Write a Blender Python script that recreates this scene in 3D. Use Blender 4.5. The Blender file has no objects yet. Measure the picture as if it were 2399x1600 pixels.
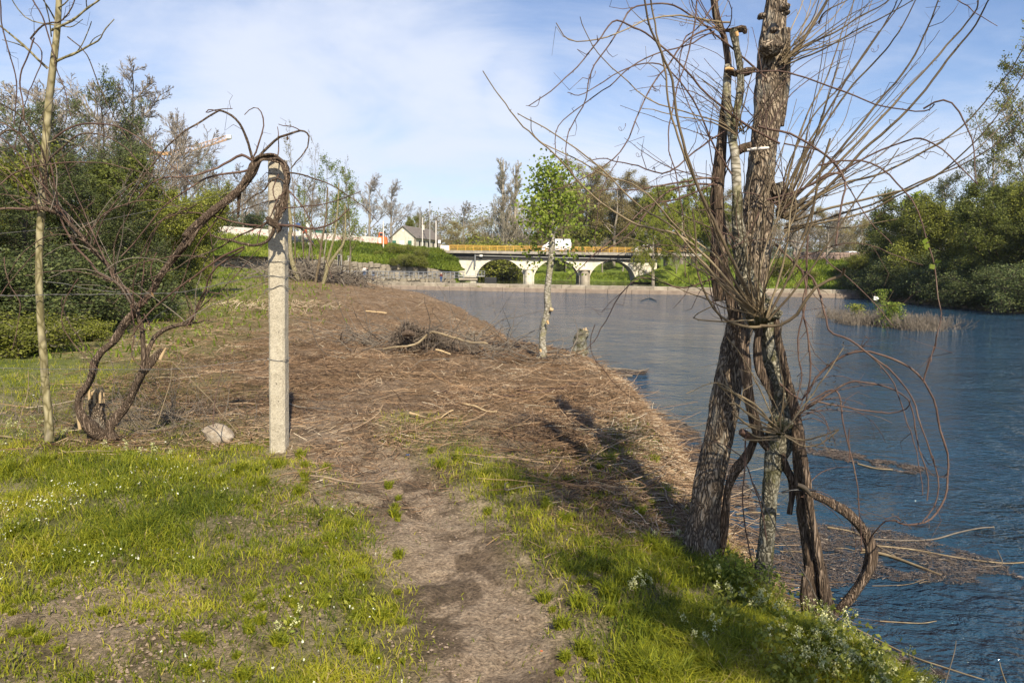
import bpy, bmesh, math, random
import numpy as np
from mathutils import Vector, Matrix

random.seed(11)
rng = np.random.default_rng(7)
SC = bpy.context.scene
COL = SC.collection
R = math.radians

# ------------------------------------------------------------------ camera
CAM_Z, FOC, PITCH, ROLL = 1.65, 1700.0, R(5.84), R(0.8)
cam = bpy.data.cameras.new('camera')
cam.sensor_width = 36.0
cam.lens = 36.0 * FOC / 2399.0
cam.clip_start, cam.clip_end = 0.05, 3000.0
co = bpy.data.objects.new('camera', cam)
COL.objects.link(co)
F_ = np.array([0, math.cos(PITCH), -math.sin(PITCH)])
U0 = np.array([0, math.sin(PITCH), math.cos(PITCH)])
R0 = np.array([1.0, 0, 0])
R_ = math.cos(ROLL) * R0 + math.sin(ROLL) * U0
U_ = math.cos(ROLL) * U0 - math.sin(ROLL) * R0
m = Matrix.Identity(4)
for i in range(3):
    m[i][0], m[i][1], m[i][2] = R_[i], U_[i], -F_[i]
m[2][3] = CAM_Z
co.matrix_world = m
SC.camera = co

# ------------------------------------------------------------------ sky, sun, exposure
SUN_EL, SUN_DIR = R(41), np.array([0.285, -0.958])          # the sun stands behind the camera, a little to the right
sun = bpy.data.lights.new('sun', 'SUN')
sun.energy, sun.angle, sun.color = 5.0, R(0.55), (1.0, 0.90, 0.72)
so = bpy.data.objects.new('sun', sun)
COL.objects.link(so)
sd = Vector((SUN_DIR[0] * math.cos(SUN_EL), SUN_DIR[1] * math.cos(SUN_EL), math.sin(SUN_EL)))
so.rotation_euler = sd.to_track_quat('Z', 'Y').to_euler()
so.location = (10, -30, 30)

W = bpy.data.worlds.new('World')
SC.world = W
W.use_nodes = True
nt = W.node_tree
nt.nodes.clear()
def N(t, typ, **kw):
    n = t.nodes.new(typ)
    for k, v in kw.items():
        if k in n.inputs.keys() if isinstance(k, str) else False:
            n.inputs[k].default_value = v
        else:
            setattr(n, k, v)
    return n
def lk(t, a, b): t.links.new(a, b)
out = N(nt, 'ShaderNodeOutputWorld'); bg = N(nt, 'ShaderNodeBackground')
sky = N(nt, 'ShaderNodeTexSky', sky_type='NISHITA', sun_disc=False, sun_elevation=SUN_EL,
        sun_rotation=math.atan2(SUN_DIR[0], SUN_DIR[1]), air_density=1.0, dust_density=0.5, ozone_density=2.0)
bg.inputs['Strength'].default_value = 0.086
tc = N(nt, 'ShaderNodeTexCoord')
def mth(t, op, a, b=None, c=None, clamp=False):
    n = t.nodes.new('ShaderNodeMath'); n.operation = op; n.use_clamp = clamp
    for i, x in enumerate((a, b, c)):
        if x is None: continue
        if isinstance(x, (int, float)): n.inputs[i].default_value = x
        else: t.links.new(x, n.inputs[i])
    return n.outputs[0]
sep = N(nt, 'ShaderNodeSeparateXYZ'); lk(nt, tc.outputs['Generated'], sep.inputs[0])
zz = mth(nt, 'ADD', mth(nt, 'MAXIMUM', sep.outputs[2], 0.0), 0.22)
cx = mth(nt, 'DIVIDE', sep.outputs[0], zz); cy = mth(nt, 'DIVIDE', sep.outputs[1], zz)
cmb = N(nt, 'ShaderNodeCombineXYZ'); lk(nt, cx, cmb.inputs[0]); lk(nt, cy, cmb.inputs[1])
mp = N(nt, 'ShaderNodeMapping'); lk(nt, cmb.outputs[0], mp.inputs[0]); mp.inputs['Rotation'].default_value = (0, 0, R(-50)); mp.inputs['Scale'].default_value = (0.8, 1.25, 1)
n1 = N(nt, 'ShaderNodeTexNoise'); lk(nt, mp.outputs[0], n1.inputs['Vector'])
n1.inputs['Scale'].default_value = 1.15; n1.inputs['Detail'].default_value = 9; n1.inputs['Roughness'].default_value = 0.63; n1.inputs['Distortion'].default_value = 0.5
SD = 2399.0 / 2351.0
def ray(u, v):
    u = np.asarray(u, float) * SD; v = np.asarray(v, float) * SD
    return F_ + ((u - 1199.5) / FOC)[..., None] * R_ - ((v - 800) / FOC)[..., None] * U_
blobs = None
for (bu, bv, rad, amt) in [(860, 90, 0.16, 0.30), (660, 190, 0.15, 0.34), (960, 150, 0.13, 0.28), (620, 60, .10, .12), (1180, 210, 0.06, 0.26), (420, 30, 0.10, 0.12), (1500, 240, 0.16, 0.06)]:
    d = ray(bu, bv); d = d / np.linalg.norm(d)
    vd = N(nt, 'ShaderNodeVectorMath', operation='DISTANCE'); nrm = N(nt, 'ShaderNodeVectorMath', operation='NORMALIZE')
    lk(nt, tc.outputs['Generated'], nrm.inputs[0]); lk(nt, nrm.outputs[0], vd.inputs[0]); vd.inputs[1].default_value = tuple(d)
    mr = N(nt, 'ShaderNodeMapRange', interpolation_type='SMOOTHERSTEP'); lk(nt, vd.outputs['Value'], mr.inputs[0])
    mr.inputs[1].default_value = 0; mr.inputs[2].default_value = rad * 1.5; mr.inputs[3].default_value = amt; mr.inputs[4].default_value = 0
    blobs = mr.outputs[0] if blobs is None else mth(nt, 'MAXIMUM', blobs, mr.outputs[0])
low = N(nt, 'ShaderNodeMapRange', interpolation_type='SMOOTHSTEP'); lk(nt, sep.outputs[2], low.inputs[0])
low.inputs[1].default_value = 0.0; low.inputs[2].default_value = 0.36; low.inputs[3].default_value = 0.34; low.inputs[4].default_value = 0.0
cf = mth(nt, 'ADD', mth(nt, 'ADD', n1.outputs[0], blobs), low.outputs[0])
cr = N(nt, 'ShaderNodeMapRange', interpolation_type='SMOOTHSTEP'); lk(nt, cf, cr.inputs[0])
cr.inputs[1].default_value = 0.45; cr.inputs[2].default_value = 0.94; cr.inputs[3].default_value = 0.0; cr.inputs[4].default_value = 0.88
tint = N(nt, 'ShaderNodeMix', data_type='RGBA', blend_type='MULTIPLY'); tint.inputs[0].default_value = 1; lk(nt, sky.outputs[0], tint.inputs[6]); tint.inputs[7].default_value = (1.02, 1.04, 1.17, 1)
mix = N(nt, 'ShaderNodeMix', data_type='RGBA'); lk(nt, cr.outputs[0], mix.inputs[0]); lk(nt, tint.outputs[2], mix.inputs[6])
mix.inputs[7].default_value = (6.4, 6.85, 7.9, 1)
lk(nt, mix.outputs[2], bg.inputs[0]); lk(nt, bg.outputs[0], out.inputs[0])

SC.view_settings.view_transform = 'Standard'
SC.view_settings.look = 'None'
SC.view_settings.exposure = 0.64
SC.view_settings.gamma = 1.0
SC.view_settings.use_curve_mapping = False
SC.render.engine = 'CYCLES'

# ------------------------------------------------------------------ geometry of the view
def D(u, v, Y):
    """world point that shows at (u,v) of the photograph (2351 wide) at distance Y"""
    r = ray(u, v)
    t = Y / r[..., 1] if np.ndim(Y) == 0 else np.asarray(Y) / r[..., 1]
    return np.array([0, 0, CAM_Z]) + r * np.asarray(t)[..., None]
def proj(x, y, z):
    p = np.stack([x, y, z - CAM_Z], -1)
    f = p @ F_; a = p @ R_; b = p @ U_
    f = np.where(f < 0.3, 0.3, f)
    return (1199.5 + FOC * a / f) / SD, (800 - FOC * b / f) / SD

# ------------------------------------------------------------------ numeric noise
def _h(ix, iy, iz, s):
    n = (ix.astype(np.int64) * 73856093) ^ (iy.astype(np.int64) * 19349663) ^ (iz.astype(np.int64) * 83492791) ^ (s * 2654435)
    n = (n ^ (n >> 13)) * 1274126177
    n = n ^ (n >> 16)
    return (n & 0xffff) / 65535.0
def vn(x, y, z=0.0, s=1):
    x, y, z = np.broadcast_arrays(np.asarray(x, float), np.asarray(y, float), np.asarray(z, float))
    ix, iy, iz = np.floor(x), np.floor(y), np.floor(z)
    fx, fy, fz = x - ix, y - iy, z - iz
    fx, fy, fz = [f * f * (3 - 2 * f) for f in (fx, fy, fz)]
    r = 0
    for a in (0, 1):
        for b in (0, 1):
            for c in (0, 1):
                w = (fx if a else 1 - fx) * (fy if b else 1 - fy) * (fz if c else 1 - fz)
                r = r + w * _h(ix + a, iy + b, iz + c, s)
    return r * 2 - 1
def fbm(x, y, z=0.0, o=4, s=1, g=0.5):
    r, a, f = 0, 1.0, 1.0
    for i in range(o):
        r = r + a * vn(x * f, y * f, z * f if np.ndim(z) or z else 0.0, s + i); a *= g; f *= 2.03
    return r
def sst(x, a, b):
    t = np.clip((x - a) / (b - a), 0, 1)
    return t * t * (3 - 2 * t)

# ------------------------------------------------------------------ terrain
ZW, ZU = -1.75, -0.9                       # river below and above the weir
LS = np.array([(-60, 8), (-10, 4.4), (0, 3.2), (3, 2.9), (4, 2.65), (6, 2.55), (8.5, 2.75), (11.8, 3.1), (15, 3.35), (17, 3.3), (21, 2.4), (27.5, 0.9), (35, -0.3), (43, -1.3), (57, -4.0), (72, -7.6), (90, -14.5), (100, -20), (106.5, -23.5),
               (108, -21), (112, -15), (118, -9.5), (125, -7.2), (148, -7.0), (156, -14), (170, -26), (260, -80), (900, -300)])
RS = np.array([(-60, 43), (20, 43), (60, 44), (80, 45.5), (97, 47), (101, 46), (108, 37), (118, 26), (125, 23.5), (146, 23.5), (151, 14), (156, 2), (170, -12), (260, -66), (900, -286)])
def ls(y): return np.interp(y, LS[:, 0], LS[:, 1])
def rs(y): return np.interp(y, RS[:, 0], RS[:, 1])
def weir_y(x): return 106.0 - 0.155 * (x + 23)
def hz(x, y, fine=True):
    x = np.asarray(x, float); y = np.asarray(y, float)
    L, Rr = ls(y), rs(y)
    zw = np.where(y > weir_y(x), ZU, ZW)
    dl, dr = L - x, x - Rr                                    # >0 inland
    # left land
    zl = 1.15 * sst(y, 14, 80) * sst(dl, 4, 26) - 0.62 * sst(y, 9, 26) * (1 - sst(dl, 2.5, 10)) - 0.5 * sst(y, 60, 104) * (1 - sst(dl, 2, 12)) \
        - 1.2 * sst(y, 92, 106) * sst(dl, 8, 20)
    zl = np.where(y > 104, -0.25 + 0 * x, zl * (1 - sst(y, 98, 104)) + -0.25 * sst(y, 98, 104))
    zl = zl + 0.10 * sst(dl, 2.2, 3.6) * (1 - sst(dl, 3.8, 6.0)) * sst(-y, -9, -5) * 0
    wl = 1.5 + (np.clip(y, 8, 34) - 8) * 0.11
    zl = zl + 0.9 * np.exp(-(((x + 15.5) / 3.4) ** 2 + ((y - 60) / 4.5) ** 2)) * 1.0
    # right land
    zr = -0.75 + 0.03 * np.clip(dr, 0, 60) + 3.35 * sst(y, 104, 119) * sst(dr, 1.5, 11) * (1 - sst(y, 137, 143)) \
        + 3.5 * sst(y, 175, 215)
    land = np.where(dl > dr, zl, zr)
    dd = np.maximum(dl, dr)
    ww = np.where(dl > dr, wl, 1.6)
    t = np.clip(dd / ww, 0, 1)
    prof = np.sin(t * math.pi / 2) ** 1.15
    z = np.where(dd > 0, zw + (land - zw) * prof, zw - 0.05 - 1.3 * (1 - np.exp(np.minimum(dd, 0) * 0.35)))
    if fine:
        near = 1 - sst(y, 25, 60)
        z = z + (0.055 * fbm(x * 0.8, y * 0.8, o=3, s=5) + 0.024 * fbm(x * 5, y * 5, o=3, s=9) * near) * np.where(dd > 0.1, 1, 0.3)
        z = z + 0.16 * fbm(x * 0.25, y * 0.25, o=3, s=15) * sst(y, 10, 30)
        # rough lumpy slope with litter, and a worn path
        z = z + 0.07 * fbm(x * 2.6, y * 2.6, o=3, s=21) * sst(-dl, -2.2, -1.3) * (dl > 0)
        z = z - 0.20 * np.exp(-((x - 1.5) / .62) ** 2 - ((y - 4.3) / .9) ** 2)
        px = np.interp(y, PATH[:, 1], PATH[:, 0])
        z = z - 0.05 * np.exp(-((x - px) / 0.42) ** 2) * (1 - sst(y, 8, 12))
    return z
def flat_xy(u, v, z=0.0):
    r = ray(u, v); t = (z - CAM_Z) / r[2]
    return r[0] * t, r[1] * t
PATH = np.array([(flat_xy(1180, 1900))] + [flat_xy(u, v) for u, v in [(1165, 1568), (1095, 1400), (1045, 1270), (985, 1180), (900, 1090), (830, 1045), (780, 1000), (740, 960)]])
def G(u, v):
    """first terrain point seen at (u,v)"""
    r = ray(u, v)
    ts = np.geomspace(2, 320, 1500)
    p = np.array([0, 0, CAM_Z]) + r * ts[:, None]
    below = p[:, 2] < hz(p[:, 0], p[:, 1])
    i = int(np.argmax(below)) if below.any() else len(ts) - 1
    p = p[i]; return np.array([p[0], p[1], float(hz(p[0], p[1]))])

# grass and litter maps, rows every 60 px from 640 down, columns every 100 px
GM = ["333355210000000000555555", "444455310000000000333333", "555544200000000000000000", "765431000000000000000000", "666532000000000000000000", "543322110000000000000000", "753354201673014300000000", "999999930099336510000000", "999999951028524310000000", "999998538507843443332222", "999996536613775677767777", "995444359820577899999999", "723333479830578999999999", "222233369840478999999999", "222233589851368999999999", "432368999951158999999999", "543379999961048999999999"]
LM = ["000013888888888888888888", "000147999999999999999999", "000379999999999999999999", "002699999999999999999999", "014799999999999999999999",
      "036799777689999999999999", "024344345632256999999999", "000000022211134699999999", "000000011110013699999999", "000000011100012466777777",
      "000000010000123455555555", "000000000000012222222222", "000000000000001111111111", "000000000000000000000000", "000000000000000000000000", "000000000000000000000000", "000000000000000000000000"]
GM = np.array([[int(c) for c in r] for r in GM], float) / 9
LM = np.array([[int(c) for c in r] for r in LM], float) / 9
def samp(M, u, v):
    a = np.clip(u / 100.0, 0, 22.999); b = np.clip((v - 640) / 60.0, 0, 15.999)
    i, j = a.astype(int), b.astype(int); fa, fb = a - i, b - j
    return (M[j, i] * (1 - fa) + M[j, i + 1] * fa) * (1 - fb) + (M[j + 1, i] * (1 - fa) + M[j + 1, i + 1] * fa) * fb
def masks(x, y, z):
    u, v = proj(x, y, z)
    w = 45
    u2 = u + w * fbm(x * 1.7, y * 1.7, s=31, o=3) * 1.3; v2 = v + 22 * fbm(x * 1.7, y * 1.7, s=41, o=3)
    g = samp(GM, u2, v2); l = samp(LM, u2, v2)
    right = (x > 10) | (y > 104)
    g = np.where(right, np.where((x > 10) & (y < 99), .12, .95), g); l = np.where(right, 0, l)
    px = np.interp(y, PATH[:, 1], PATH[:, 0])
    pm = np.exp(-((x - px + 0.10 * fbm(x * 2, y * 2, s=51, o=2)) / (0.33 + .02 * y)) ** 2) * (1 - sst(y, 8.5, 11)) * (x < 8)
    g = g * (1 - 0.93 * np.clip(pm * 1.3, 0, 1)); l = l * (1 - 0.6 * pm)
    return np.clip(g, 0, 1), np.clip(l, 0, 1), pm

# ------------------------------------------------------------------ mesh helpers
def mk(name, V, quads=None, tris=None, mats=None, mq=None, mt=None, smooth=False, attrs=None):
    me = bpy.data.meshes.new(name)
    V = np.asarray(V, np.float32)
    nq = 0 if quads is None else len(quads); ntr = 0 if tris is None else len(tris)
    me.vertices.add(len(V)); me.vertices.foreach_set('co', V.ravel())
    me.loops.add(nq * 4 + ntr * 3); me.polygons.add(nq + ntr)
    li = np.concatenate([np.asarray(a, np.int32).ravel() for a in (quads, tris) if a is not None and len(a)])
    me.loops.foreach_set('vertex_index', li)
    st = np.concatenate([np.arange(nq) * 4, nq * 4 + np.arange(ntr) * 3]).astype(np.int32)
    me.polygons.foreach_set('loop_start', st)
    if mq is not None or mt is not None:
        mi = np.concatenate([np.zeros(nq, np.int32) if mq is None else np.asarray(mq, np.int32), np.zeros(ntr, np.int32) if mt is None else np.asarray(mt, np.int32)])
        me.polygons.foreach_set('material_index', mi)
    me.polygons.foreach_set('use_smooth', np.full(nq + ntr, smooth))
    me.update(calc_edges=True)
    for k, a in (attrs or {}).items():
        at = me.attributes.new(k, 'FLOAT', 'POINT'); at.data.foreach_set('value', np.asarray(a, np.float32))
    for mm in (mats if isinstance(mats, (list, tuple)) else [mats]):
        if mm: me.materials.append(mm)
    return me
class B:
    """collects shapes into one mesh"""
    def __init__(s): s.V = []; s.Q = []; s.T = []; s.A = []; s.mq = []; s.mt = []; s.n = 0
    def add(s, V, Q=None, T=None, a=None, mi=0):
        V = np.asarray(V, float).reshape(-1, 3)
        if Q is not None and len(Q): Q = np.asarray(Q).reshape(-1, 4); s.Q.append(Q + s.n); s.mq.append(np.full(len(Q), mi))
        if T is not None and len(T): T = np.asarray(T).reshape(-1, 3); s.T.append(T + s.n); s.mt.append(np.full(len(T), mi))
        s.A.append(np.full(len(V), random.random()) if a is None else np.broadcast_to(a, (len(V),)))
        s.V.append(V); s.n += len(V); return s
    def box(s, c, d, rz=0.0, mi=0, jit=0.0, tilt=0.0, taper=0.0):
        c = np.array(c, float); d = np.array(d, float) / 2
        v = np.array([(a, b, e) for e in (-1, 1) for b in (-1, 1) for a in (-1, 1)], float)
        k = np.where(v[:, 2:3] > 0, 1 - taper, 1.0); v = v * d; v[:, :2] *= k
        if jit: v += np.random.default_rng(s.n + 3).uniform(-jit, jit, v.shape)
        if tilt: v = v @ np.array([[math.cos(tilt), 0, -math.sin(tilt)], [0, 1, 0], [math.sin(tilt), 0, math.cos(tilt)]])
        ca, sa = math.cos(rz), math.sin(rz)
        v = np.stack([v[:, 0] * ca - v[:, 1] * sa, v[:, 0] * sa + v[:, 1] * ca, v[:, 2]], 1) + c
        return s.add(v, [(0, 2, 3, 1), (4, 5, 7, 6), (0, 1, 5, 4), (2, 6, 7, 3), (0, 4, 6, 2), (1, 3, 7, 5)], mi=mi)
    def tube(s, pts, rad, sides=8, mi=0, cap=True):
        pts = np.asarray(pts, float); rad = np.broadcast_to(np.asarray(rad, float), (len(pts),))
        V, Q = tubes(pts[None], rad[None], sides)
        s.add(V, Q, mi=mi)
        if cap:
            for (k, rr) in ((0, 0), (len(pts) - 1, 1)):
                b = s.n; ring = V.reshape(len(pts), sides, 3)[k]
                s.add(np.vstack([ring, pts[k:k + 1]]), T=[((i + 1) % sides, i, sides) if rr == 0 else (i, (i + 1) % sides, sides) for i in range(sides)], mi=mi)
        return s
    def build(s, name, mats, parent=None, smooth=False, bevel=0.0, loc=None):
        V = np.vstack(s.V)
        me = mk(name, V, np.vstack(s.Q) if s.Q else None, np.vstack(s.T) if s.T else None, mats, np.concatenate(s.mq) if s.mq else None, np.concatenate(s.mt) if s.mt else None, smooth, {'rnd': np.concatenate(s.A)})
        return link(name, me, parent, bevel=bevel, loc=loc)
def link(name, me, parent=None, bevel=0.0, loc=None, rz=0, sc=1.0):
    o = bpy.data.objects.new(name, me); COL.objects.link(o)
    if parent is not None: o.parent = parent
    if loc is not None: o.location = tuple(loc)
    o.rotation_euler.z = rz
    if np.ndim(sc) or sc != 1.0: o.scale = tuple(sc) if np.ndim(sc) else (sc,) * 3
    if bevel:
        b = o.modifiers.new('bevel', 'BEVEL'); b.width = bevel; b.segments = 2; b.limit_method = 'ANGLE'
    return o
def tag(o, label, cat, group=None):
    o['label'] = label; o['category'] = cat
    if group: o['group'] = group
    return o
def empty(name, loc, label, cat, group=None, rz=0):
    o = bpy.data.objects.new(name, None); COL.objects.link(o); o.location = tuple(float(a) for a in loc); o.rotation_euler.z = rz
    o.empty_display_size = 0.1
    return tag(o, label, cat, group)
def struct(o): o['kind'] = 'structure'; return o
def stuff(o, label=None, cat=None):
    o['kind'] = 'stuff'
    if label: tag(o, label, cat)
    return o
def copy_tree(o, loc, rz=0.0, sc=1.0, label=None, group=None):
    c = o.copy(); COL.objects.link(c); c.location = tuple(float(a) for a in loc); c.rotation_euler.z = rz
    c.scale = tuple(sc) if np.ndim(sc) else (sc,) * 3
    if label: c['label'] = label
    if group: c['group'] = group
    for ch in list(o.children):
        k = ch.copy(); COL.objects.link(k); k.parent = c
        for g in list(ch.children):
            q = g.copy(); COL.objects.link(q); q.parent = k
    return c
def tubes(P, Rd, sides=3):
    n, K, _ = P.shape
    T = np.gradient(P, axis=1); T /= np.linalg.norm(T, axis=2, keepdims=True) + 1e-9
    ov = P[:, -1] - P[:, 0]
    ref = np.where((np.abs(ov[:, 2]) > np.linalg.norm(ov[:, :2], axis=1))[:, None], np.array([0.93, 0.31, 0.05]), np.array([0.05, 0.1, 1.0]))[:, None, :]
    A = np.cross(T, np.broadcast_to(ref, T.shape)); A /= np.linalg.norm(A, axis=2, keepdims=True) + 1e-9
    C = np.cross(T, A)
    th = np.arange(sides) * 2 * math.pi / sides
    V = P[:, :, None, :] + Rd[:, :, None, None] * (A[:, :, None, :] * np.cos(th)[None, None, :, None] + C[:, :, None, :] * np.sin(th)[None, None, :, None])
    base = (np.arange(n) * K * sides)[:, None, None]; k = (np.arange(K - 1) * sides)[None, :, None]; i = np.arange(sides)[None, None, :]; j = (i + 1) % sides
    Q = np.stack([base + k + i, base + k + sides + i, base + k + sides + j, base + k + j], -1)
    return V.reshape(-1, 3), Q.reshape(-1, 4)
def crom(pts, n):
    """smooth curve through pts (any dimension)"""
    p = np.asarray(pts, float)
    if len(p) < 3: return p[0] + (p[-1] - p[0]) * np.linspace(0, 1, n)[:, None]
    p = np.vstack([2 * p[0] - p[1], p, 2 * p[-1] - p[-2]])
    s = np.linspace(0, len(p) - 3 - 1e-6, n); i = s.astype(int); t = (s - i)[:, None]
    a, b, c, d = p[i], p[i + 1], p[i + 2], p[i + 3]
    return 0.5 * (2 * b + (c - a) * t + (2 * a - 5 * b + 4 * c - d) * t ** 2 + (3 * b - a - 3 * c + d) * t ** 3)
def unit(v): return v / (np.linalg.norm(v, axis=-1, keepdims=True) + 1e-9)

# ------------------------------------------------------------------ materials
def base_mat(name):
    m_ = bpy.data.materials.new(name); m_.use_nodes = True; t = m_.node_tree; t.nodes.clear()
    o_ = N(t, 'ShaderNodeOutputMaterial'); p = N(t, 'ShaderNodeBsdfPrincipled'); lk(t, p.outputs[0], o_.inputs[0])
    return m_, t, p, o_
def c4(c): return (c[0], c[1], c[2], 1)
def coords(t, scale=(1, 1, 1), world=False):
    if world: g = N(t, 'ShaderNodeNewGeometry').outputs['Position']
    else: g = N(t, 'ShaderNodeTexCoord').outputs['Object']
    mp_ = N(t, 'ShaderNodeMapping'); lk(t, g, mp_.inputs[0]); mp_.inputs['Scale'].default_value = scale
    return mp_.outputs[0]
def noise(t, vec, scale, detail=5, rough=0.6, dist=0.0):
    n = N(t, 'ShaderNodeTexNoise'); lk(t, vec, n.inputs['Vector'])
    n.inputs['Scale'].default_value = scale; n.inputs['Detail'].default_value = detail; n.inputs['Roughness'].default_value = rough; n.inputs['Distortion'].default_value = dist
    return n.outputs[0]
def ramp(t, fac, stops):
    r = N(t, 'ShaderNodeValToRGB'); lk(t, fac, r.inputs[0]); e = r.color_ramp.elements
    while len(e) < len(stops): e.new(0.5)
    for k, (p, c) in enumerate(stops): e[k].position = p; e[k].color = c4(c)
    return r.outputs[0]
def mixc(t, f, a, b, blend='MIX'):
    x = N(t, 'ShaderNodeMix', data_type='RGBA', blend_type=blend)
    if isinstance(f, (int, float)): x.inputs[0].default_value = f
    else: lk(t, f, x.inputs[0])
    for i, c in ((6, a), (7, b)):
        if isinstance(c, tuple): x.inputs[i].default_value = c4(c)
        else: lk(t, c, x.inputs[i])
    return x.outputs[2]
def bump(t, p, h, strength, dist=0.02):
    b = N(t, 'ShaderNodeBump'); lk(t, h, b.inputs['Height']); b.inputs['Strength'].default_value = strength; b.inputs['Distance'].default_value = dist
    lk(t, b.outputs[0], p.inputs['Normal'])
def attr(t, name): return N(t, 'ShaderNodeAttribute', attribute_name=name).outputs['Fac']
def simple(name, c1, c2=None, scale=6, rough=0.7, bmp=0.0, bscale=None, stretch=(1, 1, 1), metal=0.0, spec=0.3, dist=0.02, c3=None, rndmix=0.0, world=False):
    m_, t, p, _ = base_mat(name)
    c2 = c2 or tuple(x * 0.6 for x in c1)
    v = coords(t, stretch, world)
    f = noise(t, v, scale, 6, 0.65)
    st = [(0.3, c2), (0.7, c1)] if c3 is None else [(0.25, c2), (0.52, c1), (0.72, c3)]
    c = ramp(t, f, st)
    if rndmix:
        a = attr(t, 'rnd'); c = mixc(t, rndmix, c, ramp(t, a, [(0, tuple(x * 0.45 for x in c1)), (1, tuple(min(1, x * 1.55) for x in c1))]), 'MIX')
    lk(t, c, p.inputs['Base Color'])
    p.inputs['Roughness'].default_value = rough; p.inputs['Metallic'].default_value = metal; p.inputs['Specular IOR Level'].default_value = spec
    if bmp: bump(t, p, noise(t, v, bscale or scale * 4, 6, 0.7), bmp, dist)
    return m_
def leafmat(name, stops, rough=0.55, trans=0.35, objvar=0.25, spec=0.25):
    m_, t, p, o_ = base_mat(name)
    c = ramp(t, attr(t, 'rnd'), stops)
    if objvar:
        oi = N(t, 'ShaderNodeObjectInfo')
        hs = N(t, 'ShaderNodeHueSaturation'); lk(t, c, hs.inputs['Color'])
        vv = mth(t, 'ADD', mth(t, 'MULTIPLY', oi.outputs['Random'], objvar * 2), 1 - objvar); lk(t, vv, hs.inputs['Value'])
        c = hs.outputs[0]
    lk(t, c, p.inputs['Base Color']); p.inputs['Roughness'].default_value = rough; p.inputs['Specular IOR Level'].default_value = spec
    tr = N(t, 'ShaderNodeBsdfTranslucent')
    br = N(t, 'ShaderNodeBrightContrast'); lk(t, c, br.inputs[0]); br.inputs[1].default_value = 0.02
    lk(t, br.outputs[0], tr.inputs[0])
    mx = N(t, 'ShaderNodeMixShader'); mx.inputs[0].default_value = trans
    lk(t, p.outputs[0], mx.inputs[1]); lk(t, tr.outputs[0], mx.inputs[2]); lk(t, mx.outputs[0], o_.inputs[0])
    return m_
def barkmat(name, cdark, cmid, clight, sc=9, bmp=0.9, vstretch=0.22, moss=None, patches=None):
    m_, t, p, _ = base_mat(name)
    v = coords(t, (1, 1, vstretch))
    f = noise(t, v, sc, 8, 0.7, 0.6)
    vo = N(t, 'ShaderNodeTexVoronoi', feature='DISTANCE_TO_EDGE'); 
    nv = N(t, 'ShaderNodeVectorMath', operation='ADD'); lk(t, v, nv.inputs[0])
    nn = N(t, 'ShaderNodeTexNoise'); lk(t, v, nn.inputs['Vector']); nn.inputs['Scale'].default_value = sc
    sc_ = N(t, 'ShaderNodeVectorMath', operation='SCALE'); lk(t, nn.outputs['Color'], sc_.inputs[0]); sc_.inputs['Scale'].default_value = 0.16
    lk(t, sc_.outputs[0], nv.inputs[1]); lk(t, nv.outputs[0], vo.inputs['Vector']); vo.inputs['Scale'].default_value = sc * 2.4
    crack = mth(t, 'MULTIPLY', vo.outputs['Distance'], 3.0, clamp=True)
    h = mth(t, 'MULTIPLY', crack, mth(t, 'ADD', f, 0.3))
    c = ramp(t, h, [(0.05, cdark), (0.35, cmid), (0.8, clight)])
    v2 = coords(t, (1, 1, 1))
    if moss: c = mixc(t, mth(t, 'MULTIPLY', mth(t, 'GREATER_THAN', noise(t, v2, 5, 4), 0.54), 0.6), c, moss)
    if patches:
        pm = N(t, 'ShaderNodeMapRange'); lk(t, noise(t, coords(t, (1, 1, 0.45)), 9, 4, 0.6), pm.inputs[0]); pm.inputs[1].default_value = 0.55; pm.inputs[2].default_value = 0.64
        c = mixc(t, mth(t, 'MULTIPLY', pm.outputs[0], 0.8), c, patches)
    lk(t, c, p.inputs['Base Color']); p.inputs['Roughness'].default_value = 0.85; p.inputs['Specular IOR Level'].default_value = 0.2
    bump(t, p, h, bmp, 0.02)
    return m_
MT = {}
MT['poplar_bark'] = barkmat('poplar_bark', (0.06, 0.044, 0.031), (0.19, 0.142, 0.098), (0.38, 0.305, 0.22), 15, 0.9, 0.3, patches=(0.27, 0.24, 0.19))
MT['moss_bark'] = barkmat('mossy_bark', (0.05, 0.045, 0.03), (0.15, 0.135, 0.095), (0.30, 0.27, 0.20), 14, 0.5, 0.7, moss=(0.085, 0.08, 0.03), patches=(0.27, 0.265, 0.225))
MT['vine_bark'] = barkmat('vine_bark', (0.05, 0.034, 0.023), (0.15, 0.105, 0.072), (0.27, 0.20, 0.145), 22, 0.8, 0.07)
MT['sap_bark'] = barkmat('sapling_bark', (0.13, 0.11, 0.05), (0.25, 0.215, 0.115), (0.35, 0.305, 0.18), 6, 0.3, 0.5, patches=(0.20, 0.17, 0.12))
MT['pale_bark'] = barkmat('pale_bark', (0.13, 0.115, 0.08), (0.29, 0.26, 0.20), (0.42, 0.39, 0.32), 5, 0.3, 2.5, moss=(0.24, 0.22, 0.12))
MT['wood'] = simple('raw_wood', (0.55, 0.42, 0.24), (0.34, 0.23, 0.12), 14, 0.8, 0.5, 40, (1, 1, 0.2))
MT['orange_wood'] = simple('orange_cut_wood', (0.62, 0.30, 0.09), (0.50, 0.36, 0.18), 14, 0.8, 0.3)
MT['cane_red'] = simple('vine_cane', (0.10, 0.058, 0.042), (0.05, 0.031, 0.025), 7, 0.65, 0.3, 40, c3=(0.18, 0.125, 0.09))
MT['cane_tan'] = simple('willow_shoot', (0.22, 0.165, 0.095), (0.085, 0.06, 0.038), 3, 0.6, 0.3, 40, c3=(0.36, 0.29, 0.18))
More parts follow.
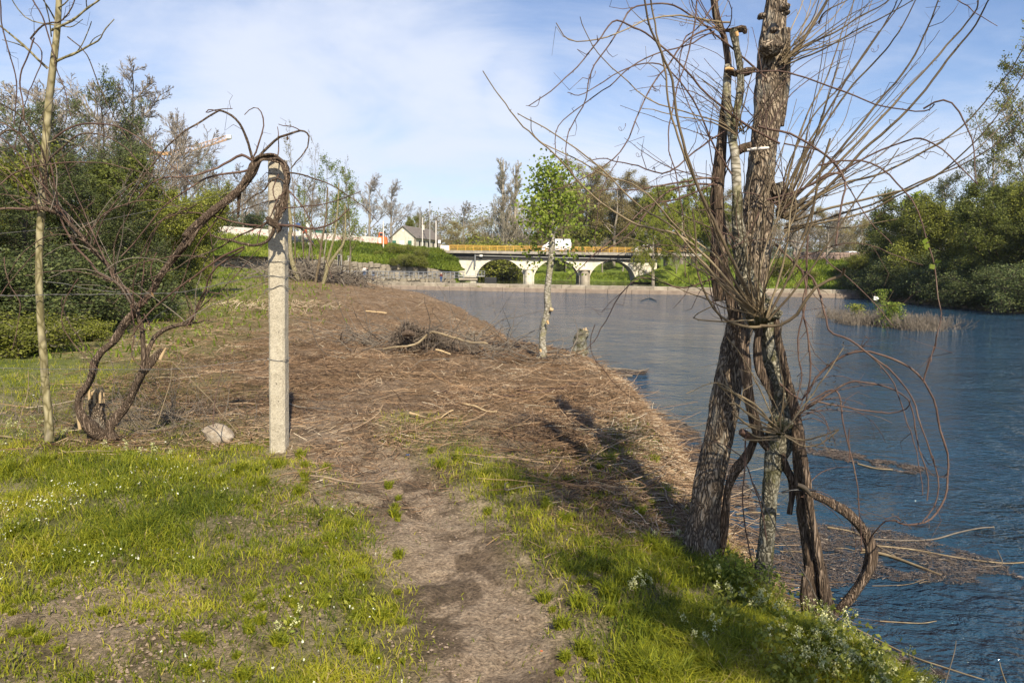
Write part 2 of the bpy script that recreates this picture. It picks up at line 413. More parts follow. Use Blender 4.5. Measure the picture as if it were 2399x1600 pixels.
MT['cane_olive'] = simple('dark_willow_shoot', (0.18, 0.135, 0.075), (0.08, 0.058, 0.038), 5, 0.55, 0.2, 40)  # darker brown shoot tone, mixed among the tan ones and used for thin stems
MT['twig_grey'] = simple('grey_twig', (0.20, 0.165, 0.125), (0.11, 0.09, 0.07), 10, 0.85)
MT['twig_far'] = simple('bare_twig', (0.29, 0.25, 0.20), (0.19, 0.16, 0.125), 2, 0.9)
MT['twig_pale'] = simple('pale_twig', (0.40, 0.35, 0.27), (0.27, 0.23, 0.18), 2, 0.9)
MT['twig_dark'] = simple('dark_twig', (0.09, 0.07, 0.05), (0.05, 0.04, 0.03), 2, 0.9)
MT['concrete'] = None
MT['wire'] = simple('wire', (0.25, 0.25, 0.25), (0.15, 0.13, 0.11), 30, 0.5, metal=0.6)

# leaves
MT['l_dark'] = leafmat('dark_evergreen_leaf', [(0, (0.035, 0.05, 0.018)), (0.6, (0.095, 0.12, 0.036)), (1, (0.20, 0.215, 0.065))], trans=0.2, objvar=.2)
MT['l_mid'] = leafmat('mid_green_leaf', [(0, (0.09, 0.105, 0.016)), (0.6, (0.22, 0.235, 0.035)), (1, (0.36, 0.36, 0.07))], objvar=.22)
MT['l_light'] = leafmat('fresh_green_leaf', [(0, (0.09, 0.135, 0.015)), (0.5, (0.20, 0.26, 0.03)), (1, (0.36, 0.40, 0.08))], trans=0.45, objvar=.15)
MT['l_olive'] = leafmat('olive_bud_leaf', [(0, (0.16, 0.13, 0.05)), (0.6, (0.29, 0.235, 0.085)), (1, (0.40, 0.34, 0.13))], objvar=.2)
MT['l_willow'] = leafmat('willow_leaf', [(0, (0.14, 0.17, 0.015)), (0.6, (0.25, 0.28, 0.03)), (1, (0.36, 0.38, 0.06))], trans=0.4, objvar=.15)
MT['l_dolive'] = leafmat('dark_olive_leaf', [(0, (0.045, 0.06, 0.013)), (0.6, (0.125, 0.145, 0.026)), (1, (0.24, 0.245, 0.05))], objvar=.2)
MT['l_pale'] = leafmat('pale_catkin', [(0, (0.16, 0.16, 0.07)), (1, (0.30, 0.29, 0.14))], objvar=.15)
MT['l_brown'] = leafmat('dry_leaf', [(0, (0.10, 0.06, 0.03)), (1, (0.30, 0.19, 0.09))], trans=0.15)
MT['grass'] = leafmat('grass_blade', [(0, (0.085, 0.12, 0.012)), (0.4, (0.24, 0.265, 0.018)), (0.7, (0.42, 0.405, 0.03)), (0.9, (0.52, 0.46, 0.065)), (1, (0.46, 0.36, 0.17))], trans=0.45, objvar=0)
MT['grass_far'] = leafmat('bank_grass_blade', [(0, (0.09, 0.125, 0.012)), (0.6, (0.19, 0.25, 0.022)), (1, (0.30, 0.33, 0.05))], trans=0.4, objvar=0)
MT['straw'] = leafmat('dry_straw', [(0, (0.045, 0.025, 0.014)), (0.3, (0.155, 0.092, 0.050)), (0.55, (0.29, 0.182, 0.100)), (0.82, (0.40, 0.285, 0.18)), (0.96, (0.44, 0.34, 0.22)), (1, (0.62, 0.52, 0.37))], trans=0.08, objvar=0, rough=0.8)
MT['flower'] = leafmat('white_petal', [(0, (0.62, 0.62, 0.40)), (1, (0.80, 0.80, 0.68))], trans=0.3, objvar=0)
MT['flower_y'] = leafmat('pale_yellow_petal', [(0, (0.58, 0.58, 0.22)), (1, (0.74, 0.72, 0.42))], trans=0.3, objvar=0)

def ground_mat():
    m_, t, p, _ = base_mat('ground')
    v = coords(t, (1, 1, 1), True)
    nA, nB, nC = noise(t, v, 1.3, 6, 0.62), noise(t, v, 14, 8, 0.72), noise(t, v, 55, 6, 0.7)
    mud = ramp(t, nB, [(0.30, (0.21, 0.148, 0.095)), (0.50, (0.42, 0.312, 0.212)), (0.72, (0.54, 0.42, 0.295))])
    wet = ramp(t, nB, [(0.3, (0.095, 0.066, 0.043)), (0.7, (0.25, 0.178, 0.115))])
    wm = N(t, 'ShaderNodeMapRange'); lk(t, noise(t, coords(t, (1.0, 0.8, 1), True), 2.1, 6, 0.62, 0.8), wm.inputs[0]); wm.inputs[1].default_value = 0.47; wm.inputs[2].default_value = 0.56; wm.inputs[4].default_value = 0.9
    c = mixc(t, wm.outputs[0], mud, wet)
    lit = ramp(t, noise(t, coords(t, (1, 2.4, 1), True), 11, 8, 0.75, 1.4), [(0.28, (0.07, 0.042, 0.024)), (0.5, (0.22, 0.142, 0.078)), (0.7, (0.36, 0.245, 0.145))])
    lp = N(t, 'ShaderNodeMapRange'); lk(t, noise(t, v, .9, 6, .65), lp.inputs[0]); lp.inputs[1].default_value = .40; lp.inputs[2].default_value = .55; lp.inputs[3].default_value = .5; lp.inputs[4].default_value = .95
    c = mixc(t, mth(t, 'MULTIPLY', attr(t, 'litter'), lp.outputs[0]), c, lit)
    gr = ramp(t, noise(t, coords(t, (1, 0.6, 1), True), 3.0, 7, 0.7), [(0.3, (0.055, 0.085, 0.012)), (0.5, (0.115, 0.165, 0.02)), (0.7, (0.19, 0.24, 0.035))])
    gb = N(t, 'ShaderNodeMapRange'); lk(t, nC, gb.inputs[0]); gb.inputs[1].default_value = 0.35; gb.inputs[2].default_value = 0.62; gb.inputs[3].default_value = 0.42; gb.inputs[4].default_value = 1.15
    c = mixc(t, 1.0, c, gb.outputs[0], 'MULTIPLY')
    gf = mth(t, 'MULTIPLY', attr(t, 'grass'), attr(t, 'farg'))
    c = mixc(t, gf, c, gr)
    lk(t, c, p.inputs['Base Color']); p.inputs['Roughness'].default_value = 0.92; p.inputs['Specular IOR Level'].default_value = 0.15
    bump(t, p, mth(t, 'ADD', nB, mth(t, 'MULTIPLY', nC, 0.6)), 1.0, 0.05)
    return m_
MT['ground'] = ground_mat()
def bankgrass():
    m_, t, p, _ = base_mat('bank_grass')
    v = coords(t, (1, 1, 1), True)
    a = ramp(t, noise(t, v, 0.35, 7, 0.65), [(0.33, (0.07, 0.10, 0.012)), (0.48, (0.17, 0.225, 0.022)), (0.62, (0.27, 0.33, 0.035)), (0.8, (0.28, 0.25, 0.06))])
    b = ramp(t, noise(t, v, 3.5, 7, 0.75), [(0.3, (0.04, 0.065, 0.012)), (0.7, (0.24, 0.28, 0.05))])
    lk(t, mixc(t, 0.45, a, b), p.inputs['Base Color']); p.inputs['Roughness'].default_value = 0.9; p.inputs['Specular IOR Level'].default_value = 0.15
    bump(t, p, noise(t, v, 2.5, 8, 0.8), 1.0, 0.5)
    return m_
MT['bank'] = bankgrass()
def water(name, base, s1, st, rough, far=False):
    m_, t, p, _ = base_mat(name)
    p.inputs['Base Color'].default_value = c4(base); p.inputs['Roughness'].default_value = rough; p.inputs['IOR'].default_value = 1.333
    p.inputs['Specular IOR Level'].default_value = 0.5
    v = coords(t, (1.0, 1.5, 1), True)
    w = mth(t, 'ADD', noise(t, v, s1, 4, 0.6, 0.6), mth(t, 'MULTIPLY', noise(t, coords(t, (0.6, 1, 1), True), s1 * 0.23, 3, 0.5, 0.4), 2.2))
    w = mth(t, 'ADD', w, mth(t, 'MULTIPLY', noise(t, v, s1 * 3.1, 3, 0.5), 0.35))
    g = noise(t, coords(t, (1, 0.5, 1), True), 0.12, 4, 0.6, 0.7)
    amp = N(t, 'ShaderNodeMapRange'); lk(t, g, amp.inputs[0]); amp.inputs[1].default_value = 0.35; amp.inputs[2].default_value = 0.62; amp.inputs[3].default_value = 0.35; amp.inputs[4].default_value = 1.1
    bump(t, p, mth(t, 'MULTIPLY', w, amp.outputs[0]), st, 0.34)
    return m_
MT['water'] = water('river_water', (0.018, 0.047, 0.078), 2.6, 1.0, 0.04)
MT['water_up'] = water('calm_water', (0.03, 0.035, 0.02), 1.6, 0.14, 0.03)

# ------------------------------------------------------------------ ground, water, hills
def build_ground():
    nr, nc = 470, 420
    ys = np.concatenate([np.linspace(-14, 2.2, 45, endpoint=False), np.geomspace(2.2, 420, nr - 45)])
    s = np.linspace(-1, 1, nc); t = np.sign(s) * np.abs(s) ** 1.6
    ht = 14 + 1.25 * np.clip(ys, 0, 500)
    X = t[None, :] * ht[:, None] + 0.0; Y = np.repeat(ys[:, None], nc, 1)
    x, y = X.ravel(), Y.ravel()
    z = hz(x, y)
    g, l, pm = masks(x, y, z)
    # litter stands proud in clumps, mud clods stay proud where grass is thin
    z = z + l * 0.05 * fbm(x * 3, y * 3, s=71, o=3) * (y < 60) + (1 - g) * 0.012 * fbm(x * 9, y * 9, s=81, o=2) * (y < 15)
    i = np.arange(nr - 1)[:, None] * nc + np.arange(nc - 1)[None, :]
    Q = np.stack([i, i + 1, i + nc + 1, i + nc], -1).reshape(-1, 4)
    fg = sst(y, 5, 13) * 0.85 + 0.42
    dl = ls(y) - x
    l = np.maximum(l, ((dl > -3) & (dl < 1.2) & (y > 6) & (y < 104)) * 0.8)
    me = mk('ground', np.stack([x, y, z], 1), Q, None, MT['ground'], smooth=True, attrs={'grass': g, 'litter': l, 'farg': np.clip(fg, 0, 1)})
    struct(link('ground', me))
build_ground()
def sheet(name, pts, mat_, div=1):
    V = np.array(pts, float)
    o = link(name, mk(name, V, [(0, 1, 2, 3)], None, mat_)); return struct(o)
sheet('river_water', [(-40, -60, ZW), (90, -60, ZW), (90, weir_y(90), ZW), (-40, weir_y(-40), ZW)], MT['water'])
sheet('upper_river_water', [(-23, weir_y(-23) + .35, ZU), (50, weir_y(50) + .35, ZU), (60, 240, ZU), (-160, 300, ZU)], MT['water_up'])

# grassed embankment behind the lower wall, up to the road
L0 = crom([(-75, 52, 3.0), (-52, 66, 2.9), (-37.5, 78, 2.55), (-30, 93, 2.5), (-24.5, 106, 2.2), (-18, 110, 1.75), (-12.0, 113, 1.25), (-9.4, 119, .9), (-8.4, 127, 1.0)], 90)
L1 = crom([(-105, 84, 6.6), (-70, 96, 6.3), (-47, 108, 5.95), (-36, 127, 5.85), (-25, 144, 5.7), (-20.5, 141, 5.3), (-16.5, 134, 4.7), (-14, 131, 4.35), (-12.7, 131, 4.3)], 90)
def embankment():
    rows = []
    for k, t in enumerate(np.linspace(0, 1, 40)):
        prof = 0.10 * t + 0.90 * (0.42 * sst(t, 0.03, 0.36) + 0.58 * sst(t, 0.52, 0.97))
        p = L0 * (1 - t) + L1 * t
        p[:, 2] = L0[:, 2] * (1 - prof) + L1[:, 2] * prof + 0.22 * fbm(p[:, 0] * .6, p[:, 1] * .6, s=3, o=4) * math.sin(math.pi * min(1, t * 1.02)) ** .5
        rows.append(p)
    for k, dz in ((8, 0), (120, 2), (500, 8)):
        p = L1.copy(); p[:, 1] += k; p[:, 0] -= 0.25 * k * np.linspace(1, 0, len(p)); p[:, 2] = np.maximum(p[:, 2], 0) + dz; rows.append(p)
    V = np.stack(rows); nr, nc = V.shape[:2]
    i = np.arange(nr - 1)[:, None] * nc + np.arange(nc - 1)[None, :]
    Q = np.stack([i, i + 1, i + nc + 1, i + nc], -1).reshape(-1, 4)
    struct(link('grassy_embankment', mk('grassy_embankment', V.reshape(-1, 3), Q, None, MT['bank'], smooth=True)))
embankment()
def bank_z(x, y):
    """height of the embankment near (x,y)"""
    best = None
    ts = np.linspace(0, 1, 40)
    P_ = L0[None] * (1 - ts)[:, None, None] + L1[None] * ts[:, None, None]
    d = (P_[..., 0] - x) ** 2 + (P_[..., 1] - y) ** 2
    i, j = np.unravel_index(np.argmin(d), d.shape); t = ts[i]
    if d[i, j] > 9: return 5.8 if y > 100 and x < -12 else float(hz(x, y))
    prof = 0.10 * t + 0.90 * (0.42 * sst(t, 0.03, 0.36) + 0.58 * sst(t, 0.52, 0.97))
    return float(L0[j, 2] * (1 - prof) + L1[j, 2] * prof)
def hills():
    m_ = simple('hill_wood', (0.075, 0.085, 0.045), (0.04, 0.05, 0.03), 0.02, 0.95, 1.0, 0.05, dist=6)
    for nm, y0, lo, hi, s in (('hill', 560, 16, 27, 3), ('far_hill', 1100, 38, 66, 9)):
        x = np.linspace(-900, 1300, 300); zt = lo + (hi - lo) * (0.5 + 0.5 * fbm(x * 0.006, x * 0, s=s, o=4))
        V = []; rows = 6
        for k in range(rows):
            t = k / (rows - 1); V.append(np.stack([x, np.full_like(x, y0 + 160 * t), -3 + zt * math.sin(t * math.pi / 2)], 1))
        V = np.stack(V); nr, nc = V.shape[:2]; i = np.arange(nr - 1)[:, None] * nc + np.arange(nc - 1)[None, :]
        struct(link(nm, mk(nm, V.reshape(-1, 3), np.stack([i, i + 1, i + nc + 1, i + nc], -1).reshape(-1, 4), None, m_, smooth=True)))
hills()
g2 = np.array([(-1000, 380, 3.2), (1480, 380, 3.2), (1480, 1290, 3.2), (-1000, 1290, 3.2)], float)
struct(link('far_ground', mk('far_ground', g2, [(0, 1, 2, 3)], None, MT['bank'])))

# ------------------------------------------------------------------ vegetation generators
def grow(P, Rd, m_, t0, t1, ang, lf, K, trop, jit, rf=0.6, rtip=0.3, shape=0.6, rmin=0.004, dvec=(0, 0, 1)):
    n, Kp, _ = P.shape
    t = t0 + (t1 - t0) * ((np.arange(m_)[None, :] + rng.random((n, m_))) / m_)
    f = t * (Kp - 1); i = np.minimum(f.astype(int), Kp - 2); w = (f - i)
    r_ = np.arange(n)[:, None]
    base = P[r_, i] * (1 - w)[..., None] + P[r_, i + 1] * w[..., None]
    T = unit(P[r_, i + 1] - P[r_, i]); pr = Rd[r_, i] * (1 - w) + Rd[r_, i + 1] * w
    L = np.linalg.norm(np.diff(P, axis=1), axis=2).sum(1)[:, None]
    q = rng.normal(size=T.shape); q = unit(q - (q * T).sum(-1, keepdims=True) * T)
    a = ang * (0.75 + 0.5 * rng.random((n, m_)))
    d = np.cos(a)[..., None] * T + np.sin(a)[..., None] * q
    ln = L * lf * (1 - shape * (t - t0) / max(1e-6, t1 - t0)) * rng.uniform(0.65, 1.2, (n, m_))
    base = base.reshape(-1, 3); d = unit(d.reshape(-1, 3)); ln = ln.reshape(-1, 1); r0 = np.maximum(pr.reshape(-1) * rf, rmin)
    out_ = [base]; p = base
    dv = np.array(dvec, float)
    for k in range(K - 1):
        p = p + d * ln / (K - 1); out_.append(p)
        d = unit(d + dv * trop / K + rng.normal(size=d.shape) * jit)
    Pn = np.stack(out_, 1)
    Rn = r0[:, None] * np.linspace(1, rtip, K)[None, :]
    return Pn, np.maximum(Rn, rmin)
def leaves(Pt, n, size, spread, aspect=0.5, droop=0.0, t0=0.2, rgrad=0.0, flatn=0.0):
    """n small diamond leaves spread along the curves"""
    N_, K, _ = Pt.shape
    c = rng.integers(0, N_, n); t = t0 + (1 - t0) * rng.random(n); f = t * (K - 1); i = np.minimum(f.astype(int), K - 2); w = (f - i)[:, None]
    p = Pt[c, i] * (1 - w) + Pt[c, i + 1] * w + rng.normal(size=(n, 3)) * spread
    return leafcards(p, size, aspect, droop, flatn, grp=c)
def leafcards(p, size, aspect=0.5, droop=0.0, flatn=0.0, grp=None, rnd=None):
    n = len(p)
    a = rng.normal(size=(n, 3)); a[:, 2] -= droop; a = unit(a)
    q = rng.normal(size=(n, 3)); q[:, 2] *= (1 - flatn); q = unit(q - (q * a).sum(1, keepdims=True) * a)
    s = (np.asarray(size) * rng.uniform(0.6, 1.3, n))[:, None]
    V = np.stack([p - a * s * .5, p + q * s * aspect * .5, p + a * s * .5, p - q * s * aspect * .5], 1).reshape(-1, 3)
    Q = np.arange(n * 4).reshape(-1, 4)
    if rnd is None:
        rnd = rng.random(n) * 0.6
        if grp is not None: rnd = rnd + 0.4 * _h(grp, grp * 0, grp * 0, 5)
        else: rnd = rnd / 0.6
    return V, Q, np.repeat(rnd, 4)
PROTO = {}; PH = {}
def trunk_curve(H, r0, bend=0.3, K=9, top=0.15):
    z = np.linspace(0, H, K); x = bend * np.cumsum(rng.normal(size=K) * 0.25); y = bend * np.cumsum(rng.normal(size=K) * 0.25); x -= x[0]; y -= y[0]
    return np.stack([x, y, z], 1)[None], (r0 * np.linspace(1, top, K) ** 1.1)[None]
def proto(key, name, trunk_mat, twig_mat, leaf_mat, spec, leafspec, H=10, r0=0.18, bend=0.25, multi=1, tb=0.9):
    """tree 10 m tall: trunk, limbs (branches and twigs), crown (leaves)"""
    root = bpy.data.objects.new(name, None); COL.objects.link(root)
    bt, bl, bc = B(), B(), B()
    for k in range(multi):
        P0, R0_ = trunk_curve(H * tb * (1 if k == 0 else rng.uniform(.7, .95)), r0 * (1 if k == 0 else 0.8), bend)
        if multi > 1:
            th = 2 * math.pi * k / multi + rng.random(); lean = rng.uniform(0.15, 0.42)
            P0 = P0.copy(); P0[0, :, 0] += math.cos(th) * P0[0, :, 2] * lean + .2 * math.cos(th); P0[0, :, 1] += math.sin(th) * P0[0, :, 2] * lean + .2 * math.sin(th); P0[0, :, 2] *= 1 - lean * .4
        V, Q = tubes(P0, R0_, 7); bt.add(V, Q)
        cur = (P0, R0_); levels = []
        for li, (mm, t0, t1, ang, lf, K, trop, jit, rf, shape, rmin) in enumerate(spec):
            cur = grow(cur[0], cur[1], mm, t0, t1, ang, lf, K, trop, jit, rf=rf, shape=shape, rmin=rmin)
            V, Q = tubes(cur[0], cur[1], 5 if li == 0 else 3); bl.add(V, Q); levels.append(cur[0])
        if leafspec:
            n, size, spread, aspect, droop, flt = leafspec
            src = levels[-1]
            V, Q, a = leaves(src, n // multi, size, spread, aspect, droop, flatn=flt); bc.add(V, Q, a=a)
    bt.build('trunk', trunk_mat, root, smooth=True)
    bl.build('limbs', twig_mat, root)
    if leafspec: bc.build('crown', leaf_mat, root)
    root['h'] = 0.0
    PH[key] = max(float(np.array([q.co.z for q in ch.data.vertices]).max()) for ch in root.children)
    del root['h']
    PROTO[key] = root
    return root
#            n   t0   t1   ang      lf    K trop jit  rf  shape rmin
proto('bare', 'bare_tree', MT['twig_far'], MT['twig_far'], None,
      [(13, .22, .97, R(42), .52, 6, .5, .10, .55, .55, .03), (10, .2, 1, R(40), .46, 5, .45, .12, .5, .5, .016), (9, .15, 1, R(38), .46, 4, .3, .14, .6, .4, .010), (5, .2, 1, R(35), .55, 3, .2, .15, .7, .3, .008)], None)
proto('bud', 'budding_tree', MT['twig_far'], MT['twig_far'], MT['l_olive'],
      [(12, .22, .97, R(48), .55, 6, .45, .12, .55, .5, .03), (9, .2, 1, R(42), .42, 5, .4, .13, .5, .5, .018), (8, .15, 1, R(40), .46, 4, .3, .14, .6, .4, .011)], (24000, .085, .18, .7, 0, 0))
proto('poplar', 'lombardy_poplar', MT['twig_pale'], MT['twig_pale'], MT['l_pale'],
      [(52, .04, .90, R(17), .27, 5, .9, .04, .4, .66, .014), (8, .15, 1, R(22), .40, 4, .8, .07, .55, .4, .010), (4, .2, 1, R(24), .5, 3, .6, .1, .7, .3, .008)], (3500, .06, .05, .6, 0, 0), r0=.14, bend=.05, tb=.97)
proto('willow', 'weeping_willow', MT['twig_far'], MT['cane_olive'], MT['l_willow'],
      [(13, .25, .95, R(50), .55, 7, -.1, .10, .5, .4, .03), (10, .2, 1, R(50), .45, 6, -1.6, .10, .4, .3, .014), (9, .15, 1, R(30), .62, 6, -3.6, .06, .5, .2, .008)], (30000, .19, .07, .3, 1.4, 0), r0=.3, bend=.3)
proto('leafy', 'leafy_willow', MT['twig_grey'], MT['twig_grey'], MT['l_mid'],
      [(11, .12, .97, R(50), .50, 6, .25, .12, .55, .45, .03), (9, .15, 1, R(46), .46, 5, .2, .14, .5, .45, .016), (8, .1, 1, R(42), .48, 4, .2, .16, .6, .4, .009)], (44000, .145, .22, .55, .2, 0), r0=.2, bend=.4, multi=2, tb=.85)
proto('dleafy', 'dark_leafy_willow', MT['twig_grey'], MT['twig_dark'], MT['l_dolive'],
      [(11, .08, .97, R(52), .52, 6, .2, .12, .55, .4, .03), (9, .15, 1, R(46), .46, 5, .1, .14, .5, .45, .016), (8, .1, 1, R(42), .48, 4, .1, .16, .6, .4, .009)], (34000, .18, .2, .5, .3, 0), r0=.2, bend=.4, multi=2, tb=.85)
proto('tall_sparse', 'tall_sparse_tree', MT['twig_far'], MT['twig_far'], MT['l_mid'],
      [(14, .2, .98, R(38), .42, 6, .5, .11, .5, .5, .02), (9, .2, 1, R(40), .42, 5, .4, .12, .5, .4, .012), (7, .15, 1, R(38), .45, 4, .3, .14, .6, .4, .007)], (7000, .10, .10, .6, .1, 0), r0=.14)
proto('evergreen', 'evergreen_tree', MT['twig_dark'], MT['twig_dark'], MT['l_dark'],
      [(20, .10, .97, R(52), .38, 6, .05, .10, .45, .55, .016), (9, .15, 1, R(45), .45, 5, -.3, .12, .5, .4, .009), (6, .1, 1, R(40), .5, 4, -.5, .12, .6, .3, .005)], (12500, .15, .13, .26, .9, 0), r0=.13, bend=.3, tb=.97)
proto('bush', 'shrub', MT['twig_dark'], MT['twig_far'], MT['l_mid'],
      [(10, .02, .9, R(55), .75, 5, .5, .15, .6, .3, .03), (9, .1, 1, R(50), .55, 4, .4, .16, .6, .3, .02), (6, .1, 1, R(45), .5, 3, .3, .16, .6, .3, .012)], (18000, .34, .40, .6, 0, 0), r0=.10, multi=4, tb=.7)
proto('dbush', 'dark_shrub', MT['twig_dark'], MT['twig_dark'], MT['l_dark'],
      [(10, .02, .9, R(55), .75, 5, .4, .15, .6, .3, .03), (9, .1, 1, R(50), .55, 4, .2, .16, .6, .3, .02), (6, .1, 1, R(45), .5, 3, .0, .16, .6, .3, .01)], (24000, .26, .34, .5, .3, 0), r0=.10, multi=4, tb=.7)
proto('young', 'young_leafy_tree', MT['pale_bark'], MT['cane_olive'], MT['l_light'],
      [(16, .22, .97, R(36), .30, 5, .6, .10, .45, .55, .008), (6, .2, 1, R(38), .42, 4, .4, .12, .5, .4, .005)], (2600, .11, .10, .7, .2, 0), r0=.06, bend=.3)
proto('whip', 'thin_bare_sapling', MT['cane_olive'], MT['cane_olive'], MT['l_pale'],
      [(14, .25, .97, R(28), .26, 5, .7, .08, .45, .55, .007), (6, .2, 1, R(34), .42, 4, .4, .12, .5, .4, .005)], (700, .07, .04, .6, 0, 0), r0=.06, bend=.3)
used = set()
def plant(key, u, vtop, Y, label, wide=1.0, z=None, cat='tree', group=None, x=None):
    p = D(u, vtop, Y)
    if x is not None: p[0] = x
    zb = z if z is not None else (bank_z(p[0], Y) if (p[0] < -12 and Y > 78) else float(hz(p[0], Y)))
    H = p[2] - zb + 0.1
    s = H / PH[key] * 1.01
    rz = random.uniform(0, 6.28)
    root = PROTO[key]
    loc = (p[0], Y, zb - 0.08)
    sc = (s * wide, s * wide, s)
    if key not in used:
        used.add(key); root.location = loc; root.rotation_euler.z = rz; root.scale = sc; tag(root, label, cat, group); o = root
    else:
        o = copy_tree(root, loc, rz, sc, label)
        o['category'] = cat
        if group: o['group'] = group
        elif 'group' in o: del o['group']
    return o

def far_wood():
    # the wooded valley side beyond everything: trunks, twigs and leaf clumps, too many to count
    n = 110000; x = rng.uniform(-230, 420, n); d = rng.uniform(0, 60, n); ht = (14.5 + 5 * fbm(x * .05, d * .02, s=4, o=3)) * (1 - .0 * d)
    z = 3 + ht * rng.random(n) ** .75; p = np.stack([x, 215 + d + 12 * fbm(x * .02, 0 * x, s=6, o=2), z], 1)
    rn = np.clip(.5 + .5 * fbm(x * .12, z * .12, s=14, o=3) + rng.normal(size=n) * .16, 0, 1)
    V, Q, a = leafcards(p, .62, .6, rnd=rn); stuff(link('distant_wood', mk('distant_wood', V, Q, None, MT['l_wood'], attrs={'rnd': a})), 'brown and green distant wood beyond the river and the road', 'wood')
MT['l_wood'] = leafmat('distant_wood_leaf', [(0, (0.07, 0.06, 0.03)), (0.4, (0.13, 0.105, 0.055)), (0.65, (0.14, 0.145, 0.04)), (1, (0.20, 0.21, 0.06))], trans=.2, objvar=0)
far_wood()
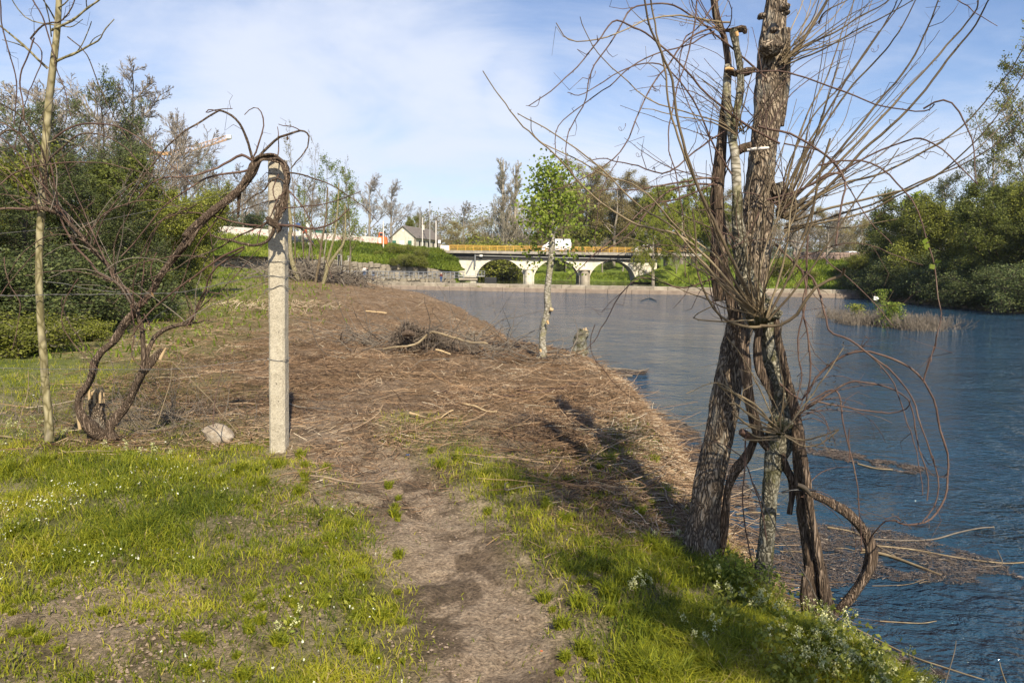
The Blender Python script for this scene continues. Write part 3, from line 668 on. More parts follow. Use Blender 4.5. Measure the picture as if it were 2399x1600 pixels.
# ---- trees far and middle; (kind, u, vtop, distance, label, width)
T = [
 # beyond the road, left to right
 ('bare', 300, 148, 62, 'tall grey bare tree rising behind the dark evergreens at the left', .75),
 ('bare', 225, 175, 58, 'bare tree with fine grey twigs left of the tallest bare tree', .7),
 ('bare', 420, 245, 70, 'bare tree standing in front of the crane jib', .6),
 ('tall_sparse', 470, 330, 120, 'thin bare tree just right of the crane jib', .7),
 ('bare', 500, 385, 118, 'grey bare tree behind the white wall, left of the vine arm', .8),
 ('bare', 555, 378, 125, 'bare tree behind the white wall under the arching vine', .8),
 ('bare', 590, 400, 135, 'bare tree behind the white wall just left of the concrete post', .8),
 ('bare', 455, 400, 128, 'bare tree behind the left end of the white wall', .8),
 ('bare', 530, 420, 150, 'low bare tree in the thicket behind the white wall', 1.0),
 ('bare', 620, 425, 150, 'bare tree in the thicket behind the concrete post', 1.0),
 ('bare', 700, 405, 150, 'bare tree behind the billboard with the red emblem', .9),
 ('bare', 765, 440, 165, 'bare tree behind the leafy saplings by the white wall', .9),
 ('dbush', 500, 468, 122, 'dark bushy growth behind the white wall', 1.3),
 ('dbush', 580, 478, 135, 'dark bushy growth behind the white wall near the post', 1.3),
 ('bare', 848, 398, 160, 'left of the two round bare trees beside the stone house', .78),
 ('bare', 898, 412, 160, 'right of the two round bare trees beside the stone house', .78),
 ('leafy', 946, 480, 190, 'small dark rounded tree on the skyline behind the stone house', .8),
 ('bare', 975, 475, 180, 'pale bare tree behind the tall street lamp', .8),
 ('bare', 1010, 488, 185, 'low bare tree just left of the olive rounded tree', .9),
 ('bare', 1065, 462, 200, 'pale bare tree behind the olive rounded tree', 1.0),
 ('bud', 1072, 500, 160, 'rounded olive brown tree behind the left end of the yellow railing', 1.15),
 ('bare', 1128, 480, 190, 'narrow bare tree just left of the twin poplars', .7),
 ('poplar', 1156, 362, 185, 'left of the twin tall narrow poplars', .95),
 ('poplar', 1184, 372, 187, 'right of the twin tall narrow poplars', .85),
 ('bare', 1215, 492, 180, 'bare tree just right of the twin poplars', .8),
 ('bud', 1245, 455, 200, 'brown budding tree behind the young green alder', .8),
 ('bud', 1290, 398, 195, 'large budding plane tree behind the left part of the white van', .8),
 ('bud', 1350, 362, 195, 'tallest budding plane tree behind the bridge', .85),
 ('bud', 1415, 378, 193, 'large spreading plane tree behind the bridge right of the van', .8),
 ('bud', 1470, 400, 192, 'budding plane tree above the white hatchback', .8),
 ('bud', 1265, 425, 200, 'rear budding plane tree behind the alder', .9),
 ('bud', 1380, 395, 205, 'rear budding plane tree between the two largest', 1.0),
 ('bud', 1505, 415, 200, 'rear budding plane tree left of the weeping willow', 1.0),
 ('leafy', 1320, 455, 205, 'green tree behind the van on the bridge', .9),
 ('leafy', 1395, 440, 200, 'green tree behind the yellow railing, right of the van', .9),
 ('leafy', 1450, 450, 200, 'green tree behind the yellow railing left of the hatchback', .9),
 ('bush', 1110, 528, 150, 'low green bush behind the yellow railing under the poplars', 1.5),
 ('bush', 1215, 520, 200, 'low green bush behind the yellow railing left of the alder', 1.5),
 ('bush', 1330, 500, 200, 'green bush behind the yellow railing right of the van', 1.5),
 ('bush', 1420, 510, 200, 'green bush behind the yellow railing under the plane trees', 1.5),
 ('willow', 1535, 425, 150, 'bright green weeping willow over the right end of the bridge', 1.05),
 ('willow', 1600, 405, 160, 'weeping willow with yellow green foliage behind the forked poplar', 1.0),
 ('willow', 1505, 490, 122, 'small weeping willow hanging in front of the bridge end', .9),
 ('bud', 1660, 420, 165, 'brown budding tree behind the poplar trunk', .8),
 ('bare', 1705, 440, 150, 'bare tree between the trunks on the right bank', .9),
 ('bare', 1830, 470, 150, 'bare brown tree on the far right bank just right of the big trunk', 1.0),
 ('bud', 1885, 470, 155, 'budding brown tree above the low pink wall', 1.0),
 ('bare', 1940, 475, 150, 'bare tree above the parked vehicles on the right bank', 1.0),
 ('bud', 1985, 500, 145, 'rounded brown tree left of the dark cedar', .9),
 ('evergreen', 2022, 490, 175, 'dark cedar on the skyline left of the green willows', 1.6),
 ('bud', 2050, 512, 130, 'brown budding tree at the left foot of the green willows', 1.0),
 # right bank wood
 ('dleafy', 2075, 480, 100, 'low green willow at the left end of the right bank wood', 1.0),
 ('dleafy', 2130, 430, 92, 'green willow second from the left of the right bank wood', .95),
 ('tall_sparse', 2170, 372, 98, 'thinly leaved tree behind the willows of the right bank', .9),
 ('leafy', 2195, 385, 86, 'large yellow green willow in the middle of the right bank wood', .95),
 ('leafy', 2265, 400, 80, 'green willow right of the large one on the right bank', .95),
 ('dleafy', 2330, 410, 72, 'dark green willow at the right edge above the water', .95),
 ('dleafy', 2420, 420, 66, 'green willow cut off by the right edge of the picture', 1.0),
 ('tall_sparse', 2395, 60, 84, 'very tall thinly leaved tree at the top right edge', .72),
 ('tall_sparse', 2300, 240, 92, 'tall thinly leaved tree behind the willows at the right', .8),
 ('bush', 2080, 590, 90, 'dark bush overhanging the water at the left end of the right wood', 1.6),
 ('dbush', 2150, 570, 84, 'dark bush overhanging the right bank below the second willow', 1.6),
 ('dbush', 2220, 585, 77, 'dark bush overhanging the right bank below the large willow', 1.6),
 ('dbush', 2300, 590, 70, 'dark bush overhanging the water near the right edge', 1.5),
 ('dbush', 2380, 600, 64, 'dark bush at the right edge overhanging the water', 1.5),
 ('willow', 1570, 440, 140, 'weeping willow just right of the hatchback over the river bank', 1.0),
 ('willow', 1650, 450, 150, 'yellow green weeping willow between the forked trunks', 1.0),
 ('bud', 1800, 455, 165, 'tall budding tree right of the big trunk', 1.0),
 ('bush', 1880, 672, 97, 'low bush growing on the right end of the weir, left of three', 1.2),
 ('dbush', 1935, 668, 96, 'low dark bush growing on the right end of the weir, middle of three', 1.4),
 ('bush', 1985, 660, 95, 'low bush growing on the right end of the weir, right of three', 1.3),
 ('bare', 1702, 470, 117, 'bare brown tree on the bank slope seen between the trunks', 1.1),
 ('bare', 1835, 480, 116, 'bare brown tree on the bank slope right of the big trunk', 1.1),
 ('bare', 1905, 500, 115, 'bare tree on the bank slope in front of the low pink wall', 1.1),
 ('bush', 1760, 612, 113, 'rounded bush on the bank slope behind the mossy willow', 1.7),
 ('bush', 1860, 618, 110, 'rounded bush on the bank slope right of the big trunk', 1.7),
 ('bush', 1930, 606, 111, 'rounded bush on the bank slope under the low pink wall', 1.6),
 ('bush', 1985, 570, 112, 'green bush on the grassy right bank left of the wood', 1.4),
 ('bush', 1800, 585, 112, 'green bush on the right bank seen between the trunks', 1.3),
 ('bush', 1700, 560, 118, 'bush on the right bank seen between the forked trunks', 1.5),
 ('dbush', 1500, 600, 136, 'dark bush under the right end of the bridge', 1.2),
 ('bare', 1555, 560, 125, 'leaning tree trunk on the right bank below the willow', .5),
 # seen through the arches
 ('bush', 1125, 570, 158, 'green bush seen through the left arch', 1.3),
 ('bush', 1175, 585, 156, 'green bush seen at the right side of the left arch', 1.2),
]
# the left wood
T += [
 ('evergreen', 225, 168, 27, 'tallest dark evergreen with hanging leaves left of centre in the left wood', .95),
 ('evergreen', 60, 215, 24, 'dark evergreen behind the pale sapling at the left edge', 1.1),
 ('evergreen', -15, 185, 22, 'dark evergreen cut off by the left edge of the picture', 1.1),
 ('evergreen', 140, 290, 20, 'evergreen just right of the pale sapling', 1.1),
 ('dleafy', 165, 330, 23, 'loose green willow between the evergreens of the left wood', 1.0),
 ('leafy', 20, 330, 21, 'loose green willow at the left edge behind the sapling', 1.0),
 ('bare', 60, 170, 40, 'bare tree rising above the evergreens at the left edge', .8),
 ('bare', 330, 260, 55, 'broad bare tree above the light green willows', .8),
 ('leafy', 280, 420, 30, 'low green willow in the middle of the left wood', 1.2),
 ('evergreen', 280, 300, 25, 'evergreen right of the tallest dark evergreen', 1.2),
 ('evergreen', 30, 380, 17.5, 'low evergreen filling the gap at the left edge', 1.9),
 ('evergreen', 190, 400, 20, 'low dark evergreen behind the old vine', 1.9),
 ('leafy', 375, 400, 36, 'light green willow at the right end of the left wood', .85),
 ('leafy', 330, 370, 33, 'green willow left of the light green one in the left wood', .8),
 ('leafy', 415, 470, 48, 'small green tree at the far end of the left wood', .9),
 ('bare', 120, 185, 45, 'bare tree showing between the evergreens near the sapling', .7),
 ('dbush', 20, 560, 15.5, 'dark thicket at the left edge behind the wire', 1.7),
 ('dbush', 130, 560, 17, 'dark thicket behind the pale sapling trunk', 1.7),
 ('dbush', 230, 555, 19.5, 'dark thicket behind the old vine trunk', 1.6),
 ('dbush', 310, 565, 24, 'dark thicket in the middle of the left wood edge', 1.5),
 ('dbush', 370, 560, 31, 'dark thicket near the far end of the left wood', 1.4),
 ('bush', 405, 585, 43, 'green bush at the far end of the left wood', 1.3),
 ('bush', 440, 590, 62, 'green bush against the left end of the stone wall', 1.2),
 ('bush', 45, 705, 13, 'low green bush with fresh leaves at the left edge', 2.0),
 ('bush', 190, 728, 15, 'low green bush behind the leaning vine', 1.8),
 ('dbush', -90, 560, 14, 'dark thicket beyond the left edge of the picture', 1.7),
 ('evergreen', -90, 160, 19, 'tall evergreen beyond the left edge of the picture', 1.2),
]
# the copse of thin trees by the brush mound right of the post, and the bank shrubs
T += [
 ('whip', 715, 300, 58, 'tall thin bare sapling just right of the concrete post', .9),
 ('young', 742, 345, 60, 'thin young tree with fresh leaves right of the post', 1.0),
 ('young', 775, 372, 61, 'thin young leafy tree in the middle of the copse', 1.0),
 ('young', 700, 420, 62, 'short young leafy tree right behind the post', 1.0),
 ('whip', 800, 360, 60, 'thin bare sapling at the right of the copse', .9),
 ('young', 808, 400, 63, 'rightmost leafy young tree of the copse', 1.0),
 ('whip', 672, 280, 56, 'thin bare tree directly behind the concrete post', 1.0),
 ('whip', 735, 480, 57, 'low bare sapling in front of the stone wall', 1.0),
 ('whip', 785, 470, 57, 'leaning bare sapling next to the dark notice board', 1.2),
]
T += [
 ('bush', 903, 590, 108.6, 'green shrub standing in front of the stone wall behind the railing', 1.2),
 ('bush', 938, 578, 109.4, 'large bright green shrub standing in front of the stone wall under the house', 1.3),
 ('bush', 970, 584, 110.6, 'green shrub at the right end of the stone wall', 1.2),
 ('bud', 1262, 545, 180, 'slim tree on the far lawn seen through the middle arch', 1.0),
 ('bud', 1300, 540, 184, 'slim tree on the far lawn behind the pier right of the alder', 1.0),
 ('bare', 1385, 545, 178, 'slim bare tree on the far lawn seen through the right arch', 1.0),
 ('bud', 1432, 540, 183, 'slim tree on the far lawn at the right of the right arch', 1.0),
 ('dbush', 1290, 600, 186, 'dark bush on the far lawn seen through the middle arch', 1.6),
 ('dbush', 1400, 600, 188, 'dark bush on the far lawn seen through the right arch', 1.6),
 ('bush', 905, 556, 120, 'green shrub on the embankment left of the white door', 1.5),
 ('bush', 940, 556, 122, 'large green shrub on the embankment under the stone house', 1.5),
 ('bush', 965, 566, 119, 'rightmost large green shrub beside the bridge end', 1.3),
 ('bush', 872, 572, 118, 'low green shrub on the embankment right of the notice board', 1.5),
 ('dbush', 835, 572, 122, 'dark green shrub on the embankment behind the lamp', 1.4),
 ('bush', 925, 580, 116, 'bright green shrub hanging over the stone wall', 1.5),
]
for row in T: plant(row[0], row[1], row[2], row[3], row[4], row[5] * {'bare': 1.45, 'bud': 1.5, 'poplar': 1.95, 'leafy': 1.15, 'dleafy': 1.2, 'tall_sparse': 1.3}.get(row[0], 1.0))
ORD = ['leftmost', 'second', 'third', 'fourth', 'fifth', 'sixth', 'seventh', 'eighth', 'ninth', 'tenth']
for k in range(9):
    y = 99 - k * 4.6; x = float(rs(y)) + .35; u = proj(np.array([x]), np.array([y]), np.array([0.]))[0][0]
    plant('dbush', u, 618 - (k % 3) * 14, y, ('%s from the left' % ORD[k] if k else 'leftmost') + ' of the low dark bushes overhanging the water on the right bank', 1.7, x=x, group='bushes overhanging the right bank')
# four thin saplings in the brush mound, on the near bank

# ------------------------------------------------------------------ materials of built things
def concrete_mat(name, c1, c2, c3, sc=6, pebble=True, bm=0.6):
    m_, t, p, _ = base_mat(name)
    v = coords(t)
    c = ramp(t, noise(t, v, sc, 8, 0.7), [(0.25, c2), (0.5, c1), (0.75, c3)])
    h = noise(t, v, sc * 12, 6, 0.75)
    if pebble:
        vo = N(t, 'ShaderNodeTexVoronoi'); lk(t, v, vo.inputs['Vector']); vo.inputs['Scale'].default_value = 130
        sp = N(t, 'ShaderNodeSeparateColor'); lk(t, vo.outputs['Color'], sp.inputs[0])
        c = mixc(t, 0.35, c, ramp(t, sp.outputs[0], [(0, (0.10, 0.09, 0.08)), (0.3, (0.30, 0.27, 0.21)), (1, (0.62, 0.56, 0.43))]))
        h = mth(t, 'ADD', h, mth(t, 'MULTIPLY', vo.outputs['Distance'], -0.8))
        hole = N(t, 'ShaderNodeTexVoronoi'); lk(t, coords(t, (1, 1, .6)), hole.inputs['Vector']); hole.inputs['Scale'].default_value = 26
        hm = mth(t, 'MULTIPLY', mth(t, 'LESS_THAN', hole.outputs['Distance'], 0.13), mth(t, 'GREATER_THAN', noise(t, v, 5, 3), 0.50))
        c = mixc(t, mth(t, 'MULTIPLY', hm, 0.75), c, (0.07, 0.055, 0.045)); h = mth(t, 'SUBTRACT', h, hm)
    lk(t, c, p.inputs['Base Color']); p.inputs['Roughness'].default_value = 0.9; p.inputs['Specular IOR Level'].default_value = 0.2
    bump(t, p, h, bm, 0.006)
    return m_
MT['concrete'] = concrete_mat('post_concrete', (0.43, 0.375, 0.28), (0.29, 0.25, 0.18), (0.52, 0.47, 0.37))
MT['stone'] = simple('granite_stone', (0.25, 0.215, 0.16), (0.13, 0.11, 0.08), 1.1, 0.9, 0.8, 9, c3=(0.34, 0.30, 0.23), rndmix=0.35, dist=0.05)
MT['stone_dark'] = simple('wall_joint', (0.21, 0.185, 0.145), (0.12, 0.105, 0.08), 3, 0.95)
MT['weir_stone'] = simple('weir_stone', (0.31, 0.265, 0.20), (0.13, 0.11, 0.085), 0.9, 0.9, 0.8, 8, c3=(0.46, 0.41, 0.33), rndmix=0.3, dist=0.05, world=True)
MT['weir_low'] = simple('weir_lower_stone', (0.30, 0.235, 0.18), (0.17, 0.13, 0.10), 1.3, 0.85, 0.8, 8, rndmix=0.2, dist=0.05, world=True)
MT['bridge'] = simple('bridge_masonry', (0.66, 0.60, 0.48), (0.42, 0.38, 0.30), 0.8, 0.85, 0.5, 4, c3=(0.74, 0.69, 0.57), dist=0.05)
MT['deck'] = simple('deck_concrete', (0.40, 0.36, 0.29), (0.22, 0.19, 0.16), 1.4, 0.85, 0.4, 6, stretch=(1, 1, .35))
MT['girder'] = simple('dark_girder', (0.055, 0.052, 0.05), (0.035, 0.033, 0.03), 1.5, 0.8)
MT['yellow'] = simple('yellow_paint', (0.58, 0.34, 0.06), (0.42, 0.24, 0.05), 2, 0.55)
MT['white'] = simple('white_paint', (0.80, 0.79, 0.75), (0.66, 0.64, 0.58), 0.8, 0.55)
MT['whitewall'] = simple('white_wall', (0.78, 0.73, 0.66), (0.62, 0.55, 0.48), 0.5, 0.8)
MT['carwhite'] = simple('white_car_paint', (0.80, 0.80, 0.80), (0.76, 0.76, 0.76), 1, 0.25, spec=.6)
MT['carblack'] = simple('black_car_paint', (0.018, 0.02, 0.022), (0.012, 0.013, 0.015), 1, 0.2, spec=.7)
MT['carred'] = simple('red_car_paint', (0.40, 0.03, 0.02), (0.32, 0.02, 0.02), 1, 0.3, spec=.6)
MT['glass'] = simple('dark_glass', (0.02, 0.025, 0.03), (0.015, 0.018, 0.02), 1, 0.08, spec=.8)
MT['tyre'] = simple('tyre_rubber', (0.02, 0.02, 0.02), (0.012, 0.012, 0.012), 5, 0.85)
MT['steel'] = simple('grey_steel', (0.32, 0.33, 0.34), (0.22, 0.22, 0.22), 3, 0.5, metal=.4)
MT['grey'] = simple('grey_metal', (0.42, 0.41, 0.38), (0.30, 0.29, 0.27), 3, 0.6)
MT['red'] = simple('red_paint', (0.62, 0.05, 0.035), (0.5, 0.04, 0.03), 3, 0.6)
MT['orange'] = simple('orange_paint', (0.68, 0.17, 0.04), (0.55, 0.12, 0.03), 3, 0.6)
MT['blue'] = simple('blue_paint', (0.05, 0.10, 0.25), (0.03, 0.07, 0.18), 3, 0.6)
MT['greend'] = simple('green_shutter', (0.05, 0.17, 0.12), (0.035, 0.12, 0.085), 3, 0.6)
MT['housewall'] = simple('house_stone', (0.60, 0.55, 0.46), (0.44, 0.39, 0.31), 1.5, 0.9, 0.5, 5, c3=(0.70, 0.66, 0.57))
MT['tile'] = simple('roof_tile', (0.27, 0.235, 0.21), (0.17, 0.15, 0.135), 2, 0.85, 0.5, 6, rndmix=.3)
MT['black'] = simple('black_panel', (0.015, 0.015, 0.018), (0.01, 0.01, 0.012), 1, 0.3)
MT['crane'] = simple('crane_paint', (0.62, 0.36, 0.16), (0.55, 0.30, 0.12), 2, 0.6)
MT['cyan'] = simple('pale_blue_spray', (0.30, 0.55, 0.66), (0.28, 0.5, 0.6), 2, 0.7)
MT['skin'] = simple('skin', (0.52, 0.32, 0.22), (0.45, 0.27, 0.18), 4, 0.6)
MT['cloth_dark'] = simple('dark_cloth', (0.03, 0.03, 0.035), (0.02, 0.02, 0.024), 4, 0.9)
MT['cloth_white'] = simple('white_cloth', (0.62, 0.60, 0.58), (0.5, 0.48, 0.46), 4, 0.9)
MT['cloth_jean'] = simple('blue_jeans', (0.05, 0.10, 0.22), (0.03, 0.07, 0.16), 8, 0.9)
MT['cloth_maroon'] = simple('maroon_cloth', (0.12, 0.035, 0.03), (0.09, 0.025, 0.02), 8, 0.9)
MT['hair'] = simple('dark_hair', (0.03, 0.02, 0.015), (0.02, 0.015, 0.01), 8, 0.8)
MT['greyhair'] = simple('grey_hair', (0.5, 0.48, 0.46), (0.4, 0.38, 0.36), 8, 0.8)
MT['blackfloat'] = simple('black_float', (0.03, 0.03, 0.03), (0.02, 0.02, 0.02), 4, 0.7)
MT['asphalt'] = simple('asphalt', (0.06, 0.058, 0.055), (0.045, 0.043, 0.04), 3, 0.9, 0.3)
MT['rust'] = simple('rusty_metal', (0.17, 0.08, 0.04), (0.08, 0.045, 0.03), 30, 0.8)

# ------------------------------------------------------------------ weir
def block_mesh(name, L, dpt, h, mat_, seed):
    r = np.random.default_rng(seed); nx = 7
    b = B(); V = []
    for i in range(nx):
        x = -L / 2 + L * i / (nx - 1)
        e = 0.035
        rowp = [(-dpt / 2 + r.normal() * .02, -h / 2), (-dpt / 2 + r.normal() * .02, h / 2 - 0.06), (-dpt / 2 + 0.07, h / 2 + r.normal() * .015), (dpt / 2, h / 2 + r.normal() * .015), (dpt / 2, -h / 2)]
        V += [(x, a, c) for a, c in rowp]
    Q = [(i * 5 + j, (i + 1) * 5 + j, (i + 1) * 5 + (j + 1) % 5, i * 5 + (j + 1) % 5) for i in range(nx - 1) for j in range(5)]
    T_ = []
    for k, f in ((0, 1), ((nx - 1) * 5, 0)):
        for a in range(1, 4): T_.append((k, k + a, k + a + 1) if f else (k, k + a + 1, k + a))
    b.add(V, Q, T_)
    return mk(name, np.vstack(b.V), np.vstack(b.Q), np.vstack(b.T), mat_, attrs={'rnd': np.full(b.n, r.random())})
def build_weir():
    root = empty('weir', (0, weir_y(0), ZW), 'low stone weir crossing the whole river below the bridge', 'weir')
    ang = math.atan2(weir_y(47) - weir_y(-25), 72)
    up = [block_mesh('capstone', 1, 1.5, .5, MT['weir_stone'], s) for s in range(6)]
    lo = [block_mesh('stone', 1, 1.7, .62, MT['weir_low'], s + 20) for s in range(6)]
    r = random.Random(4)
    for meshes, nm, zc, hh, yo in ((up, 'capstone', -0.96, .5, 0), (lo, 'stone', -1.50, .62, -0.24)):
        x = -26.5
        while x < 45.5:
            L = r.uniform(1.5, 3.4)
            o = link(nm, r.choice(meshes), root, loc=(x + L / 2, weir_y(x + L / 2) - weir_y(0) + yo + r.uniform(-.05, .05), zc - ZW + r.uniform(-.015, .02)), rz=ang + r.uniform(-.006, .006), sc=(L - r.uniform(.006, .022), 1, 1))
            x += L
    b = B(); b.box((11, weir_y(11) - weir_y(0) + .18, 0.3), (76, 1.0, .8), rz=ang); b.build('core', MT['stone_dark'], root)
    # weeds in the joints, low leaves
    for k, (x, nm) in enumerate(((-9.6, 'left'), (-4.8, 'middle'), (-0.6, 'right'))):
        p = np.array([[x, weir_y(x) - .85, -1.38]]) + rng.normal(size=(260, 3)) * np.array([.28, .06, .13])
        V, Q, a = leafcards(p, .16, .5); o = link('weed', mk('weed', V, Q, None, MT['l_mid'], attrs={'rnd': a}))
        tag(o, '%s of the three green weed tufts growing on the face of the weir' % nm, 'weed', 'weeds on the weir')
build_weir()

# ------------------------------------------------------------------ bridge
def build_bridge():
    Y0 = 130.0; TH = 6.5
    root = empty('road_bridge', (7, Y0, ZU), 'concrete road bridge with three pale arches and a yellow railing', 'bridge')
    o0 = np.array([7, Y0, ZU])
    def X(q): return 0.0244 * q - 19.08
    k = 130 / FOC / 3.135
    def Z(q, x=1000): # zoomed pixel row to height, the roll of the camera taken out
        return D((950 + x / 3.135) / SD, (350 + q / 3.135) / SD, Y0)[2]
    zdt, zdb = Z(752), Z(772)
    zdt0 = zdt
    zg = Z(812); zspr = Z(885); zw = ZU
    # deck slab with road, left end to well beyond the willow
    xl, xr = X(250), X(2150)
    b = B(); b.box(((xl + xr) / 2, Y0 + TH / 2, (zdt + zdb) / 2), (xr - xl, TH + 1.2, zdt - zdb)); b.V = [v - o0 for v in b.V]; b.build('deck', MT['deck'], root, bevel=.03)
    b = B(); b.box(((xl + xr) / 2, Y0 + TH / 2, zdt + .02), (xr - xl - .4, TH - .6, .04)); b.V = [v - o0 for v in b.V]; b.build('roadway', MT['asphalt'], root)
    b = B(); b.box(((X(260) + X(1850)) / 2, Y0 + TH / 2, (zdb + zg) / 2 - .002), (X(1850) - X(260), TH - .1, zdb - zg)); b.V = [v - o0 for v in b.V]; b.build('girder', MT['girder'], root)
    # spandrel wall with arches: built as a strip
    arches = [(X(512), X(865)), (X(932), X(1272)), (X(1340), X(1682))]
    zc = Z(803)
    def arch_z(x):
        for a, c in arches:
            if a < x < c:
                m2, hw = (a + c) / 2, (c - a) / 2
                return (zw + .4) + (zc - zw - .55) * (max(0, 1 - ((x - m2) / hw) ** 2)) ** 0.55
        return zw - 2
    xs = []
    for a, c in arches:
        th = np.linspace(0, math.pi, 33); xs += list((a + c) / 2 - (c - a) / 2 * np.cos(th))
    xs += [X(335), X(1835), X(900), X(1305)]
    xs = np.array(sorted(xs)); xs = np.concatenate([xs, [a + 1e-4 for a, c in arches], [c - 1e-4 for a, c in arches], [a - 1e-4 for a, c in arches], [c + 1e-4 for a, c in arches]]); xs = np.unique(xs)
    ztop = zg - .003
    Yf, Yb = Y0 + .35, Y0 + TH - .35
    bw = B()
    for x0, x1 in zip(xs[:-1], xs[1:]):
        if x1 - x0 < 1e-7: continue
        za, zb = arch_z(x0 + 1e-9), arch_z(x1 - 1e-9)
        mid = arch_z((x0 + x1) / 2)
        if mid > zw - 1 and (za < zw - 1): za = zw + .0
        if mid > zw - 1 and (zb < zw - 1): zb = zw + .0
        V = [(x0, Yf, za), (x1, Yf, zb), (x1, Yf, ztop), (x0, Yf, ztop), (x0, Yb, za), (x1, Yb, zb), (x1, Yb, ztop), (x0, Yb, ztop)]
        bw.add(np.array(V) - o0, [(0, 1, 2, 3), (5, 4, 7, 6), (4, 5, 1, 0)])
    # left and right ends
    bw.build('spandrel_wall', MT['bridge'], root)
    for (a, c) in arches:                                    # raised arch rings, each of single voussoirs
        m2, hw = (a + c) / 2, (c - a) / 2
        th = np.linspace(0.0, math.pi, 25)
        def pt(t, off):
            x = m2 - (hw + off) * math.cos(t); s_ = max(0.0, math.sin(t)) ** 1.1
            return x, (zw + .4) + (zc - zw - .55 + off * .75) * s_
        vb = B()
        for t0, t1 in zip(th[:-1], th[1:]):
            e = 0.004
            q = [pt(t0 + e, -.02), pt(t1 - e, -.02), pt(t1 - e, .42), pt(t0 + e, .42)]
            V = [(x, Y0 + .28, z) for x, z in q] + [(x, Y0 + .5, z) for x, z in q]
            V = np.array(V); V[:, 2] = np.minimum(V[:, 2], zg - .01)
            vb = B(); vb.add(V - o0, [(0, 1, 2, 3), (5, 4, 7, 6), (0, 4, 5, 1), (1, 5, 6, 2), (2, 6, 7, 3), (3, 7, 4, 0)])
            vb.build('voussoir', MT['bridge'], root)
    for q0, q1 in ((865, 932), (1272, 1340)):
        pb = B(); a, c = X(q0), X(q1)
        pb.box(((a + c) / 2, Y0 + TH / 2, (zw - 1 + zspr) / 2), (c - a + .25, TH + .2, zspr - zw + 1))
        # rounded cutwater
        th = np.linspace(math.pi, 2 * math.pi, 9); V = [((a + c) / 2 + (c - a) / 2 * math.cos(t), Y0 - .1 + .9 * math.sin(t), z) for z in (zw - 1, zspr - .05) for t in th]
        pb.add(V, [(i, i + 1, i + 10, i + 9) for i in range(8)], [(9, 9 + i, 10 + i) for i in range(1, 8)])
        pb.box(((a + c) / 2, Y0 - .25, zspr + .06), (c - a + .4, 1.6, .14))
        pb.V = [v - o0 for v in pb.V]; pb.build('pier', MT['bridge'] if q0 < 1000 else MT['weir_stone'], root)
    # end block and railing
    b = B(); b.box((X(283), Y0 + .1, zdt + .42), (X(316) - X(250), .7, .92), taper=.05); b.V = [v - o0 for v in b.V]; b.build('end_block', MT['whitewall'], root, bevel=.08)
    x0, x1 = X(318), X(1890)
    for h_, r_ in ((.93, .045), (.66, .028), (.42, .028), (.16, .03)):
        b = B(); b.box(((x0 + x1) / 2, Y0, zdt + h_), (x1 - x0, r_ * 2, r_ * 2)); b.V = [v - o0 for v in b.V]; b.build('rail', MT['yellow'], root)
    b = B(); b.box((0, 0, 0), (.10, .10, .98)); pm_ = b.build('railing_post', MT['yellow'], root); pm_.location = tuple(np.array([x0, Y0, zdt + .47]) - o0)
    xx = x0 + 1.42
    while xx < x1:
        c = pm_.copy(); COL.objects.link(c); c.parent = root; c.location = tuple(np.array([xx, Y0, zdt + .47]) - o0); xx += 1.42
    bb = B()
    for xx in np.arange(x0 + .2, x1, .24): bb.box((xx, Y0 + .002, zdt + .42), (.022, .022, .52))
    bb.V = [v - o0 for v in bb.V]; o = bb.build('balusters', MT['yellow'], root); o['kind'] = 'stuff'
    for xx in (x0 + 4, x1 - 6):
        pass
    b = B(); b.box(((x0 + x1) / 2 + 2, Y0 + TH, zdt + .6), (x1 - x0 + 8, .08, .08)); b.box(((x0 + x1) / 2 + 2, Y0 + TH, zdt + .95), (x1 - x0 + 8, .08, .08)); b.V = [v - o0 for v in b.V]; b.build('far_rail', MT['yellow'], root)
    # pipe along the girder, valve, down pipe and its slanting tail
    zp = Z(788)
    pb = B(); pb.tube([(X(510), Y0 - .25, zp), (X(1820), Y0 - .25, zp - .28)], .06, 8)
    pb.V = [v - o0 for v in pb.V]; pb.build('pipe', MT['grey'], root, smooth=True)
    pb = B(); pb.box((X(548), Y0 - .3, zp), (.55, .4, .35)); pb.V = [v - o0 for v in pb.V]; pb.build('valve', MT['white'], root, bevel=.05)
    pb = B(); pb.tube([(X(505), Y0 - .2, Z(775)), (X(505), Y0 - .2, Z(870))], .14, 8); pb.V = [v - o0 for v in pb.V]; pb.build('down_pipe', MT['steel'], root)
    # pale blue sprayed scribble
    sb = B()
    for pts in ([(370, 835), (385, 818), (410, 808)], [(372, 838), (378, 820), (366, 806)], [(384, 832), (398, 824), (404, 815)]):
        P3 = [(X(a), Yf - .004, Z(c)) for a, c in pts]; c = crom(P3, 9)
        up_ = np.array([.05, 0, .06]); V = np.vstack([c - up_, c + up_]); n_ = len(c)
        sb.add(V - o0, [(i, i + 1, n_ + i + 1, n_ + i) for i in range(n_ - 1)])
    sb.build('graffiti', MT['cyan'], root)
    return zdt, Y0, TH, X, Z
zdeck, BY, BTH, BX, BZ = build_bridge()

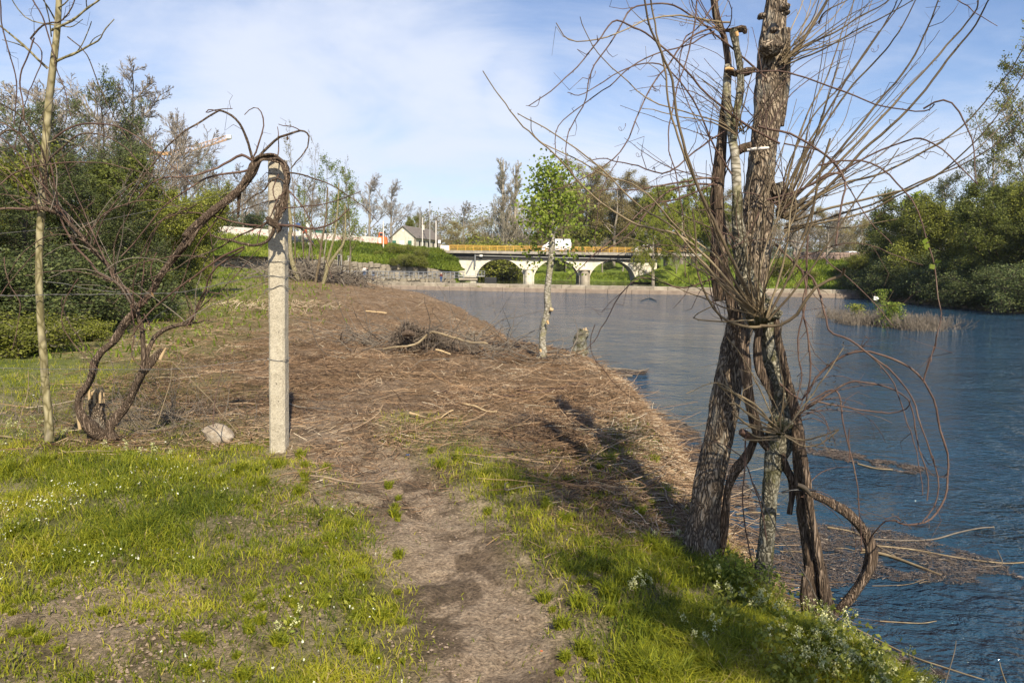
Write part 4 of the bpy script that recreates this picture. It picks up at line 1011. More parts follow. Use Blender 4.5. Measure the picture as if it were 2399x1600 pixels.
# abutment earth cone left, and sloping stone base right
def mound(name, c, rx, ry, h, mat_, label=None, s=1):
    n = 26; th = np.linspace(0, 2 * math.pi, n, endpoint=False); V = [(c[0], c[1], c[2] + h)]; Q = []; T_ = []
    for k, rr in enumerate((.25, .5, .75, 1.0, 1.15)):
        zz = h * (1 - rr / 1.15) ** .9
        for t in th:
            f = 1 + .12 * vn(math.cos(t) * 3 + rr * 4, math.sin(t) * 3, 0, s)
            V.append((c[0] + rx * rr * f * math.cos(t), c[1] + ry * rr * f * math.sin(t), c[2] + zz - (0.2 if k == 4 else 0)))
    for i in range(n): T_.append((0, 1 + i, 1 + (i + 1) % n))
    for k in range(4):
        for i in range(n): Q.append((1 + k * n + i, 1 + (k + 1) * n + i, 1 + (k + 1) * n + (i + 1) % n, 1 + k * n + (i + 1) % n))
    return struct(link(name, mk(name, np.array(V), Q, T_, mat_, smooth=True)))
mound('abutment_slope', (BX(255), 131, -.6), 3.6, 5.0, 4.1, MT['bank'])
mound('right_abutment_slope', (BX(1960), 129, -.4), 7, 5.0, 3.4, MT['bank'], s=5)

# sluice deck, float and black barge left of the left arch
def build_pontoon():
    p0 = D(1050, 645, 121); p1 = D(1112, 640, 121)
    root = empty('pontoon_walkway', (p0[0] + 2, 121, ZU), 'grey steel walkway with railing beside a float under the left arch', 'walkway')
    o0 = np.array([p0[0] + 2, 121, ZU])
    xa, xb = D(1052, 640, 121)[0], D(1113, 640, 121)[0]; zt = D(1080, 634, 121)[2]
    b = B(); b.box(((xa + xb) / 2, 121, zt), (xb - xa, 1.2, .12)); b.V = [v - o0 for v in b.V]; b.build('deck', MT['grey'], root)
    b = B(); b.tube([(xa + .1, 121, zt - .5), (xa + 3.2, 121, zt - .5)], .34, 12); b.V = [v - o0 for v in b.V]; b.build('float', MT['weir_stone'], root, smooth=True)
    b = B()
    for x in np.linspace(xb - 1.5, xb, 4): b.box((x, 120.5, zt + .45), (.06, .06, .9))
    for h_ in (.3, .6, .9): b.box(((xb * 2 - 1.5) / 2, 120.5, zt + h_), (1.5, .05, .05))
    b.V = [v - o0 for v in b.V]; b.build('railing', MT['steel'], root)
    b = B(); q0 = D(1070, 630, 121); q1 = D(1086, 598, 121); b.tube([q0, q1], .13, 8); b.V = [v - o0 for v in b.V]; b.build('slanting_pipe', MT['steel'], root)
    xa, xb = D(1113, 640, 124)[0], D(1140, 640, 124)[0]
    b = B(); b.box(((xa + xb) / 2, 124, ZU + .35), (xb - xa, 2.6, .9)); o = b.build('barge', MT['blackfloat'], bevel=.1); tag(o, 'low black barge moored under the left arch', 'barge')
build_pontoon()

# ------------------------------------------------------------------ vehicles
def car(name, prof, width, length, belt, mat_, label, cat, loc, rz, wheels, glass_spans, wr=.31, inset=.14, lights=True):
    """prof: (x,z) outline from rear low round the top to front low; x 0..length"""
    root = empty(name, loc, label, cat, rz=rz)
    n = len(prof); V = []
    for s in (-1, 1):
        for x, z in prof:
            ins = inset * max(0, (z - belt)) / max(.1, (max(p[1] for p in prof) - belt))
            V.append((x - length / 2, s * (width / 2 - ins), z))
    bm = bmesh.new(); vs = [bm.verts.new(v) for v in V]
    bm.faces.new(vs[:n][::-1]); bm.faces.new(vs[n:])
    for i in range(n):
        j = (i + 1) % n; bm.faces.new((vs[i], vs[j], vs[n + j], vs[n + i]))
    me = bpy.data.meshes.new('body'); bm.normal_update(); bmesh.ops.recalc_face_normals(bm, faces=bm.faces); bm.to_mesh(me); bm.free(); me.materials.append(mat_)
    link('body', me, root, bevel=.05)
    ztop = max(p[1] for p in prof)
    for s in (-1, 1):
        for (pts) in glass_spans:
            b = B(); V = []
            for (x, z) in pts:
                ins = inset * max(0, (z - belt)) / (ztop - belt)
                V.append((x - length / 2, s * (width / 2 - ins + .012), z))
            b.add(V, Q=[(0, 1, 2, 3)] if s < 0 else [(3, 2, 1, 0)]); b.build('side_window', MT['glass'], root)
    # windscreen and rear window follow the profile
    for (i0, i1) in wheels['screens']:
        (xa, za), (xb, zb) = prof[i0], prof[i1]
        d = np.array([xb - xa, zb - za]); nn = np.array([-d[1], d[0]]); nn = nn / np.linalg.norm(nn) * .015
        if nn[1] < 0: nn = -nn
        V = []
        for t in (.1, .92):
            x, z = xa + d[0] * t + nn[0], za + d[1] * t + nn[1]
            w_ = width / 2 - inset * max(0, z - belt) / (ztop - belt) - .09
            V += [(x - length / 2, -w_, z), (x - length / 2, w_, z)]
        b = B(); b.add(V, Q=[(0, 1, 3, 2)]); b.build('windscreen', MT['glass'], root)
    for x in wheels['x']:
        for s in (-1, 1):
            b = B(); b.tube([(0, -.10, 0), (0, .10, 0)], wr, 18); o = b.build('wheel', MT['tyre'], root, loc=(x - length / 2, s * (width / 2 - .09), wr))
            h_ = B(); h_.tube([(0, -.105, 0), (0, .105, 0)], wr * .58, 12); h_.build('rim', MT['grey'], o)
    if lights:
        for s in (-1, 1):
            b = B(); b.box((length / 2 - .06, s * (width / 2 - .25), belt * .72), (.12, .3, .16)); b.build('headlight', MT['glass'], root, bevel=.02)
            b = B(); b.box((-length / 2 + .05, s * (width / 2 - .16), belt * .85), (.1, .16, .26)); b.build('tail_light', MT['red'], root, bevel=.02)
    return root
HATCH = [(0.03, .30), (0.0, .75), (.12, .98), (.45, 1.44), (.9, 1.50), (1.9, 1.47), (2.55, 1.16), (2.85, .98), (3.45, .84), (3.62, .62), (3.62, .25)]
GH = [[(.45, .98), (1.25, .96), (1.25, 1.38), (.66, 1.38)], [(1.33, .96), (2.55, .98), (1.9, 1.37), (1.33, 1.38)]]
WH = dict(x=(.68, 2.92), screens=((5, 6), (2, 3)))
p = D(1474, 577, 132.3)
car('white_hatchback', HATCH, 1.66, 3.62, .95, MT['carwhite'], 'small white hatchback driving over the right part of the bridge', 'car', (p[0], 132.3, zdeck + .04), math.pi, WH, GH)
VAN = [(0.0, .35), (0.0, 2.25), (.12, 2.38), (3.5, 2.36), (3.85, 2.2), (4.55, 1.42), (5.2, 1.12), (5.38, .8), (5.38, .3)]
GV = [[(3.2, 1.35), (4.42, 1.35), (3.8, 2.02), (3.2, 2.05)]]
p = D(1277, 566, 134.4)
car('white_van', VAN, 1.95, 5.38, 1.3, MT['carwhite'], 'white delivery van on the bridge, partly behind the leafy young tree', 'van', (p[0], 134.4, zdeck + .04), math.pi, dict(x=(.95, 4.45), screens=((4, 5),)), GV, wr=.34)
zroad = 5.75
p = D(692, 548, 112.5)
car('black_car', HATCH, 1.68, 3.62, .95, MT['carblack'], 'black car parked on the road beneath the billboard', 'car', (p[0], 112.5, bank_z(p[0], 112.5) + .55), .25, WH, GH)
for k, (u, v, Y, mt_, lb) in enumerate([(1962, 590, 126, 'carwhite', 'white car parked behind the low pink wall on the right bank'), (1895, 588, 128, 'carblack', 'dark car parked left of the white car on the right bank'), (2010, 592, 124, 'carred', 'red car parked at the right end of the low pink wall')]):
    p = D(u, v, Y); car('parked_car', HATCH, 1.68, 3.62, .95, MT[mt_], lb, 'car', (p[0], Y, float(hz(p[0], Y)) + .02), .1, WH, GH)

# ------------------------------------------------------------------ lower stone wall of big rough stones
def stone_mesh(seed):
    r = np.random.default_rng(seed); n = r.integers(6, 9); th = np.sort(np.linspace(0, 2 * math.pi, n, endpoint=False) + r.uniform(-.25, .25, n))
    sq = lambda c, s: np.sign(c) * abs(c) ** .6
    x = np.array([sq(math.cos(t), 0) for t in th]) * r.uniform(.42, .52, n); z = np.array([sq(math.sin(t), 0) for t in th]) * r.uniform(.42, .52, n)
    V = [(a, .25, c) for a, c in zip(x, z)] + [(a, -.02, c) for a, c in zip(x, z)] + [(a * .8, -.12 + r.uniform(-.03, .03), c * .78) for a, c in zip(x, z)]
    Q = []; 
    for k in range(2):
        for i in range(n): Q.append((k * n + i, (k + 1) * n + i, (k + 1) * n + (i + 1) % n, k * n + (i + 1) % n))
    V.append((0, -.14, 0)); T_ = [(2 * n + i, 3 * n, 2 * n + (i + 1) % n) for i in range(n)]
    return mk('stone', np.array(V), Q, T_, MT['stone'], attrs={'rnd': np.full(len(V), r.random())})
SM = [stone_mesh(s) for s in range(14)]
def build_stone_wall():
    root = empty('stone_wall', (-24.5, 105.6, -.3), 'rough retaining wall of big grey stones at the foot of the grass bank', 'wall')
    o0 = np.array([-24.5, 105.6, -.3]); r = random.Random(8)
    lines = [((-40.5, 74.2), (-24.7, 105.4), 26, 4), ((-24.7, 105.4), (-12.2, 112.6), 12, 4), ((-12.2, 112.6), (-9.6, 119), 5, 3)]
    cb = B(); count = 0
    for (a, c, n, rows) in lines:
        a, c = np.array(a), np.array(c); d = c - a; L = np.linalg.norm(d); d /= L; nrm = np.array([d[1], -d[0]])
        if nrm[1] > 0: nrm = -nrm
        rz = math.atan2(d[1], d[0])
        m2 = (a + c) / 2
        def top(p):
            i = np.argmin((L0[:, 0] - p[0]) ** 2 + (L0[:, 1] - p[1]) ** 2); return L0[i, 2] - .03
        steps = 12
        for i in range(steps):
            p = a + d * L * (i + .5) / steps; zt = top(p); zb = float(hz(p[0], p[1])) - .6
            cb.box((p[0] - nrm[0] * .28 - o0[0], p[1] - nrm[1] * .28 - o0[1], (zt + zb) / 2 - o0[2]), (L / steps + .02, .5, zt - zb - .04), rz=rz)
        for k in range(rows):
            s = r.uniform(0, .5)
            while s < L:
                p0 = a + d * s; zt = top(p0); zb = float(hz(p0[0], p0[1])) - .1; rh = (zt - zb) / rows
                w = r.uniform(.4, 1.15)
                p = a + d * min(L, s + w / 2)
                if count < 300:
                    o = link('stone', r.choice(SM), root, loc=(p[0] - o0[0] + nrm[0] * .03, p[1] - o0[1] + nrm[1] * .03, zb + rh * (k + .5) + .16 * math.sin(s * 1.7 + k * 2.2) + r.uniform(-.09, .09) - o0[2]), rz=rz, sc=(w * 1.08, 1.0, rh * r.uniform(.9, 1.4)))
                    o.rotation_euler.y = r.uniform(-.3, .3); count += 1
                s += w * 1.0
    cb.build('core', MT['stone_dark'], root)
build_stone_wall()

# white road wall with small red lettering, going away to the right
WL = np.array([(-52.0, 108.5), (-46.5, 110.5), (-36, 127.5), (-25, 146)])
def wall_z(x): return np.interp(x, [-52, -46.5, -36, -25, -20], [6.0, 5.9, 5.75, 5.65, 5.6])
def build_white_wall():
    root = empty('white_wall', (-46.5, 110.5, 5.4), 'long low white wall with small red marks beside the road', 'wall')
    o0 = np.array([-46.5, 110.5, 5.4]); r = random.Random(3)
    reds = B(); blk = B()
    for a, c in zip(WL[:-1], WL[1:]):
        d = c - a; L = np.linalg.norm(d); d /= L; n = int(L / 2.6) + 1; rz = math.atan2(d[1], d[0]); nrm = np.array([d[1], -d[0]])
        for i in range(n):
            p = a + d * L * (i + .5) / n; zt = wall_z(p[0]) + 1.45
            b = B(); b.box((0, 0, 0), (L / n - .03, .22, 1.7)); b.build('panel', MT['whitewall'], root, loc=(p[0] - o0[0], p[1] - o0[1], zt - .85 - o0[2]), ).rotation_euler.z = rz
            for k in range(9):                       # two rows of little red letter strokes, as unreadable as in the photograph
                q = p + d * (k - 4) * .27 + nrm * .125
                for row in (0, 1):
                    if r.random() < .7:
                        reds.box((q[0] - o0[0], q[1] - o0[1], zt - .45 - row * .28 - o0[2]), (.06 if r.random() < .5 else .15, .01, .16 if r.random() < .6 else .05), rz=rz)
    reds.build('red_lettering', MT['red'], root)
    for dx, dz, w, h in ((0, 0, .5, .3), (.5, .18, .4, .12), (-.4, -.15, .5, .12), (.1, -.28, .3, .14), (.85, .1, .35, .08)):
        p = D(490, 527, 109.9); blk.box((p[0] + dx - o0[0], 110.25 + dx * .3 - o0[1], p[2] - .25 + dz - o0[2]), (w, .03, h), rz=.35, jit=.05)
    blk.build('black_graffiti', MT['black'], root)
build_white_wall()

def pole(name, u, v0, v1, Y, r0, label, mat_='grey', head=None, cat='pole', group=None):
    a = D(u, v0, Y); z1 = a[2]; zb = D(u, v1, Y)[2]
    root = empty(name, (a[0], Y, zb), label, cat, group)
    b = B(); b.tube([(0, 0, 0), (0, 0, z1 - zb)], [r0, r0 * .7], 8); b.build('shaft', MT[mat_], root, smooth=True)
    if head == 'lamp':
        b = B(); b.box((0, 0, z1 - zb + .12), (.5, .4, .28)); b.build('lamp_head', MT['black'], root, bevel=.05)
    elif head == 'box':
        b = B(); b.box((0, -.1, z1 - zb - .2), (.5, .3, .6)); b.build('lamp_head', MT['white'], root, bevel=.04)
    elif head == 'sign':
        b = B(); b.tube([(0, -.08, z1 - zb - .3), (0, -.05, z1 - zb - .3)], .34, 16); b.build('sign_plate', MT['white'], root)
        b = B(); b.tube([(0, -.09, z1 - zb - .3), (0, -.06, z1 - zb - .3)], .40, 16); b.build('sign_rim', MT['red'], root)
    elif head == 'flat':
        b = B(); b.box((0, 0, z1 - zb), (.5, .5, .1)); b.box((0, 0, z1 - zb - .45), (.36, .36, .5)); b.build('lamp_head', MT['grey'], root)
    return root
pole('street_lamp', 987, 466, 570, 150, .11, 'tall grey street lamp behind the stone house with a small dark head', head='lamp', cat='street lamp')
pole('pole', 970, 500, 575, 148, .10, 'pale pole directly at the right corner of the stone house', 'whitewall')
pole('pole', 964, 480, 572, 160, .08, 'thin tall pole just left of the corner of the stone house', 'grey')
pole('pole', 1001, 507, 590, 136, .13, 'pale concrete pole standing beside the bridge end', 'whitewall')
pole('pole', 880, 508, 590, 133, .12, 'pale pole standing on the bank in front of the orange machine', 'whitewall')
pole('pole', 838, 516, 566, 140, .09, 'thin pale pole left of the orange machine', 'whitewall')
pole('pole', 804, 524, 562, 138, .11, 'white post with a small box on top behind the white wall', 'white', head='box')
pole('pole', 763, 505, 562, 140, .09, 'thin white pole seen between the young leafy trees', 'white')
pole('pole', 497, 505, 532, 107.6, .09, 'grey pole with a meter box at the left end of the white wall', 'steel', head='box')
pole('road_sign', 787, 552, 566, 134, .05, 'round white sign with red rim above the white wall', head='sign', cat='road sign')
pole('garden_lamp', 802, 589, 640, 103.6, .13, 'short stone lamp post with flat cap beside the dark notice board', 'weir_stone', head='flat', cat='lamp')
pole('pole', 1009, 553, 590, 134, .05, 'slim sign post just left of the white end block of the bridge', 'black', head='box')
for k, (u, v0) in enumerate(((757, 0), )): pass

def build_board():
    p0, p1 = D(775, 584, 102.5), D(785, 613, 102.5); zb = D(780, 642, 102.5)[2]
    root = empty('notice_board', ((p0[0] + p1[0]) / 2, 102.5, zb), 'dark framed notice board on two legs at the path by the wall', 'notice board')
    w, h = p1[0] - p0[0], p0[2] - p1[2]; zc = (p0[2] + p1[2]) / 2 - zb
    b = B(); b.box((0, 0, zc), (w, .1, h)); b.build('frame', MT['grey'], root, bevel=.02)
    b = B(); b.box((0, -.06, zc), (w - .14, .02, h - .14)); b.build('panel', MT['black'], root)
    for s in (-1, 1): b = B(); b.box((s * w * .4, 0, (zc - h / 2) / 2), (.06, .06, zc - h / 2)); b.build('leg', MT['grey'], root)
build_board()
def build_path_railing():
    pts = [(D(778, 0, 100)[0], 100.5), (D(900, 0, 104.5)[0], 104.5), (D(1000, 0, 109.5)[0], 109.5), (D(1072, 0, 113.5)[0], 113.5)]
    pts = crom(np.array(pts), 60)
    root = empty('path_railing', (pts[0][0], pts[0][1], -.25), 'long grey metal railing along the riverside path below the stone wall', 'railing'); o0 = np.array([pts[0][0], pts[0][1], -.25])
    P3 = np.stack([pts[:, 0], pts[:, 1], -.22 + 0 * pts[:, 0]], 1)
    for h_, r_ in ((1.0, .06), (.55, .03), (.12, .03)):
        b = B(); b.tube(P3 + np.array([0, 0, h_]) - o0, r_, 5); b.build('rail', MT['steel'], root)
    d = np.concatenate([[0], np.cumsum(np.linalg.norm(np.diff(P3, axis=0), axis=1))]); me = None
    b = B(); b.box((0, 0, .5), (.09, .09, 1.0)); me = b.build('post', MT['steel'], root)
    first = True
    for s in np.arange(0, d[-1], .85):
        q = np.array([np.interp(s, d, P3[:, k]) for k in range(3)])
        if first: me.location = tuple(q - o0); first = False
        else: c = me.copy(); COL.objects.link(c); c.parent = root; c.location = tuple(q - o0)
    bb = B()
    for s in np.arange(0, d[-1], .2):
        q = np.array([np.interp(s, d, P3[:, k]) for k in range(3)]) - o0; bb.box((q[0], q[1], q[2] + .56), (.016, .016, .86))
    o = bb.build('bars', MT['steel'], root); o['kind'] = 'stuff'
build_path_railing()

def build_billboard():
    a, c = D(668, 534, 114), D(692, 549.5, 114)
    root = empty('billboard', ((a[0] + c[0]) / 2, 114, c[2] - 1.0), 'white billboard with a red emblem above the black car', 'billboard')
    w, h = c[0] - a[0], a[2] - c[2]; w = D(714, 0, 114)[0] - D(687, 0, 114)[0]; x0 = D(700, 540, 114)[0] - (a[0] + c[0]) / 2; h = D(700, 522, 114)[2] - D(700, 541, 114)[2]; zc = (D(700, 522, 114)[2] + D(700, 541, 114)[2]) / 2 - (c[2] - 1)
    b = B(); b.box((x0, 0, zc), (w, .12, h)); b.build('panel', MT['white'], root)
    e = B(); k = w / 27.0                                    # red emblem: a slanted block with a notch, as on the panel
    pts = [(-8, -4), (-3, 3), (1, 6), (6, 6), (7, -3), (9, -4), (9, -5.5), (2, -5.5), (1, -3), (-3, -3), (-4, -5.5), (-9, -5.5)]
    V = [(x0 + x * k * .72, -.075, zc + z * k * .72) for x, z in pts]; n = len(V)
    bm = bmesh.new(); f = bm.faces.new([bm.verts.new(v) for v in V]); bmesh.ops.triangulate(bm, faces=[f]); me = bpy.data.meshes.new('emblem'); bm.to_mesh(me); bm.free(); me.materials.append(MT['red']); link('emblem', me, root)
    for s in (-1, 1): b = B(); b.box((x0 + s * w * .35, .05, (zc - h / 2) / 2 - .6), (.12, .12, zc - h / 2 + 1.2)); b.build('leg', MT['steel'], root)
    b = B(); b.box((x0 - w * .42, .5, zc + h * .75), (w * .85, .1, h * .6)); o = b.build('back_panel', MT['blue'], root)
    b = B(); b.box((x0 + w * .14, .55, zc + h * .66), (w * .26, .1, h * .8)); b.build('back_panel', MT['white'], root)
build_billboard()
def build_kiosk():
    # orange digger-like machine beside the house: body, cab, boom, tracks
    p = D(880, 561, 140); root = empty('orange_machine', (p[0], 140, p[2] - 1.0), 'small orange construction machine with a white door beside the stone house', 'machine')
    b = B(); b.box((-.1, 0, 1.5), (1.9, 1.6, 1.7), taper=.15); b.build('body', MT['orange'], root, bevel=.08)
    b = B(); b.box((-.3, 0, 2.75), (1.0, 1.2, .9), taper=.12); b.build('cab', MT['orange'], root, bevel=.06)
    b = B(); b.box((-.5, -.83, 1.6), (.55, .04, 1.2)); b.build('door', MT['white'], root)
    b = B(); b.box((-.3, -.62, 2.8), (.6, .04, .5)); b.build('window', MT['glass'], root)
    b = B(); b.box((.2, 0, 3.3), (.3, .3, .35)); b.build('exhaust', MT['black'], root)
    for s in (-1, 1): b = B(); b.box((0, s * .7, .35), (2.3, .4, .6)); b.build('track', MT['tyre'], root, bevel=.15)
    root2 = empty('barrier_fence', (p[0] - 3, 138, p[2] - .6), 'low orange and red barrier fence in front of the orange machine', 'barrier')
    for i, x in enumerate(np.arange(-8, 4.5, 1.25)):
        b = B(); b.box((0, 0, .45), (1.15, .08, .62)); o = b.build('barrier_panel', MT['orange'] if i % 2 else MT['red'], root2, loc=(x, abs(x) * .15, .0))
build_kiosk()
def build_hut():
    p = D(826, 556, 142); root = empty('domed_shed', (p[0], 142, p[2] - 1.2), 'small shed with a pale domed roof behind the white wall', 'shed')
    b = B(); th = np.linspace(0, math.pi, 13); V = [(1.75 * math.cos(t), y, 1.0 + 1.0 * math.sin(t)) for y in (-1, 1) for t in th]; b.add(V, [(i, i + 1, 14 + i, 13 + i) for i in range(12)]); V2 = [(0, y, 1.0) for y in (-1, 1)]
    b.add([*V[:13], (0, -1, 1.0)], T=[(i + 1, i, 13) for i in range(12)]); b.build('roof', MT['stone'], root)
    b = B(); b.box((0, 0, .4), (3.3, 1.8, 1.2)); b.build('wall', MT['whitewall'], root)
    # white shed left
    p = D(782, 550, 148); root = empty('white_shed', (p[0], 148, p[2] - 1.5), 'small white flat roofed shed behind the young trees', 'shed')
    b = B(); b.box((0, 0, 1.3), (4.6, 3, 2.4)); b.build('wall', MT['whitewall'], root); b = B(); b.box((0, 0, 2.58), (4.9, 3.3, .14)); b.build('roof', MT['grey'], root)
    b = B(); b.box((.9, -1.52, .95), (.8, .05, 1.6)); b.build('door', MT['greend'], root)
    p = D(736, 545, 132); root = empty('green_tarpaulin_shed', (p[0], 132, p[2] - 1.4), 'dark green covered stall behind the young trees', 'shed')
    b = B(); b.box((0, 0, 1.4), (2.0, 2, 2.5), taper=.1); b.build('cover', MT['greend'], root, bevel=.1)
    b = B(); b.box((0, 0, 2.75), (2.3, 2.3, .12)); b.build('roof', MT['grey'], root)
build_hut()

# ------------------------------------------------------------------ stone house
def build_house():
    Y = 150.0; k = Y / FOC * SD
    u0, u1, ur = 893, 957, 993
    ze = D(925, 545, Y)[2]; zr = D(925, 519.5, Y)[2]; zb = D(925, 573, Y)[2] - .8
    x0, x1 = D(u0 + 2, 550, Y)[0], D(u1, 550, Y)[0]; Lw = 16.0
    root = empty('stone_house', ((x0 + x1) / 2, Y, zb), 'small stone house with brown tiled gable roof, green shutters and a white door', 'house', rz=R(-14))
    w = (x1 - x0) / 2 * 1.0; he, hr = ze - zb, zr - zb
    b = B()
    V = [(-w, 0, 0), (w, 0, 0), (w, 0, he), (0, 0, hr), (-w, 0, he), (-w, Lw, 0), (w, Lw, 0), (w, Lw, he), (0, Lw, hr), (-w, Lw, he)]
    b.add(V, Q=[(0, 1, 2, 4), (6, 5, 9, 7), (1, 6, 7, 2), (5, 0, 4, 9)], T=[(4, 2, 3), (7, 9, 8)]); b.build('wall', MT['housewall'], root)
    ov = .35
    for s in (-1, 1):
        sl = (hr - he) / w
        rb = B(); a = (s * (w + ov), he - sl * ov); c = (0, hr)
        V = [(a[0], -ov, a[1]), (c[0], -ov, c[1]), (c[0], Lw + ov, c[1]), (a[0], Lw + ov, a[1])]; V = V + [(x, y, z + .16) for x, y, z in V]
        rb.add(V, [(0, 1, 2, 3), (7, 6, 5, 4), (0, 4, 5, 1), (1, 5, 6, 2), (2, 6, 7, 3), (3, 7, 4, 0)])
        rf = rb.build('roof', MT['tile'], root)
        tb = B()
        for j in range(9):
            t = j / 9.; x = a[0] * (1 - t); z = a[1] * (1 - t) + c[1] * t + .18
            tb.box((x, Lw / 2, z), (.12, Lw + 2 * ov, .06))
        tb.build('tile_courses', MT['tile'], rf)
    def opening(nm, x, z, ww, hh, mt_, fr=True):
        f = B(); f.box((x, -.03, z), (ww + .28, .06, hh + .28)); fo = f.build('surround', MT['housewall'], root)
        b = B(); b.box((x, -.075, z), (ww, .06, hh)); b.build(nm, MT[mt_], fo)
    s = k
    opening('shutter', (901.5 - 925) * s * .93, he - 13 * s, 9 * s, 11 * s, 'greend')
    opening('door', (922 - 925) * s, he - 15 * s, 11.5 * s, 15 * s, 'white')
    opening('shutter', (941 - 925) * s, he - 13 * s, 9 * s, 11 * s, 'greend')
    for y in (2, 4.6, 7.2, 10, 12.8):
        b = B(); b.box((w + .03, y, he - 1.2), (.06, .7, 1.1)); b.build('side_window', MT['glass'], root)
    b = B(); b.box((w * .35, Lw * .55, hr + .2), (.5, .5, 1.1)); b.build('chimney', MT['housewall'], root)
    b = B(); b.tube([(0, -.04, hr - .95), (0, -.02, hr - .95)], .22, 12); b.build('gable_vent', MT['white'], root)
    for j in range(60):                                                # quoins: single corner stones
        if j > 9: break
        for s2 in (-1, 1):
            b = B(); b.box((s2 * (w - .18), -.02, .3 + j * he / 10), (.5 if j % 2 else .36, .1, he / 10 - .04)); b.build('corner_stone', MT['stone'], root)
build_house()

# low pink wall on the right bank
def build_pink_wall():
    pts = [D(1825, 596, 119.5), D(1900, 597, 119.5), D(1972, 601, 119.5)]; pts[0][2] = float(hz(pts[1][0], 119.5)) + .95
    root = empty('low_wall', pts[0], 'low pinkish stone wall at the car park on the right bank', 'wall'); r = random.Random(5)
    m_ = simple('pink_stone', (0.33, 0.24, 0.20), (0.18, 0.13, 0.11), 2, .9, .5, 8, rndmix=.4); ms = []
    for s in range(5): b = B(); b.box((0, 0, 0), (1, .5, 1), jit=.06); o = b.build('stone', m_, root, bevel=.04); ms.append(o)
    xs0, xs1 = pts[0][0], pts[2][0]
    first = list(ms)
    for row in range(3):
        x = xs0 - row * .2
        while x < xs1:
            w = r.uniform(.5, 1.1); q = (x + w / 2 - pts[0][0], (x - xs0) * -.18, -.75 + row * .42)
            o = first.pop() if first else r.choice(ms).copy()
            if o.name not in COL.objects: COL.objects.link(o)
            o.parent = root; o.location = q; o.scale = (w * .97, 1, .42); x += w
build_pink_wall()

# crane jib and mast beyond the left wood
def build_crane():
    Y = 260; a, c = D(408, 357, Y), D(527, 318, Y)
    root = empty('tower_crane', (D(402, 380, Y)[0], Y, 5), 'distant orange tower crane with its jib raised over the bare trees', 'crane'); o0 = np.array(root.location)
    d = unit(c - a); n = np.cross(d, [0, 1, 0]); n = unit(n); 
    if n[2] < 0: n = -n
    b = B(); b.tube([a - o0, c - o0], .16, 4); b.tube([a + n * 1.5 - o0, c + n * 1.2 - o0], .14, 4); b.tube([a + np.array([0, 1.4, 0]) - o0, c + np.array([0, 1.2, 0]) - o0], .14, 4)
    m_ = 15
    for i in range(m_):
        p = a + (c - a) * i / m_; q = a + (c - a) * (i + .5) / m_ + n * 1.4; r_ = a + (c - a) * (i + 1) / m_
        b.tube([p - o0, q - o0], .08, 3, cap=False); b.tube([q - o0, r_ - o0], .08, 3, cap=False)
    b.build('jib', MT['crane'], root)
    b = B(); b.box(tuple(c + n * .5 - o0), (1.6, 1.2, 1.2)); b.build('jib_tip', MT['white'], root)
    b = B(); x = 0; H = a[2] - 5
    for sx in (-.8, .8):
        for sy in (-.8, .8): b.tube([(sx, sy, 0), (sx, sy, H + 2)], .13, 4)
    for i in range(20): b.tube([(-.8, -.8, H * i / 20), (.8, -.8, H * (i + 1) / 20)], .08, 3, cap=False)
    b.build('mast', MT['crane'], root)
    b = B(); b.box((-6, 0, H + .5), (9, 1.4, 1.2)); b.build('counter_jib', MT['crane'], root)
build_crane()

